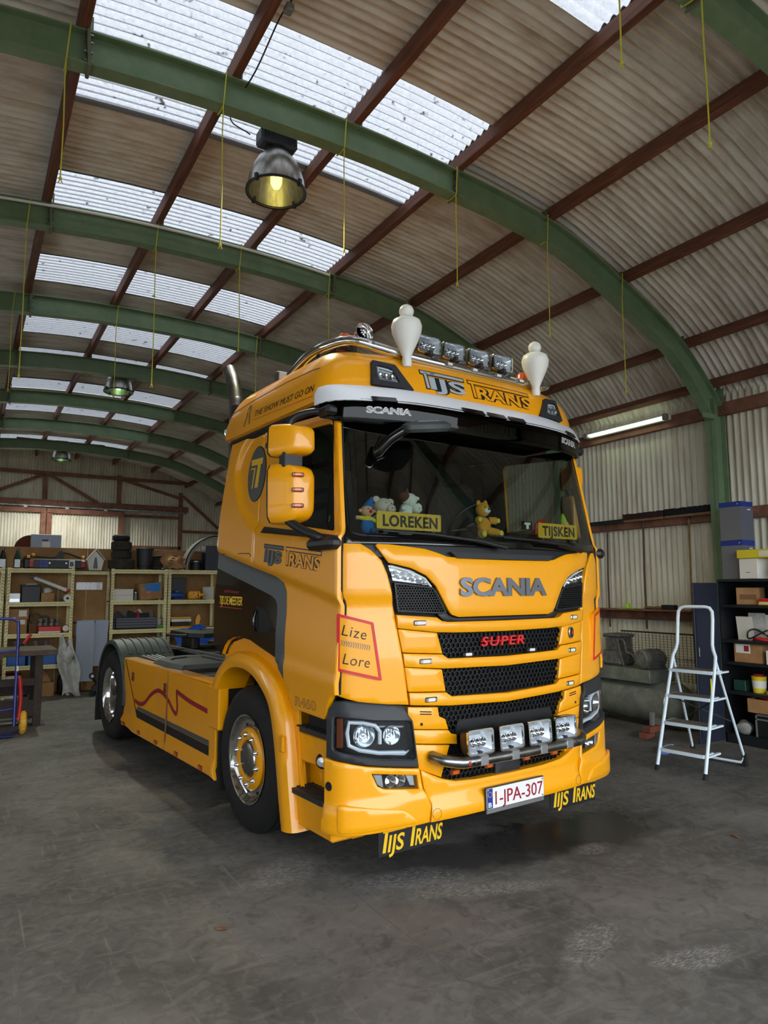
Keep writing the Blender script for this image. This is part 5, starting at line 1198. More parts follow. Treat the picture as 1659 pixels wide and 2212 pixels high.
for s in (-1, 1):
    # rear fenders with pressed ribs
    arcs = [(5.253+.60*math.cos(a), .54+.585*math.sin(a)) for a in [-.15+(PI+.30)*i/28 for i in range(29)]]
    mb = MB(); vs = []; prof = [(1.195, -.05), (1.20, -.02), (1.185, 0), (.60, 0), (.585, -.03), (.6, -.03), (1.17, -.02)]; m_ = len(prof)
    for y, z in arcs:
        d = Vector((y-5.253, z-.54)).normalized()
        for X, o in prof: vs.append((s*X, y+d.x*o, z+d.y*o))
    n = len(arcs); mb.add(vs, [(i*m_+k, i*m_+(k+1) % m_, (i+1)*m_+(k+1) % m_, (i+1)*m_+k) for i in range(n-1) for k in range(m_)]+[tuple(range(m_)), tuple((n-1)*m_+k for k in range(m_))])
    rf = mb.build('rear_fender', 'grey_plastic', TRUCK, 40)
    for k in range(6):
        X0 = 1.10-.09*k; mb = MB(); vs = []
        seg = [a for a in [1.05+1.25*i/10 for i in range(11)]]
        for a in seg:
            for X, o in ((X0, 0), (X0-.008, .010), (X0-.037, .010), (X0-.045, 0)): vs.append((s*X, 5.253+(.60+o)*math.cos(a), .54+(.585+o)*math.sin(a)))
        mb.add(vs, [(i*4+k2, i*4+k2+1, (i+1)*4+k2+1, (i+1)*4+k2) for i in range(10) for k2 in range(3)]+[(0, 1, 2, 3), (43, 42, 41, 40)]); mb.build('fender_rib', 'grey_plastic', rf, 30)
    for X in (1.06, .74):
        lt = MB().box(-.045, .045, -.05, .05, -.01, .022, .004, mtx=aim((s*X, 5.253-.52, .54+.30), (0, -.86, .5))).build('latch', 'charcoal', rf, 0); MB().box(-.018, .018, -.02, .02, .02, .034, .004, mtx=aim((s*X, 5.253-.52, .54+.30), (0, -.86, .5))).build('latch_button', 'grey_plastic', lt, 0)
    MB().box(s*.62, s*1.19, 5.90, 5.92, .12, .62, .004).build('rear_mud_flap', 'rubber', TRUCK, 0)
    # side skirt
    SK = [(4.72, .955), (2.10, .935), (2.06, .62), (2.06, .30), (2.02, .235), (2.14, .248), (4.28, .238), (4.70, .262), (4.76, .30), (4.66, .52)]
    def skf(y, z, o):
        h = -.018*sst(.955, .90, z)*0+.022*sst(.36, .30, z)-.012*sst(4.35, 4.62, y+.75*(z-.40)*-1)
        return (s*(1.185+h+o), y, z)
    sk = patch(SK, skf, .03, .05, .008).build('side_skirt', 'yellow', TRUCK, 35)
    MB().prism([(3.22, .957), (3.228, .957), (3.228, .245), (3.22, .245)], skf, -.01, .0012).build('skirt_joint', 'cardboard_dark', sk, 0)
    MB().box(s*1.05, s*1.188, 2.12, 4.70, .940, .962, .008).build('skirt_top', 'yellow', sk, 0)
    MB().box(s*1.13, s*1.215, 1.93, 2.17, .62, .945, .012, mtx=None).build('skirt_end', 'yellow', sk, 0)
    sf = lambda y, z, o: skf(y, z, o+.0015)
    patch([(4.68, .945), (4.665, .945), (4.215, .452), (4.17, .40), (2.19, .386), (2.19, .462), (4.19, .475), (4.225, .49), (4.64, .945)], sf, .001, .06, 0).build('black_stripe', 'black_print', sk, 0)
    patch([(4.19, .478), (2.19, .465), (2.19, .505), (4.14, .515)], sf, .001, .06, 0).build('grey_stripe', 'grey_print', sk, 0)
    wv = catmull([(4.26, .56, 0), (4.1, .545, 0), (3.93, .575, 0), (3.72, .68, 0), (3.52, .742, 0), (3.36, .735, 0), (3.2, .69, 0), (3.06, .62, 0), (2.975, .605, 0), (2.955, .67, 0), (2.98, .79, 0), (2.94, .79, 0), (2.64, .752, 0), (2.22, .725, 0)], 5)
    top = []; bot = []
    for i, p in enumerate(wv):
        a = wv[max(0, i-1)]; b = wv[min(len(wv)-1, i+1)]; d = (b-a).normalized(); n2 = Vector((-d.y, d.x, 0)); top.append(p+n2*.020); bot.append(p-n2*.020)
    mb = MB(); k = len(wv); mb.add([sf(p.x, p.y, .0005) for p in top]+[sf(p.x, p.y, .0005) for p in bot], [(i, i+1, k+i+1, k+i) for i in range(k-1)]); mb.build('red_wave', 'dark_red', sk, 0)
    for y in (4.35, 3.30):
        lt = MB().box(s*1.18, s*1.192, y-.04, y+.04, .745, .835, .008).build('skirt_latch', 'amber_dark', sk, 0); MB().box(s*1.19, s*1.196, y-.02, y+.02, .79, .815, .003).build('latch_key', 'steel', lt, 0)
    for y in (4.605, 4.02, 3.46, 2.89, 2.305): marker(sk, (s*1.208, y, .277), (s, 0, 0), .085, .036, 'amber', 'amber_dark', 'side_marker')

# ---- exhaust stack and rear work lamp
ex = MB().tube(catmull([(-.93, 2.38, 1.0), (-.93, 2.38, 2.2), (-.93, 2.38, 3.2), (-.93, 2.40, 3.38), (-.93, 2.47, 3.55), (-.93, 2.56, 3.68)], 8), .062, 18, caps=False).build('exhaust_stack', 'steel', TRUCK, 60)
MB().tube([(-.93, 2.475, 3.56), (-.93, 2.555, 3.675)], .055, 18).build('exhaust_mouth', 'dark_core', ex, 60)
MB().box(-1.0, -.86, 2.30, 2.46, .95, 1.05, .01).build('exhaust_foot', 'chassis', ex, 0)
wk = MB().box(-1.10, -1.02, 2.10, 2.22, 2.98, 3.06, .012).build('work_lamp', 'black_plastic', TRUCK, 0); MB().lathe([(0, .012), (.03, .008), (.034, 0)], aim((-1.10, 2.17, 3.0), (-1, 0, -.4)), 14).build('lens', 'reflector', wk)
MB().tube([(-1.05, 2.14, 3.0), (-1.02, 2.0, 3.02)], .012, 8).build('lamp_bracket', 'black_plastic', wk)

# ================================================================== things on the dashboard (truck frame placed in the world)
TM = Matrix.Translation((3.0731, 3.518, 0)) @ Matrix.Rotation(math.radians(4.3), 4, 'Z')
def on_dash(name, label, cat, loc, rz=0):
    o = thing(name, label, cat); o.location = TM @ Vector(loc); o.rotation_euler = (0, 0, math.radians(4.3)+rz); return o
def plate(x0, x1, y, txt, label):
    t = on_dash('name_plate', label, 'sign', ((x0+x1)/2, y, 2.046)); w = (x1-x0)/2
    f = MB().prism(rounded([(-w, .022), (w, .022), (w, .132), (-w, .132)], .01), lambda u, v, o: (u, -o, v), 0, .006).build('plate_face', 'plate_yellow', t, 20)
    text_mb(txt, -w+.045, w-.03, .04, .115, lambda u, v, o: (u, -.006-o, v), 0, .0015, bold=.03, spacing=1.06).build('plate_text', 'black_print', f, 0)
    for s in (-1, 1): MB().lathe([(0, .006), (.012, .004), (.016, 0)], aim((s*(w+.004), -.004, .12), (0, -1, 0)), 12).build('suction_cup', 'lens', t)
    mb = MB(); mb.box(-w*.8, -w*.7, -.004, .05, -.002, .03); mb.box(w*.7, w*.8, -.004, .05, -.002, .03); mb.build('plate_foot', 'black_plastic', t, 0)
plate(-.905, -.392, .245, 'LOREKEN', 'yellow name plate reading LOREKEN behind the windscreen')
plate(.535, .965, .245, 'TIJSKEN', 'yellow name plate reading TIJSKEN behind the windscreen')
# doll in blue dungarees
t = on_dash('doll', 'small cloth doll with blue dungarees and pointed blue hat', 'doll', (-.955, .27, 2.03))
def bl(par, name, m, *es):
    mb = MB()
    for e in es:
        if len(e) == 2: mb.ell(e[0], e[1])
        else: mb.tube(e[0], e[1], 10)
    return mb.build(name, m, par, 80)
bl(t, 'body', 'plush_blue', ((0, 0, .05), (.045, .035, .055)), ((-.022, -.02, .02), (.022, .03, .02)), ((.024, -.02, .02), (.022, .03, .02)))
bl(t, 'shirt', 'plush_yellow', ((0, 0, .095), (.04, .03, .022)), ([(.03, 0, .1), (.065, -.01, .075)], [.014, .012], 0), ([(-.03, 0, .1), (-.075, -.01, .10)], [.014, .012], 0))
hd = bl(t, 'head', 'skin', ((0, 0, .145), (.044, .038, .036)), ((-.05, 0, .145), .012), ((.05, 0, .145), .012), ((-.08, -.01, .10), .013), ((.07, -.01, .07), .013))
bl(hd, 'nose', 'red', ((0, -.042, .14), .011)); bl(hd, 'eye', 'black_print', ((-.016, -.036, .155), .004), ((.016, -.036, .155), .004))
bl(t, 'hat', 'plush_blue', ((.012, 0, .18), (.036, .03, .018)), ([(.012, 0, .18), (.03, 0, .22), (.035, 0, .235)], [.03, .014, .004], 0))
# piglet and calf
t = on_dash('plush_pig', 'pale pink plush pig with floppy ears above the name plate', 'plush toy', (-.80, .33, 2.045))
bl(t, 'body', 'plush_pink', ((0, .02, .06), (.075, .06, .07)), ((-.05, -.02, .06), (.03, .04, .025)), ((.05, -.02, .06), (.03, .04, .025)))
hd = bl(t, 'head', 'plush_pink', ((0, -.01, .175), (.065, .055, .052)), ((.025, -.06, .155), (.034, .03, .028)))
bl(hd, 'ear', 'plush_pink', ((-.052, -.01, .215), (.028, .012, .022)), ((.055, -.01, .205), (.028, .012, .022))); bl(hd, 'eye', 'black_print', ((-.012, -.058, .19), .005), ((.034, -.052, .19), .005)); bl(hd, 'nostril', 'plush_brown', ((.016, -.09, .157), .004), ((.034, -.09, .157), .004))
t = on_dash('plush_cow', 'white plush cow with brown patches leaning its head to one side', 'plush toy', (-.60, .33, 2.045))
bl(t, 'body', 'plush_white', ((0, .02, .07), (.08, .06, .08)), ([(-.02, .01, .1), (0, 0, .19)], [.05, .04], 0))
hd = bl(t, 'head', 'plush_white', ((.01, -.01, .23), (.055, .045, .045)), ((.05, -.035, .175), (.04, .036, .036)))
bl(hd, 'patch', 'plush_brown', ((-.03, -.008, .245), (.04, .04, .034)), ((.0, -.0, .275), (.012, .012, .03))); bl(hd, 'ear', 'plush_white', ((.075, .0, .245), (.026, .01, .014)), ((-.05, -.03, .17), (.02, .01, .014))); bl(hd, 'eye', 'black_print', ((.04, -.05, .205), .006)); bl(hd, 'nostril', 'black_print', ((.07, -.066, .175), .004), ((.045, -.07, .17), .004))
t = on_dash('plush_bear', 'orange plush toy animal sitting at the middle of the windscreen', 'plush toy', (.0, .25, 2.045))
bl(t, 'body', 'plush_orange', ((0, .0, .085), (.055, .04, .06)))
bl(t, 'limb', 'plush_orange', ([(-.04, -.01, .12), (-.07, -.03, .12)], [.025, .026], 0), ([(.04, -.01, .12), (.09, -.03, .12)], [.025, .026], 0), ([(-.03, -.01, .05), (-.06, -.05, .02)], [.03, .03], 0), ([(.03, -.01, .05), (.09, -.05, .03)], [.03, .03], 0))
bl(t, 'paw', 'plush_yellow', ((-.075, -.045, .12), (.018, .012, .018)), ((.095, -.045, .12), (.018, .012, .018)), ((-.064, -.075, .02), (.022, .01, .022)), ((.094, -.075, .03), (.022, .01, .022)))
hd = bl(t, 'head', 'plush_orange', ((-.01, -.005, .195), (.056, .045, .05))); bl(hd, 'ear', 'plush_orange', ((-.045, 0, .24), (.018, .01, .02)), ((.02, 0, .243), (.018, .01, .02))); bl(hd, 'muzzle', 'plush_white', ((-.005, -.04, .185), (.03, .02, .02))); bl(hd, 'eye', 'black_print', ((-.025, -.045, .21), .005), ((.012, -.045, .21), .005)); bl(hd, 'nose', 'plush_brown', ((-.005, -.06, .193), .007))
t = on_dash('gnome', 'small doll with a lime pointed hat at the windscreen edge', 'doll', (.925, .325, 2.135))
bl(t, 'head', 'skin', ((0, 0, .05), (.038, .034, .036)), ((0, 0, .01), (.04, .034, .02))); bl(t, 'hat', 'lime', ([(-.008, 0, .07), (-.018, 0, .12), (-.02, 0, .14)], [.03, .016, .004], 0)); MB().box(-.04, .04, -.02, .03, -.09, -.005, .01).build('seat_block', 'dash', t, 0)
# ================================================================== RIGHT SIDE: ladder, compressor, cabinet, brooms
lad = thing('step_ladder', 'pale blue four-step folding ladder standing open beside the truck', 'ladder', (5.662, 4.496, 0), math.atan2(-.987, .163))
# local frame: x along the front feet (0..0.454), y away from the photographer
def lx(x, side): return x if side == 0 else .454-x
for sd in (0, 1):
    MB().tube([(lx(0, sd), 0, .0), (lx(0.0, sd), .012, .05)], .019, 10).build('rubber_foot', 'rubber', lad)
path = [(0, .01, .04), (.008, .19, .55), (.016, .345, .98), (.02, .37, 1.05), (.045, .385, 1.11), (.055, .395, 1.16), (.055, .43, 1.40), (.060, .438, 1.47), (.085, .443, 1.505), (.13, .444, 1.515)]
path = path+[(.454-x, y, z) for x, y, z in reversed(path)]
MB().tube(path, .0165, 10).build('front_frame', 'ladder_white', lad, 60)
for i, z in enumerate((.20, .437, .68, .918)):
    y = z*.355-.03; b = MB().prism(rounded([(.012, y), (.442, y), (.442, y+.20), (.012, y+.20)], .035, 3), lambda u, v, o: (u, v, z+o), -.03, 0).build('step', 'ladder_white', lad, 25)
    MB().prism(rounded([(.03, y+.012), (.424, y+.012), (.424, y+.19), (.03, y+.19)], .02, 3), lambda u, v, o: (u, v, z+o), 0, .004).build('tread_mat', 'ladder_tread', b, 0)
    for sd in (0, 1): MB().box(lx(-.014, sd), lx(.014, sd), y+.02, y+.26, z-.022, z-.006).build('step_hinge', 'ladder_white', b, 0)
for sd in (0, 1):
    MB().tube([(lx(.022, sd), .36, 1.035), (lx(.0, sd), .56, .56), (lx(-.022, sd), .755, .10)], .013, 10, flat=.8).build('rear_leg', 'ladder_white', lad, 60)
    MB().prism([(.735, .0), (.80, .0), (.775, .12), (.745, .12)], lambda y, z, o: (lx(-.025, sd)+o, y, z), -.018, .018).build('rubber_foot', 'rubber', lad, 0)
MB().tube(catmull([(-.022, .755, .09), (-.005, .75, .045), (.05, .745, .035), (.404, .745, .035), (.459, .75, .045), (.476, .755, .09)], 5), .013, 10).build('rear_bar', 'ladder_white', lad, 60)
MB().tube([(.03, .25, .66), (.44, .62, .43)], .006, 6).build('brace', 'wire_dark', lad); MB().tube([(.44, .25, .66), (.02, .62, .43)], .006, 6).build('brace', 'wire_dark', lad)
MB().box(.4375, .4395, .205, .225, .62, .86, mtx=Matrix.Translation((0, .03, 0))).build('sticker', 'boxyellow', lad, 0)

cmp_ = thing('air_compressor', 'grey workshop air compressor on a horizontal tank by the right wall', 'compressor', (7.42, 6.2, 0))
prof = [(0, -.80), (.12, -.785), (.21, -.74), (.25, -.66), (.25, .66), (.21, .74), (.12, .785), (0, .80)]
tk = MB().lathe(prof, Matrix.Translation((0, 0, .31)) @ Matrix.Rotation(PI/2, 4, 'X'), 36).build('tank', 'compressor', cmp_, 40)
for y in (-.645, .645): MB().lathe([(.25, -.006), (.256, 0), (.25, .006)], Matrix.Translation((0, y, .31)) @ Matrix.Rotation(PI/2, 4, 'X'), 36).build('weld_band', 'rope' if 0 else 'steel', tk, 40)
for y in (-.5, .5):
    for x in (-.16, .16): MB().box(x-.03, x+.03, y-.04, y+.04, 0, .16, .004).build('foot', 'compressor', cmp_, 0)
MB().box(-.26, .22, -.47, .70, .545, .705, .008).build('base_plate', 'compressor', cmp_, 0)
mot = MB().lathe([(0, 0), (.095, 0), (.118, .015), (.122, .06), (.108, .075), (.108, .30), (.095, .33), (.03, .34), (.03, .40), (0, .40)], aim((-.27, -.35, .83), (1, -.15, 0)), 28).build('motor', 'cast_iron', cmp_, 30)
mb = MB()
for k in range(20):
    a = 2*PI*k/20; mt = aim((-.27, -.35, .83), (1, -.15, 0)); mb.box(.105, .122, -.004, .004, .09, .29, mtx=mt @ Matrix.Rotation(a, 4, 'Z'))
mb.build('cooling_fins', 'cast_iron', mot, 0); MB().lathe([(0, -.004), (.02, -.004), (.022, .0), (.06, -.002), (.062, .002)], aim((-.27, -.35, .83), (1, -.15, 0)), 20).build('fan_cover', 'compressor', mot)
MB().box(-.20, .12, -.42, -.28, .705, .74, .005).build('motor_foot', 'cast_iron', mot, 0)
pm = MB().box(-.16, .14, .05, .36, .705, .90, .03).build('pump', 'cast_iron', cmp_, 0)
for k in range(7): MB().box(-.15, .13, .08, .30, .90+k*.024, .912+k*.024, .004).build('pump_fin', 'cast_iron', pm, 0)
MB().box(-.15, .13, .10, .28, .90, 1.06, .01).build('cylinder', 'cast_iron', pm, 0); MB().box(-.17, .15, .05, .34, 1.065, 1.11, .02).build('pump_head', 'cast_iron', pm, 0)
MB().tube(catmull([(-.1, .1, 1.05), (-.16, -.02, 1.02), (-.17, -.06, .9), (-.16, -.15, .86), (-.14, -.2, .72)], 6), .014, 8).build('pressure_pipe', 'cast_iron', cmp_, 60); MB().tube(catmull([(-.1, .16, 1.05), (-.18, .06, 1.0), (-.19, .02, .88), (-.16, .0, .72)], 6), .012, 8).build('pressure_pipe', 'cast_iron', cmp_, 60)
mb = MB()
for k in range(21): mb.box(.198, .202, -.78+k*.055, -.776+k*.055, .55, 1.13)
for k in range(18): mb.box(.198, .202, -.78, .32, .56+k*.033, .563+k*.033)
mb.box(.19, .21, -.79, -.77, .55, 1.135); mb.box(.19, .21, -.79, .33, 1.125, 1.14)
mb.build('wire_guard', 'wire_dark', cmp_, 0)

cab = thing('metal_cabinet', 'open black steel storage cabinet against the right wall', 'cabinet', (7.35, 4.45, 0))
MB().box(0, .48, .435, .45, 0, 1.79).build('side_panel', 'cabinet', cab, 0); MB().box(0, .48, -.45, -.435, 0, 1.79).build('side_panel', 'cabinet', cab, 0)
MB().box(.465, .48, -.45, .45, 0, 1.79).build('back_panel', 'cabinet', cab, 0); MB().box(-.01, .48, -.455, .455, 1.765, 1.795, .003).build('top', 'cabinet', cab, 0); MB().box(0, .48, -.45, .45, 0, .10).build('plinth', 'cabinet', cab, 0)
for z in (1.51, 1.12, .88, .56): MB().box(.01, .47, -.435, .435, z-.03, z).build('shelf', 'cabinet', cab, 0)
dr2 = MB().box(-.44, 0, .455, .475, .02, 1.755, .004).build('door', 'cabinet_blue', cab, 0); MB().box(-.42, -.03, .450, .456, .06, 1.71).build('door_inset', 'cabinet_blue', dr2, 0); MB().cyl((-.41, .44, .95), (-.41, .44, 1.05), .008, n=8).build('door_handle', 'steel', dr2)
def crate(name, label, cat, x0, x1, y0, y1, z0, z1, m, rz=0, extra=None, b=.004, group=None):
    cx, cy = (x0+x1)/2, (y0+y1)/2; t = thing(name, label, cat, (cx, cy, z0), rz, group)
    MB().box(x0-cx, x1-cx, y0-cy, y1-cy, 0, z1-z0, b).build('body', m, t, 0)
    if extra: extra(t, (x1-x0)/2, (y1-y0)/2, z1-z0)
    return t
def face_x(nm, m, y0, y1, z0, z1, d=.002):           # flat print on the face towards -X
    return lambda t, a, b, h: MB().box(-a-d, -a+.001, b*y0, b*y1, h*z0, h*z1).build(nm, m, t, 0)
def face_y(nm, m, x0, x1, z0, z1, d=.002):           # flat print on the face towards -Y
    return lambda t, a, b, h: MB().box(a*x0, a*x1, -b-d, -b+.001, h*z0, h*z1).build(nm, m, t, 0)
def many(*fs): return lambda *a: [f(*a) for f in fs]
def flaps(m): return lambda t, a, b, h: (MB().box(-a, a, -b-.10, -b, h-.004, h, mtx=Matrix.Rotation(0, 4, 'X')).build('flap', m, t, 0))
gb = many(face_x('blue_band', 'boxblue', -1, 1, .87, 1.0), face_y('blue_band', 'boxblue', -1, 1, .87, 1.0), face_y('side_face', 'boxgrey_side', -1, 1, 0, .868, .0015), face_x('white_dot', 'white_print', -.8, -.72, .92, .95, .003), face_y('small_mark', 'white_print', .1, .6, .78, .81, .003))
crate('display_box', 'grey carton with a blue band, upper one of two on the black cabinet', 'box', 7.5, 7.74, 4.67, 4.93, 2.237, 2.68, 'boxgrey', 0, gb, group='grey blue-banded cartons')
crate('display_box', 'grey carton with a blue band, lower one of two on the black cabinet', 'box', 7.5, 7.74, 4.67, 4.93, 1.797, 2.235, 'boxgrey', 0, gb, group='grey blue-banded cartons')
crate('white_carton', 'white carton under the yellow box on the black cabinet', 'box', 7.40, 7.62, 4.45, 4.66, 1.797, 2.02, 'paper', 0, face_x('print_mark', 'cardboard_dark', -.2, .3, .3, .33))
crate('yellow_box', 'flat yellow carton lying on the white carton above the cabinet', 'box', 7.38, 7.62, 4.10, 4.67, 2.022, 2.115, 'boxyellow', 0, many(face_x('print_mark', 'cardboard_dark', -.6, -.5, .4, .7), face_x('label', 'paper', -.3, .1, .2, .8)))
t = thing('plastic_bag', 'crumpled white plastic bag on top of the black cabinet', 'bag', (7.6, 4.22, 1.797)); mb = MB(); mb.ell((0, 0, .10), (.17, .15, .105), 18, 10)
mb.v = [v+Vector((.02*math.sin(40*v.y+9*v.z), .02*math.sin(37*v.x+20*v.z), .015*math.sin(30*v.x+25*v.y)*(1 if v.z > .05 else 0))) for v in mb.v]; mb.v = [Vector((v.x, v.y, max(.0, v.z))) for v in mb.v]; mb.build('body', 'film', t, 60)
# cabinet contents
crate('cardboard_box', 'brown carton leaning on the top shelf of the black cabinet', 'box', 7.44, 7.66, 4.52, 4.76, 1.512, 1.70, 'cardboard', .3, face_x('tape', 'cardboard_dark', -.7, .7, .3, .6))
crate('red_carton', 'small red and white carton on the top cabinet shelf', 'box', 7.40, 7.56, 4.26, 4.46, 1.512, 1.58, 'paper', -.1, face_x('red_print', 'red', -1, 1, .5, 1.0))
crate('yellow_strip', 'thin yellow level lying on the top cabinet shelf edge', 'tool', 7.37, 7.40, 4.25, 4.45, 1.512, 1.53, 'boxyellow')
t = thing('paper_stack', 'leaning white papers and cloth on the second cabinet shelf', 'papers', (7.55, 4.5, 1.122))
for k, (y, a, h, m_) in enumerate(((.22, .2, .26, 'paper'), (.08, -.1, .30, 'film'), (-.05, .15, .28, 'paper'), (-.16, 0, .27, 'plate_blue'), (-.26, -.1, .29, 'paper'))): MB().box(-.02+.02*k, -.014+.02*k, y-.11, y+.08, .0, h, mtx=Matrix.Rotation(-.12, 4, 'Y')).build('sheet', m_, t, 0)
t = thing('jumper_cable', 'coiled red and black cable on the second cabinet shelf', 'cable', (7.45, 4.48, 1.125)); MB().tube(catmull([(.06*math.cos(a)*(1+.2*math.sin(3*a)), .16*math.sin(a), .02+.05*(1+math.sin(2*a))) for a in [2*PI*i/10 for i in range(10)]], 5, True), .009, 7, closed=True).build('black_lead', 'black_plastic', t, 60); MB().tube(catmull([(.05*math.cos(a), .12*math.sin(a)-.03, .015+.012*math.sin(3*a)) for a in [2*PI*i/8 for i in range(8)]], 5, True), .012, 7, closed=True).build('red_lead', 'red', t, 60)
crate('cardboard_box', 'brown carton with white label on the third cabinet shelf', 'box', 7.40, 7.66, 4.46, 4.78, .882, 1.085, 'cardboard', 0, many(face_x('label', 'paper', -.2, .85, .5, .98), face_x('label_mark', 'plate_red', -.1, .25, .6, .9, .003)))
crate('white_box', 'white carton with black print on the third cabinet shelf', 'box', 7.37, 7.60, 4.16, 4.40, .882, 1.03, 'paper', 0, face_x('print_mark', 'black_print', .5, .75, .6, .85))
crate('teal_box', 'small teal box on the fourth cabinet shelf', 'box', 7.45, 7.60, 4.70, 4.84, .562, .68, 'glass_green')
t = thing('yellow_tub', 'yellow plastic tub with red lid on the fourth cabinet shelf', 'tub', (7.50, 4.57, .562)); MB().lathe([(0, 0), (.062, 0), (.075, .17), (.078, .175), (0, .175)], None, 20).build('body', 'boxyellow', t); MB().lathe([(.05, .175), (.055, .20), (0, .205)], None, 20).build('lid', 'dark_red', t); MB().lathe([(.0665, .05), (.073, .13)], None, 20).build('label', 'paper', t)
crate('orange_case', 'flat orange tool case on the fourth cabinet shelf', 'case', 7.40, 7.56, 4.16, 4.44, .562, .60, 'cardboard', 0); crate('dark_case', 'dark grey power tool case on the fourth cabinet shelf', 'case', 7.56, 7.72, 4.14, 4.44, .562, .74, 'charcoal', 0)
t = thing('cardboard_tray', 'open brown carton tray of parts above the black crate', 'box', (7.54, 4.38, .352)); MB().box(-.16, .16, -.27, .27, 0, .006).build('bottom', 'cardboard', t, 0)
for q in ((-.16, -.154, -.27, .27), (.154, .16, -.27, .27), (-.16, .16, -.27, -.264), (-.16, .16, .264, .27)): MB().box(*q, 0, .15).build('side', 'cardboard', t, 0)
for k in range(9): MB().box(-.05, .05, -.03, .03, -.02, .02, .008, mtx=rotm((random.uniform(-.08, .08), -.2+.05*k, .13+random.uniform(0, .03)), random.random(), random.random(), random.random()*3)).build('spare_part', random.choice(['charcoal', 'white_plastic', 'red', 'black_plastic']), t, 0)
t = thing('frame_crate', 'black slatted crate with grey edges on the cabinet floor', 'crate', (7.55, 4.42, .102)); MB().box(-.14, .14, -.22, .16, 0, .245, .006).build('body', 'black_plastic', t, 0)
mb = MB()
for q in ((-.15, -.135, -.22, .16, .225, .245), (-.15, -.135, -.22, .16, .18, .195), (-.15, -.135, .145, .16, 0, .245), (-.15, -.135, -.08, -.065, 0, .18)): mb.box(*q)
mb.build('edge_strip', 'boxgrey', t, 0)
t = thing('cloth_heap', 'crumpled grey rags beside the crate on the cabinet floor', 'rags', (7.45, 4.74, .102)); mb = MB(); mb.ell((0, 0, .06), (.10, .09, .08), 16, 9); mb.v = [Vector((v.x+.015*math.sin(50*v.z+30*v.y), v.y+.015*math.sin(45*v.x), max(0, v.z+.012*math.sin(60*v.x+40*v.y)))) for v in mb.v]; mb.build('body', 'pvc', t, 60)

# brooms hung on the middle rail
def broom(y, w, hm, bm, h, stick_y, z_end, sm, label, pushed=0):
    t = thing('broom', label, 'broom', (7.965, y, 2.63), 0, 'brooms on the wall rail')
    MB().box(-.03, .03, -w/2, w/2, -.012, .022, .006).build('head', hm, t, 0)
    if h > .03:
        mb = MB(); n = int(w/.018)
        for i in range(n):
            for j in range(3):
                yy = -w/2+.01+i*(w-.02)/(n-1); xx = -.022+.022*j; e = random.uniform(-.008, .008); hh = h*(.9+.12*random.random()); mb.tube([(xx, yy, .02), (xx*1.4+e, yy+e, .02+hh)], [.008, .011], 5)
        mb.build('bristles', bm, t, 60)
    else: MB().box(-.006, .006, -w/2, w/2, .02, .045).build('rubber_lip', 'rubber', t, 0)
    MB().tube([(0, stick_y-y, -.01), (-.01, stick_y-y+.01, (z_end-2.63)*.5), (-.012, stick_y-y+.005, z_end-2.63)], .013, 10).build('stick', sm, t, 60)
    MB().cyl((0, stick_y-y, -.05), (0, stick_y-y, .0), .02, n=10).build('socket', 'wire_dark', t)
broom(7.015, .62, 'black_plastic', 'rubber', .02, 7.0, 1.15, 'stick_dark', 'thin black floor squeegee hanging head up on the wall rail')
broom(6.36, .66, 'wood_stick', 'bristle_red', .085, 6.37, 1.15, 'stick_dark', 'wide broom with reddish brown bristles hanging head up')
broom(5.67, .67, 'wood_stick', 'bristle_dark', .09, 5.66, .75, 'wood_stick', 'wide broom with dark green bristles and speckled wooden stick')
t = thing('wall_ledge', 'narrow brown ledge board on the low rail of the right wall', 'ledge', (7.9, 6.5, 1.395)); MB().box(-.08, .12, -.9, 1.0, 0, .022, .003).build('board', 'timber_wall', t, 0)
t = thing('lime_pot', 'lime green plastic piece on the wall ledge', 'pot', (7.88, 6.62, 1.418)); MB().box(-.05, .05, -.14, .14, 0, .012, .003).build('tray', 'lime', t, 0); MB().lathe([(0, .012), (.035, .012), (.03, .06), (.012, .085), (0, .09)], None, 14).build('cone', 'lime', t)
t = thing('work_gloves', 'old brown work gloves lying on the wall ledge', 'gloves', (7.88, 6.2, 1.418)); mb = MB()
for k in range(2):
    mb.ell((0, -.06+.13*k, .02), (.05, .07, .022), 12, 7)
    for f in range(4): mb.tube([(-.03+.02*f, -.1+.13*k, .02), (-.035+.022*f, -.16+.13*k, .015)], [.012, .009], 6)
mb.v = [Vector((v.x, v.y, max(0, v.z))) for v in mb.v]; mb.build('leather', 'cardboard_dark', t, 60)
crate('black_block', 'black rubber block on the wall ledge', 'block', 7.84, 7.93, 5.86, 6.05, 1.418, 1.48, 'black_plastic')
t = thing('wall_socket', 'white socket box with a grey cable near the truck corner', 'socket', (8.02, 7.32, 1.32)); MB().box(-.03, .03, -.07, .07, -.08, .09, .01).build('body', 'white_plastic', t, 0); MB().tube(catmull([(-.02, 0, -.08), (-.06, .05, -.2), (-.1, .1, -.35), (-.08, .2, -.6)], 5), .008, 6).build('cable', 'wire_dark', t, 60)
for i, (x, y, z, rz, lb) in enumerate(((6.78, 5.50, 0, .3, 'reddish brick lying on the floor before the compressor'), (6.83, 5.47, .066, .1, 'second reddish brick stacked on the one before the compressor'))):
    b = thing('brick_block', lb, 'brick', (x, y, z), rz); MB().box(-.11, .11, -.05, .05, 0, .065, .004).build('body', 'brick', b, 0)
b = thing('wood_chock', 'grey wooden chock propped on the bricks by the tank', 'chock', (6.84, 5.47, .133), .2); MB().box(-.03, .03, -.02, .02, 0, .15, .004, mtx=Matrix.Rotation(.05, 4, 'X')).build('body', 'pvc', b, 0)
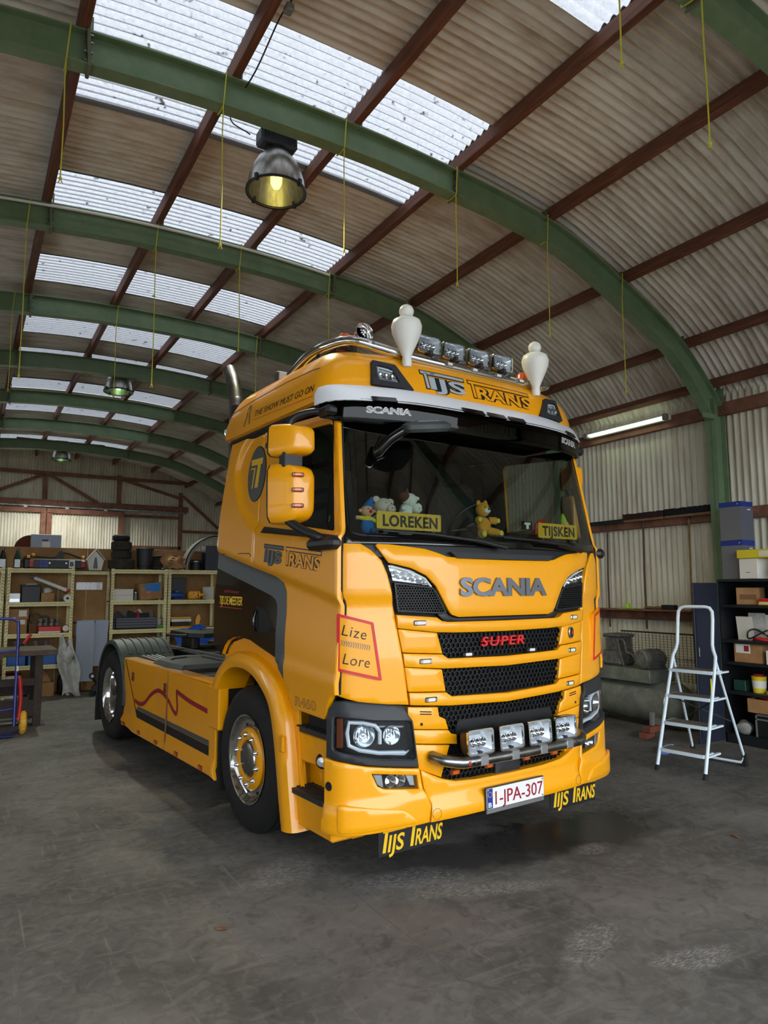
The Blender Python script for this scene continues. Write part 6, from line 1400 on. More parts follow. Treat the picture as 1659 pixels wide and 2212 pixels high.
t = thing('floor_rag', 'blue cleaning rag crumpled on the floor behind the ladder', 'rag', (6.35, 4.93, 0)); mb = MB(); mb.ell((0, 0, .02), (.12, .08, .05), 18, 9); mb.v = [Vector((v.x+.02*math.sin(40*v.y), v.y+.02*math.sin(35*v.x), max(0, v.z+.015*math.sin(60*v.x+50*v.y)))) for v in mb.v]; mb.build('cloth', 'rag', t, 60)
for i, (x, y) in enumerate(((4.35, 2.55), (4.62, 3.05), (1.2, 3.6))):
    t = thing('dry_leaf', ['dry brown leaf on the open floor beside the truck nose', 'dry brown leaf on the floor near the ladder', 'dry brown leaf on the floor left of the front wheel'][i], 'leaf', (x, y, .001), i*1.3); MB().add([(-.03, 0, .002), (-.01, -.016, .008), (.02, -.014, .004), (.04, 0, .010), (.02, .014, .003), (-.01, .016, .009)], [(0, 1, 2, 3, 4, 5)]).build('blade', 'leaf', t, 0)

# ================================================================== LEFT REAR: racks of slotted angle, board behind them, bench, hand truck
part = thing('wall_partition', 'brown hardboard partition standing behind the yellow racks', 'partition', kind='structure')
xs = [-3.5, -2.3, -1.08, .14, 1.36, 1.80, 3.02, 4.24, 5.0]
for a, b in zip(xs, xs[1:]): MB().box(a+.002, b-.002, 13.08, 13.095, 0, 2.42+.01*((int(a*7)) % 3), .001).build('board_panel', 'board', part, 0)
MB().box(-3.5, 5.0, 13.10, 13.16, 2.05, 2.12).build('ledger', 'timber_wall', part, 0)
MB().box(.6, 1.7, 13.16, 13.5, 2.10, 2.125).build('ledge', 'rack_board', part, 0)
def angle_post(x, y, sx, sy):
    mb = MB(); w = .05; mb.box(x, x+sx*w, y, y+sy*.004, 0, 2.06); mb.box(x, x+sx*.004, y, y+sy*w, 0, 2.06); return mb
def rack(x0, x1, label, shelves):
    t = thing('shelf_rack', label, 'shelf', group='yellow slotted angle racks'); ya, yb = 12.58, 13.03
    for x, sx in ((x0, 1), (x1, -1)):
        for y, sy in ((ya, 1), (yb, -1)):
            p = angle_post(x, y, sx, sy).build('upright', 'rack_yellow', t, 0)
            if y == ya:
                mb = MB()
                for k in range(40):
                    z = .03+k*.05; mb.box(x+sx*.014, x+sx*.022, y-.001, y+.001, z, z+.022); mb.box(x+sx*.030, x+sx*.038, y-.001, y+.001, z+.012, z+.034)
                tag(mb.build('slots', 'ink_hole', p, 0), kind='stuff')
    for z in shelves:
        s_ = MB().box(x0+.01, x1-.01, ya+.006, yb-.006, z-.012, z).build('shelf', 'rack_board', t, 0)
        f = MB().box(x0, x1, ya-.004, ya, z-.058, z+.008).build('front_edge', 'rack_yellow', s_, 0); MB().box(x0, x1, yb, yb+.004, z-.055, z+.005).build('rear_edge', 'rack_yellow', s_, 0)
        mb = MB(); n = int((x1-x0)/.04)
        for k in range(n):
            xx = x0+.02+k*.04; mb.box(xx, xx+.007, ya-.005, ya-.004, z-.040, z-.022); mb.box(xx+.019, xx+.026, ya-.005, ya-.004, z-.026, z-.008)
        tag(mb.build('slots', 'ink_hole', s_, 0), kind='stuff')
rack(-.44, .53, 'yellow slotted angle rack cut by the left picture edge', (.5, 1.0, 1.5, 2.04))
rack(.56, 1.545, 'yellow slotted angle rack with white rolls and black crate, behind the hand truck', (.5, 1.0, 1.5, 2.04))
rack(2.12, 3.06, 'yellow slotted angle rack carrying the stack of small tyres', (.5, 1.02, 1.51, 2.04))
rack(3.075, 4.02, 'yellow slotted angle rack with the motors, beside the cab rear', (.5, 1.02, 1.51, 2.04))
t = thing('link_beam', 'short yellow slotted beam bridging two racks under the bird house', 'beam', kind='structure'); MB().box(1.547, 2.118, 12.80, 12.84, 1.96, 2.02).build('angle', 'rack_yellow', t, 0); MB().box(1.547, 2.118, 12.75, 13.0, 2.02, 2.034).build('board', 'rack_board', t, 0)

TOP = 2.052
# on top of the racks
for x, lb, m_ in ((.49, 'dark plastic bottle at the left picture edge on the rack', 'glass_dark'), (.70, 'green plastic oil bottle on top of the left rack', 'glass_green')):
    t = thing('oil_bottle', lb, 'bottle', (x, 12.75, TOP), 0, 'oil bottles on the rack'); MB().box(-.055, .055, -.04, .04, 0, .16, .015).build('body', 'glass_dark', t, 0); MB().tube([(0, 0, .15), (0, 0, .18), (.0, 0, .28), (0, 0, .29)], [.05, .046, .022, .02], 14).build('neck', m_, t, 50); MB().cyl((0, 0, .29), (0, 0, .325), .02, n=12).build('cap', 'glass_dark', t)
t = thing('trailer_light_board', 'black trailer light board with red lamps, blue disc and letter B', 'light board', (1.29, 12.70, TOP)); bd = MB().box(-.42, .42, -.03, .03, .0, .155, .012).build('board', 'black_plastic', t, 0)
for s in (-1, 1): MB().box(s*.42-.065 if s > 0 else -.425, s*.42+.005 if s > 0 else -.355, -.045, -.02, .02, .135, .01).build('tail_lamp', 'dark_red', bd, 0)
MB().lathe([(0, .003), (.045, .003), (.045, 0)], aim((-.21, -.03, .075), (0, -1, 0)), 20).build('blue_disc', 'boxblue', bd); MB().box(-.265, -.155, -.032, -.03, .025, .13).build('blue_field', 'plate_blue', bd, 0)
for x in (-.12, .13): MB().lathe([(0, .008), (.014, .006), (.018, 0)], aim((x, -.03, .09), (0, -1, 0)), 12).build('fixing', 'alu', bd)
wf2 = MB().prism(rounded([(.17, .012), (.26, .012), (.26, .142), (.17, .142)], .015), lambda u, v, o: (u, -.03-o, v), 0, .004).build('letter_plate', 'white_print', bd, 0); text_mb('B', .185, .245, .04, .115, lambda u, v, o: (u, -.034-o, v), 0, .002, bold=.04).build('plate_letter', 'black_print', wf2, 0)
t = thing('lashing_strap', 'black lashing strap with yellow buckles lying over the light board', 'strap', (1.29, 12.82, TOP)); MB().tube(catmull([(-.52, 0, .10), (-.45, 0, .2), (-.25, 0, .20), (-.05, 0, .19), (.02, 0, .22), (.12, 0, .27), (.3, 0, .21), (.42, 0, .16)], 5), .016, 6, flat=.5).build('webbing', 'black_plastic', t, 60)
MB().prism([(-.03, .17), (.10, .17), (.10, .26), (.06, .31), (.02, .28)], lambda u, v, o: (u, -.03+o, v), 0, .02).build('bracket', 'charcoal', t, 0); MB().box(-.50, -.38, -.03, .03, .0, .17, .02).build('ratchet', 'black_plastic', t, 0)
for x, z in ((-.43, .17), (-.36, .2), (.4, .17)): MB().box(x-.025, x+.025, -.05, .02, z, z+.05, .008).build('buckle', 'motor_yellow', t, 0)
t = thing('bird_house', 'white wooden bird house with pitched roof on the link beam', 'bird house', (1.89, 12.88, 2.036)); MB().prism([(-.10, 0), (.10, 0), (.135, .17), (0, .33), (-.135, .17)], lambda u, v, o: (u, o, v), -.09, .07).build('body', 'paper', t, 0)
for s in (-1, 1): MB().box(0, .235, -.115, .10, 0, .014, mtx=Matrix.Translation((0, 0, .355)) @ Matrix.Rotation(s*0.90 if s > 0 else PI-.90, 4, 'Y')).build('roof_board', 'cardboard_dark' if 0 else 'film', t, 0)
mb = MB(); mb.tube([(-.0, -.094, .03), (0, -.094, .10), (0, -.094, .18), (0, -.094, .22)], [.035, .03, .02, .012], 10, flat=.4); mb.build('front_figure', 'boxgrey', t, 60)
tw = 0
for i, (x, z, r, h, lb) in enumerate(((2.315, 2.052, .215, .185, 'dusty wide tyre, lowest of the stack on the rack'), (2.31, 2.238, .165, .145, 'dusty small tyre, second from the bottom of the stack'), (2.305, 2.384, .165, .16, 'dusty small tyre, second from the top of the stack'), (2.295, 2.545, .145, .11, 'smooth dark tyre, topmost of the stack'))):
    t = thing('small_tyre', lb, 'tyre', (x, 12.81, z), .3*i, 'stack of small tyres'); b_ = .03
    MB().lathe([(r*.55, .012), (r*.75, 0), (r-.02, .004), (r, b_), (r, h-b_), (r-.02, h-.004), (r*.75, h), (r*.55, h-.012), (r*.5, h/2)], None, 40, closed=True).build('carcass', 'tyre_dusty' if i < 3 else 'rubber', t, 50)
    if i < 3:
        mb = MB(); n = 44
        for k in range(n):
            a = 2*PI*k/n; mb.box(r-.002, r+.006, -.008, .008, b_*.8, h-b_*.8, mtx=Matrix.Rotation(a, 4, 'Z'))
        mb.build('tread_blocks', 'tyre_dusty', t, 0)
t = thing('black_bucket', 'dark grey plastic bucket upside down beside the tyre stack', 'bucket', (2.70, 12.80, TOP)); MB().lathe([(0, 0), (.11, 0), (.115, .06), (.125, .07), (.14, .36), (.15, .365), (.15, .38), (0, .38)], None, 28).build('body', 'charcoal', t, 40); MB().lathe([(.151, .35), (.156, .355), (.156, .372), (.151, .378)], None, 28).build('rim', 'charcoal', t)
t = thing('cable_coil', 'coiled dark rubber hose between bucket and bent board on the rack', 'hose', (2.965, 12.86, TOP))
for k in range(6): MB().tube([((.11-.004*k)*math.cos(a), (.11-.004*k)*math.sin(a), .025+.042*k+.008*math.sin(2*a+k)) for a in [2*PI*i/24 for i in range(24)]], .023, 8, closed=True).build('turn', 'tyre_dusty', t, 60)
t = thing('bent_board', 'bent brown cardboard piece with grey tape on the rack top', 'cardboard', (3.04, 12.66, TOP)); mb = MB(); mb.grid(lambda u, v: (-.10+.42*u+.03*math.sin(9*v), -.06+.05*math.sin(7*u)-.08*(1-v), .01+.02*abs(math.sin(11*u))+.30*v*(1-.35*u)), 14, 8); mb.build('sheet', 'cardboard', t, 40); mb = MB(); mb.grid(lambda u, v: (-.10+.40*u, -.16+.10*v, .006+.03*abs(math.sin(9*u+2*v))), 16, 4); mb.build('foot_flap', 'charcoal', t, 40)
for k in range(5): MB().box(-.02+.02*k, .05+.02*k, -.125, -.118, .06+.045*k, .085+.045*k, mtx=Matrix.Rotation(.1, 4, 'Y')).build('dark_print', 'cardboard_dark', t, 0)
t = thing('spare_mudguard', 'grey curved wheel mudguard standing on the rack by the cab', 'mudguard', (3.98, 12.78, TOP)); mb = MB()
arc = [(-.62*math.cos(a), .64*math.sin(a)) for a in [0+1.9*i/20 for i in range(21)]]
for r0, r1, y0, y1 in ((1.0, .97, -.16, .12), (1.0, .90, -.16, -.145)):
    vs = []
    for x, z in arc: vs += [(x*r0, y0, z*r0), (x*r0, y1, z*r0), (x*r1, y1, z*r1), (x*r1, y0, z*r1)]
    mb.add(vs, [(i*4+k, i*4+(k+1) % 4, (i+1)*4+(k+1) % 4, (i+1)*4+k) for i in range(20) for k in range(4)]+[(0, 1, 2, 3), (83, 82, 81, 80)])
mb.build('shell', 'pvc', t, 40)
t = thing('dark_canister', 'dark cylindrical canister under the curved mudguard', 'canister', (3.62, 12.83, TOP)); MB().lathe([(0, 0), (.10, 0), (.10, .17), (.09, .19), (0, .19)], None, 22).build('body', 'charcoal', t, 40); MB().lathe([(.104, .15), (.107, .16), (.104, .17)], None, 22).build('band', 'steel', t)
crate('ribbed_bin', 'dark ribbed plastic bin on the rack behind the cab', 'bin', 3.74, 4.0, 12.62, 12.9, TOP, 2.50, 'cabinet_blue', 0, lambda t, a, b, h: [MB().box(-a+.03+k*.04, -a+.045+k*.04, -b-.006, -b, .02, h-.03).build('rib', 'cabinet_blue', t, 0) for k in range(6)])
crate('printed_carton', 'pale blue printed carton standing behind the hardboard partition', 'box', .92, 1.385, 13.2, 13.45, 2.127, 2.65, 'paper', 0, many(face_y('blue_print', 'grey_sheet', -.98, .98, .02, .98), face_y('dark_print', 'charcoal', -.3, .1, .78, .83, .003), face_y('white_print', 'paper', -.3, .25, .58, .76, .003)))
t = thing('drum_lid', 'dark round lid behind the pale blue carton', 'lid', (.93, 13.48, 2.127)); MB().lathe([(0, 0), (.26, 0), (.26, .02), (0, .02)], Matrix.Translation((.0, 0, .26)) @ Matrix.Rotation(PI/2, 4, 'X'), 28).build('disc', 'plush_brown', t, 30)
# shelf at 1.5, left rack
S2 = 1.503
t = thing('metal_case', 'silver metal case with two panels on the left rack', 'case', (.68, 12.80, S2)); MB().box(-.085, .085, -.15, .13, 0, .15, .008).build('body', 'alu', t, 0); MB().box(-.08, .08, -.153, -.149, .06, .145).build('front_panel', 'white_gloss', t, 0)
t = thing('metal_case', 'silver metal case at the left picture edge on the far-left rack', 'case', (.43, 12.80, S2)); MB().box(-.085, .085, -.15, .13, 0, .15, .008).build('body', 'alu', t, 0); MB().box(-.08, .08, -.153, -.149, .06, .145).build('front_panel', 'white_gloss', t, 0)
t = thing('black_crate', 'black plastic crate on the second shelf of the left rack', 'crate', (.914, 12.82, S2)); MB().box(-.138, .138, -.19, .15, 0, .27, .01).build('body', 'black_plastic', t, 0); MB().box(-.145, .145, -.2, .16, .255, .285, .008).build('rim', 'black_plastic', t, 0); MB().box(-.08, .09, -.1, .1, .285, .30, .004).build('paper', 'paper', t, 0)
t = thing('beige_box', 'small beige carton with a clear bag on the left rack', 'box', (1.16, 12.72, S2)); MB().box(-.095, .095, -.09, .09, 0, .15, .004).build('body', 'cardboard', t, 0); mb = MB(); mb.ell((0, 0, .18), (.075, .06, .06), 14, 8); mb.v = [Vector((v.x+.01*math.sin(80*v.z), v.y, max(.15, v.z))) for v in mb.v]; mb.build('clear_bag', 'film', t, 60); MB().box(-.096, .096, -.092, -.088, .01, .13).build('front_print', 'cardboard', t, 0)
t = thing('foil_roll', 'long white foil roll with red cap leaning on the left rack', 'roll', (0, 0, 0)); mb = MB(); mb.cyl((.98, 12.92, 1.90), (1.46, 12.72, 1.695), .032, n=14); mb.build('wrap', 'white_plastic', t); MB().cyl((.87, 12.96, 1.945), (.99, 12.92, 1.898), .018, n=12).build('core', 'pvc', t); MB().cyl((1.455, 12.722, 1.697), (1.485, 12.71, 1.684), .034, n=14).build('end_cap', 'red', t)
t = thing('paper_roll', 'thick white paper roll seen end on at the rack edge', 'roll', (1.455, 12.60, S2+.062)); MB().lathe([(.022, 0), (.06, 0), (.06, .36), (.022, .36)], Matrix.Rotation(-PI/2, 4, 'X'), 24, closed=True).build('paper', 'paper', t, 40); MB().lathe([(0, .004), (.022, .004), (.022, .02)], Matrix.Rotation(-PI/2, 4, 'X'), 16).build('core', 'black_print', t)
# shelf at 1.0, left rack
S3 = 1.003
crate('cardboard_box', 'lower brown carton at the left of the third rack shelf', 'box', .60, .88, 12.66, 12.98, S3, S3+.235, 'cardboard', 0, face_y('label', 'paper', .0, .8, .65, .95))
crate('cardboard_box', 'upper brown carton with white label on the third rack shelf', 'box', .60, .90, 12.66, 12.98, S3+.237, S3+.40, 'cardboard', 0, face_y('label', 'paper', .05, .8, .25, .85))
for i, (x, z, r) in enumerate(((1.02, S3+.248, .085), (1.18, S3+.225, .062))):
    t = thing('plastic_pipe', ['wide grey plastic pipe piece seen end on on the left rack', 'narrow grey plastic pipe piece lying above the fittings'][i], 'pipe', (x, 12.84, z), 0, 'grey pipe pieces'); MB().lathe([(r-.008, 0), (r, 0), (r, .17), (r-.008, .17)], Matrix.Rotation(-PI/2, 4, 'X'), 28, closed=True).build('wall', 'pvc', t, 40)
crate('parts_box', 'dark low carton under the grey pipe pieces', 'box', .92, 1.30, 12.852, 13.01, S3, S3+.16, 'cardboard_dark')
t = thing('red_carton', 'flat red carton with white edge under the pipe fittings', 'box', (1.21, 12.72, S3)); MB().box(-.165, .165, -.12, .12, 0, .11, .004).build('body', 'red', t, 0); MB().box(-.166, .15, -.123, -.119, .01, .035).build('edge_print', 'paper', t, 0)
for k in range(4):
    t = thing('pipe_fitting', ['leftmost', 'second', 'third', 'rightmost'][k]+' grey pipe elbow of the row on the red carton', 'fitting', (1.07+.085*k, 12.66+.07*(k % 2), S3+.112), 1.2, 'grey pipe elbows'); MB().tube([(0, 0, .03), (.04, 0, .035), (.07, .01, .06), (.08, .02, .11)], [.03, .028, .028, .03], 12).build('elbow', 'pvc', t, 50); MB().tube([(.078, .018, .095), (.081, .021, .118)], .034, 12).build('collar', 'pvc', t, 50)
t = thing('brass_clock', 'small round beige alarm clock at the rack post', 'clock', (1.45, 12.66, S3)); MB().lathe([(0, 0), (.055, 0), (.06, .01), (.06, .04), (0, .04)], aim((0, 0, .07), (0, -1, .1)), 22).build('case', 'cardboard_dark', t, 40); MB().lathe([(0, .042), (.048, .042), (.05, .038)], aim((0, 0, .07), (0, -1, .1)), 22).build('dial', 'paper', t); MB().box(-.03, .03, -.02, .03, 0, .02).build('foot', 'cardboard_dark', t, 0)
# lower shelf and floor, left rack
S4 = .503
for i, (a, b) in enumerate(((.62, .88), (.92, 1.06), (1.08, 1.33))):
    crate('blue_bin', ['blue plastic bin behind the hand truck frame', 'blue plastic bin in the middle of the low rack shelf', 'blue plastic bin beside the white film on the low rack shelf'][i], 'bin', a, b, 12.62, 12.95, S4, S4+.22, 'blue_bin', 0, lambda t, a, b, h: MB().box(-a-.008, a+.008, -b-.008, b+.008, h-.02, h, .003).build('rim', 'blue_bin', t, 0), group='blue bins')
for k in range(4):
    t = thing('pipe_fitting', ['leftmost', 'second', 'third', 'rightmost'][k]+' grey pipe elbow lying on the blue bins', 'fitting', (.72+.15*k, 12.72, S4+.226), 1.2, 'grey pipe elbows in the bins'); MB().tube([(0, 0, .03), (.05, 0, .04), (.09, .01, .08), (.10, .02, .14)], [.038, .036, .036, .038], 12).build('elbow', 'pvc', t, 50); MB().tube([(.098, .018, .12), (.102, .021, .145)], .043, 12).build('collar', 'pvc', t, 50)
t = thing('plastic_film', 'crumpled clear plastic film hanging over the rack end', 'film', (1.47, 12.46, 0)); mb = MB(); mb.grid(lambda u, v: (-.16+.30*u*(1-.2*v)+.10*(1-v)+.03*math.sin(8*v+4*u), -.03+.05*math.sin(9*u+3*v)-.04*(1-v), .02+.92*v+.05*math.sin(6*u)), 14, 16); mb.build('sheet', 'film', t, 50); mb = MB(); mb.ell((.0, -.04, .66), (.10, .07, .15), 16, 10); mb.v = [v+Vector((.018*math.sin(40*v.z), .015*math.sin(44*v.x+20*v.z), .012*math.sin(38*v.x))) for v in mb.v]; mb.build('bundle', 'film', t, 60)
t = thing('white_pail', 'white plastic pail on the floor under the left rack', 'pail', (.70, 12.78, 0)); MB().lathe([(0, 0), (.12, 0), (.145, .33), (.15, .335), (.15, .35), (0, .35)], None, 26).build('body', 'white_plastic', t, 40); MB().lathe([(0, .352), (.152, .352), (.152, .365), (0, .37)], None, 26).build('lid', 'dark_red', t, 40)
crate('cardboard_box', 'brown carton on the floor under the left rack', 'box', .95, 1.32, 12.64, 12.98, 0, .22, 'cardboard', 0, None); t = thing('cardboard_sheet', 'brown cardboard sheet standing slanted on the floor carton', 'cardboard', (1.12, 12.75, .222)); MB().prism([(-.14, 0), (.17, 0), (.10, .12), (-.02, .25)], lambda u, v, o: (u, o+.1*v, v), 0, .006).build('sheet', 'cardboard', t, 0)
t = thing('spare_wheel', 'small black wheel standing under the rack end', 'loose_wheel', (1.43, 12.75, .16)); MB().lathe([(.05, .03), (.10, .045), (.14, .045), (.16, .025), (.16, -.025), (.14, -.045), (.10, -.045), (.05, -.03)], Matrix.Rotation(PI/2, 4, 'Y') , 28, closed=True).build('tyre', 'rubber', t, 50); MB().lathe([(0, .02), (.06, .02), (.06, -.02), (0, -.02)], Matrix.Rotation(PI/2, 4, 'Y'), 20).build('hub', 'charcoal', t)  # plain loose wheel, just tyre and hub without a swivel fork
# middle gap
t = thing('aluminium_plate', 'drilled aluminium plate screwed to the hardboard partition', 'plate', (1.845, 13.06, 1.70))
MB().box(-.215, .215, -.006, .018, 0, .135, .004).build('sheet', 'alu', t, 0); mb = MB()
for x in (-.19, -.05, .02, .19):
    for z in (.02, .115): mb.lathe([(0, .0015), (.006, .0015), (.006, 0)], aim((x, -.006, z), (0, -1, 0)), 8)
mb.box(-.001, .001, -.0068, -.006, 0, .135); mb.build('holes', 'wire_dark', t, 0)
for i, (a, b, z0, lb) in enumerate(((1.615, 1.885, .20, 'long pale grey sheet hanging between the racks'), (1.905, 2.11, .44, 'shorter pale grey sheet hanging beside the long one'))):
    t = thing('grey_sheet', lb, 'sheet', (0, 12.60, 0), 0, 'grey hanging sheets'); mb = MB()
    def gf(u, v):
        z = z0+(1.20-z0)*v; y = .03*math.sin(3*u+2*v); 
        if v > .94: k = (v-.94)/.06; y += .05*k*k
        return (a+(b-a)*u+(.05*(v-1)*(i)), y, z)
    mb.grid(gf, 6, 24); mb.grid(lambda u, v: (a+(b-a)*u, .05+.14*v, 1.20-.25*v*v), 6, 6); mb.build('sheet', 'grey_sheet', t, 60)
tag(MB().cyl((1.55, 12.70, 1.16), (2.12, 12.70, 1.16), .014, n=10).build('hanging_rod', 'wire_dark'), 'thin dark rod carrying the two grey sheets between racks', 'rod')
t = thing('floor_jack', 'small dark trolley jack with round wheel on the floor behind the truck', 'jack', (1.93, 12.35, 0), -.3); MB().box(-.08, .14, -.10, .10, .06, .16, .02).build('body', 'black_plastic', t, 0); MB().lathe([(0, .02), (.05, .02), (.055, .0), (.05, -.02), (0, -.02)], aim((-.06, -.12, .32), (0, -1, 0)), 20).build('dial', 'rubber', t); MB().lathe([(0, .022), (.025, .022), (.026, .018)], aim((-.06, -.12, .32), (0, -1, 0)), 14).build('dial_hub', 'alu', t); MB().tube([(0, 0, .14), (-.06, -.1, .32)], .015, 8).build('lever', 'black_plastic', t)
for x, y in ((-.06, -.11), (-.06, .11), (.12, -.11), (.12, .11)): MB().cyl((x, y-.015, .04), (x, y+.015, .04), .04, n=14).build('caster', 'rubber', t)
# right racks
for i in range(2): crate('white_box', ['lower of two white flat cartons on the tyre rack', 'upper of two white flat cartons on the tyre rack'][i], 'box', 2.17, 2.50, 12.64, 12.95, 1.513+.101*i, 1.612+.101*i, 'paper', 0, None, group='white flat cartons')
t = crate('cardboard_box', 'tilted brown carton with blue and orange print on the tyre rack', 'box', 2.60, 2.98, 12.62, 12.9, 1.513, 1.80, 'cardboard', .12, many(face_y('blue_print', 'blue_print', -.5, .85, .45, .95), face_y('orange_print', 'amber', -.45, .0, .40, .52, .003))); t.rotation_euler = (0, -.10, .12); t.location.z = 1.535
t = thing('clear_cup', 'small clear plastic bottle between white cartons and tilted carton', 'bottle', (2.545, 12.68, 1.513)); MB().lathe([(0, 0), (.03, 0), (.032, .08), (.02, .11), (.014, .13), (0, .13)], None, 14).build('body', 'pvc', t); MB().lathe([(0, .13), (.016, .13), (.016, .15), (0, .15)], None, 12).build('cap', 'white_plastic', t)
t = thing('grey_crate', 'grey ribbed plastic crate full of scraps on the tyre rack', 'crate', (2.565, 12.76, 1.023)); MB().box(-.34, .34, -.15, .18, 0, .02).build('bottom', 'charcoal', t, 0)
for q in ((-.34, -.325, -.15, .18), (.325, .34, -.15, .18), (-.34, .34, -.15, -.135), (-.34, .34, .165, .18)): MB().box(*q, 0, .20, .004).build('side', 'boxgrey_side', t, 0)
for k in range(4): MB().box(-.345, .345, -.157, -.15, .025+.045*k, .038+.045*k).build('rib', 'charcoal', t, 0)
for k in range(8): MB().box(-.09, .09, -.004, .004, -.06, .06, mtx=rotm((-.26+.07*k, .0+.04*(k % 3), .22+.02*(k % 2)), random.uniform(-.4, .4), random.uniform(-1, 1), random.uniform(-.6, .6))).build('scrap', ['charcoal', 'pvc', 'cardboard_dark', 'charcoal', 'red', 'paper', 'charcoal', 'pvc'][k], t, 0)
crate('dark_box', 'small dark box left of the grey crate on the tyre rack', 'box', 2.14, 2.215, 12.63, 12.8, 1.023, 1.16, 'charcoal')
t = thing('white_tub', 'white plastic tub at the rack post beside the grey crate', 'tub', (2.985, 12.85, 1.023)); MB().lathe([(0, 0), (.05, 0), (.065, .15), (.068, .155), (0, .155)], None, 20).build('body', 'white_plastic', t, 40); MB().lathe([(.067, .14), (.071, .145), (.071, .16), (.067, .163)], None, 20).build('rim', 'white_plastic', t)
t = thing('green_bag', 'small green plastic bag hanging over the shelf edge by the white tub', 'bag', (2.985, 12.64, 1.023)); mb = MB(); mb.ell((0, 0, .03), (.06, .04, .045), 14, 8); mb.v = [v+Vector((.01*math.sin(70*v.z), 0, .008*math.sin(60*v.x))) for v in mb.v]; mb.v = [Vector((v.x, v.y, max(v.z, 0))) for v in mb.v]; mb.build('body', 'green_stuff', t, 60)
# rack with motors
t = thing('electric_motor', 'small blue electric motor on the rack beside the cab', 'motor', (3.26, 12.72, 1.53)); MB().lathe([(0, -.12), (.05, -.12), (.06, -.10), (.065, .08), (.05, .11), (.02, .12), (.02, .16), (0, .16)], Matrix.Translation((0, 0, .07)) @ Matrix.Rotation(PI/2, 4, 'Y'), 22).build('housing', 'motor_blue', t, 40); MB().box(-.06, .06, -.05, .05, 0, .012).build('foot', 'motor_blue', t, 0); MB().box(-.04, .04, -.05, .03, .12, .155, .006).build('terminal_box', 'motor_blue', t, 0)
t = thing('yellow_pump', 'orange-yellow motor pump on the rack beside the cab', 'pump', (3.58, 12.72, 1.53)); MB().box(-.12, .06, -.07, .07, 0, .145, .02).build('housing', 'motor_yellow', t, 0); MB().lathe([(0, 0), (.075, 0), (.078, .03), (.03, .04), (.03, .12), (0, .12)], Matrix.Translation((.06, 0, .075)) @ Matrix.Rotation(PI/2, 4, 'Y'), 20).build('flange', 'motor_yellow', t, 40)
for k in range(5): MB().cyl((-.10+.035*k, -.074, .04+.03*(k % 3)), (-.10+.035*k, -.069, .04+.03*(k % 3)), .010, n=8).build('vent_hole', 'black_print', t)
crate('wood_plank', 'brown wooden plank under the motors on the rack', 'plank', 3.12, 3.78, 12.64, 12.78, 1.512, 1.529, 'cardboard_dark'); 
crate('dark_bin', 'tall dark plastic bin behind the blue motor', 'bin', 3.12, 3.44, 12.80, 13.0, 1.512, 1.92, 'charcoal', 0, lambda t, a, b, h: MB().box(-a-.01, a+.01, -b-.008, b+.008, h-.03, h, .004).build('rim', 'charcoal', t, 0))
crate('white_board', 'white sheet standing at the cab side of the motor rack', 'sheet', 3.84, 3.852, 12.64, 12.9, 1.512, 1.75, 'paper', .5)
t = thing('paint_tray', 'yellow and white trays stacked on the lower motor rack shelf', 'tray', (3.32, 12.74, 1.023)); MB().box(-.20, .20, -.12, .12, 0, .03, .01).build('base_tray', 'motor_yellow', t, 0); MB().box(-.15, .15, -.1, .1, .03, .11, .006).build('box', 'wire_dark', t, 0); MB().box(-.17, .19, -.13, .12, .11, .16, .008).build('white_tray', 'paper', t, 0); MB().box(-.20, .19, -.13, .12, .165, .195, .01).build('lid', 'motor_yellow', t, 0)
t = thing('yellow_bracket', 'orange-yellow cast bracket beside the stacked trays', 'bracket', (3.64, 12.70, 1.023)); MB().prism([(-.03, 0), (.03, 0), (.035, .10), (.06, .16), (.02, .24), (-.02, .20), (-.04, .12)], lambda u, v, o: (u, o, v), -.02, .02).build('casting', 'motor_yellow', t, 0)
t = thing('blue_cover', 'bright blue cover sheet heaped behind the cab', 'cover', (3.52, 12.28, 0)); mb = MB(); mb.grid(lambda u, v: (-.38+.76*u+.03*math.sin(7*v), -.12+.34*v*.7+.04*math.sin(9*u+4*v), .55+.52*math.sin(PI*(.12+.45*v))*(.80+.2*math.sin(PI*u))+.03*math.sin(13*u)-.10*(u-.5)**2), 22, 12); mb.grid(lambda u, v: (-.38+.76*u+.02*math.sin(11*v), -.12+.04*math.sin(9*u)-.03*(1-v), .02+.71*v+.02*math.sin(13*u)*v), 22, 10); mb.build('sheet', 'blue_cloth', t, 60); MB().box(-.3, .3, 0, .14, 0, .70, .02).build('machine_core', 'charcoal', t, 0)

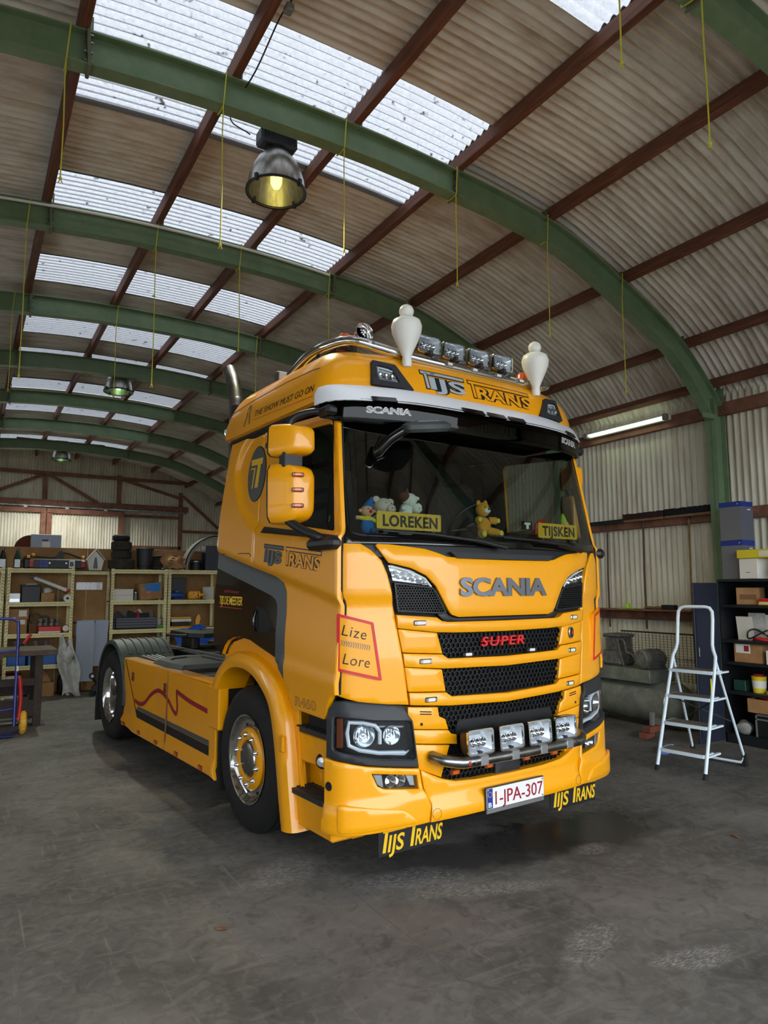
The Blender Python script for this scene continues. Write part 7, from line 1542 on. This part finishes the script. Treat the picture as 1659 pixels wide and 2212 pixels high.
# work bench and hand truck
t = thing('work_bench', 'dark steel work bench with wooden top at the left edge', 'bench', (.2, 10.4, 0)); MB().box(-1.2, .87, -.42, .40, .87, .94, .006).build('top', 'bench_top', t, 0)
for x in (-1.1, .66):
    for y in (-.40, .30): MB().box(x-.045, x+.045, y, y+.09, 0, .87, .004).build('leg', 'bench', t, 0); 
for z, h in ((.50, .09), (.12, .20)): MB().box(-1.1, .66, -.385, -.33, z, z+h, .004).build('rail', 'bench', t, 0)
MB().box(-1.1, .66, .32, .37, .30, .42, .004).build('rail', 'bench', t, 0); MB().box(.58, .76, -.44, -.27, 0, .008).build('foot_plate', 'bench', t, 0)
h = thing('hand_truck', 'blue tubular hand truck with yellow tyre and red handles', 'hand truck', (.35, 9.55, 0))
fp = [(-.23, -.02, .10), (-.23, .02, .6), (-.23, .06, 1.25), (-.20, .07, 1.33), (-.14, .07, 1.355), (.14, .07, 1.355), (.20, .07, 1.33), (.23, .06, 1.25), (.23, .02, .6), (.23, -.02, .10)]
MB().tube(catmull(fp, 4), .019, 10).build('frame', 'blue_paint', h, 60)
for z in (.30, .98): MB().tube(catmull([(-.23, .01+.03*z, z), (0, .02+.03*z, z-.02), (.23, .01+.03*z, z)], 4), .013, 8).build('cross_bar', 'blue_paint', h, 60)
MB().box(-.22, .22, -.22, .0, .012, .022, .003).build('toe_plate', 'blue_paint', h, 0); MB().tube([(.16, -.2, .05), (.29, -.02, .05)], .012, 8).build('toe_rail', 'blue_paint', h, 60)
for s in (-1, 1):
    wh = MB().lathe([(.05, .03), (.09, .038), (.115, .035), (.13, .02), (.13, -.02), (.115, -.035), (.09, -.038), (.05, -.03)], Matrix.Translation((s*.325, .0, .13)) @ Matrix.Rotation(PI/2, 4, 'Y'), 30, closed=True).build('wheel', 'wheel_yellow', h, 40); MB().lathe([(0, .025), (.055, .025), (.055, -.025), (0, -.025)], Matrix.Translation((s*.325, .0, .13)) @ Matrix.Rotation(PI/2, 4, 'Y'), 20).build('hub', 'red_paint', wh)
    mb = MB()
    for k in range(18): a = 2*PI*k/18; mb.box(.128, .135, -.006, .006, -.02, .02, mtx=Matrix.Translation((s*.325, .0, .13)) @ Matrix.Rotation(PI/2, 4, 'Y') @ Matrix.Rotation(a, 4, 'Z') @ Matrix.Rotation(.4, 4, 'X'))
    mb.build('tread', 'wheel_yellow', wh, 0)
    MB().tube(catmull([(s*.275, -.02, .16), (s*.29, -.01, .40), (s*.27, .0, .66)], 4), .022, 8).build('skid', 'red_paint', h, 60)
    MB().tube([(s*.24, .03, 1.02), (s*.30, -.02, 1.10)], .012, 8).build('grip_arm', 'wire_dark', h); MB().tube([(s*.29, -.02, 1.06), (s*.36, -.04, 1.17)], .020, 8).build('grip', 'red_paint', h, 60)
MB().cyl((-.325, 0, .13), (.325, 0, .13), .012, n=8).build('axle', 'steel', h)
MB().box(.225, .245, -.04, -.035, .74, .80).build('sticker', 'paper', h, 0)
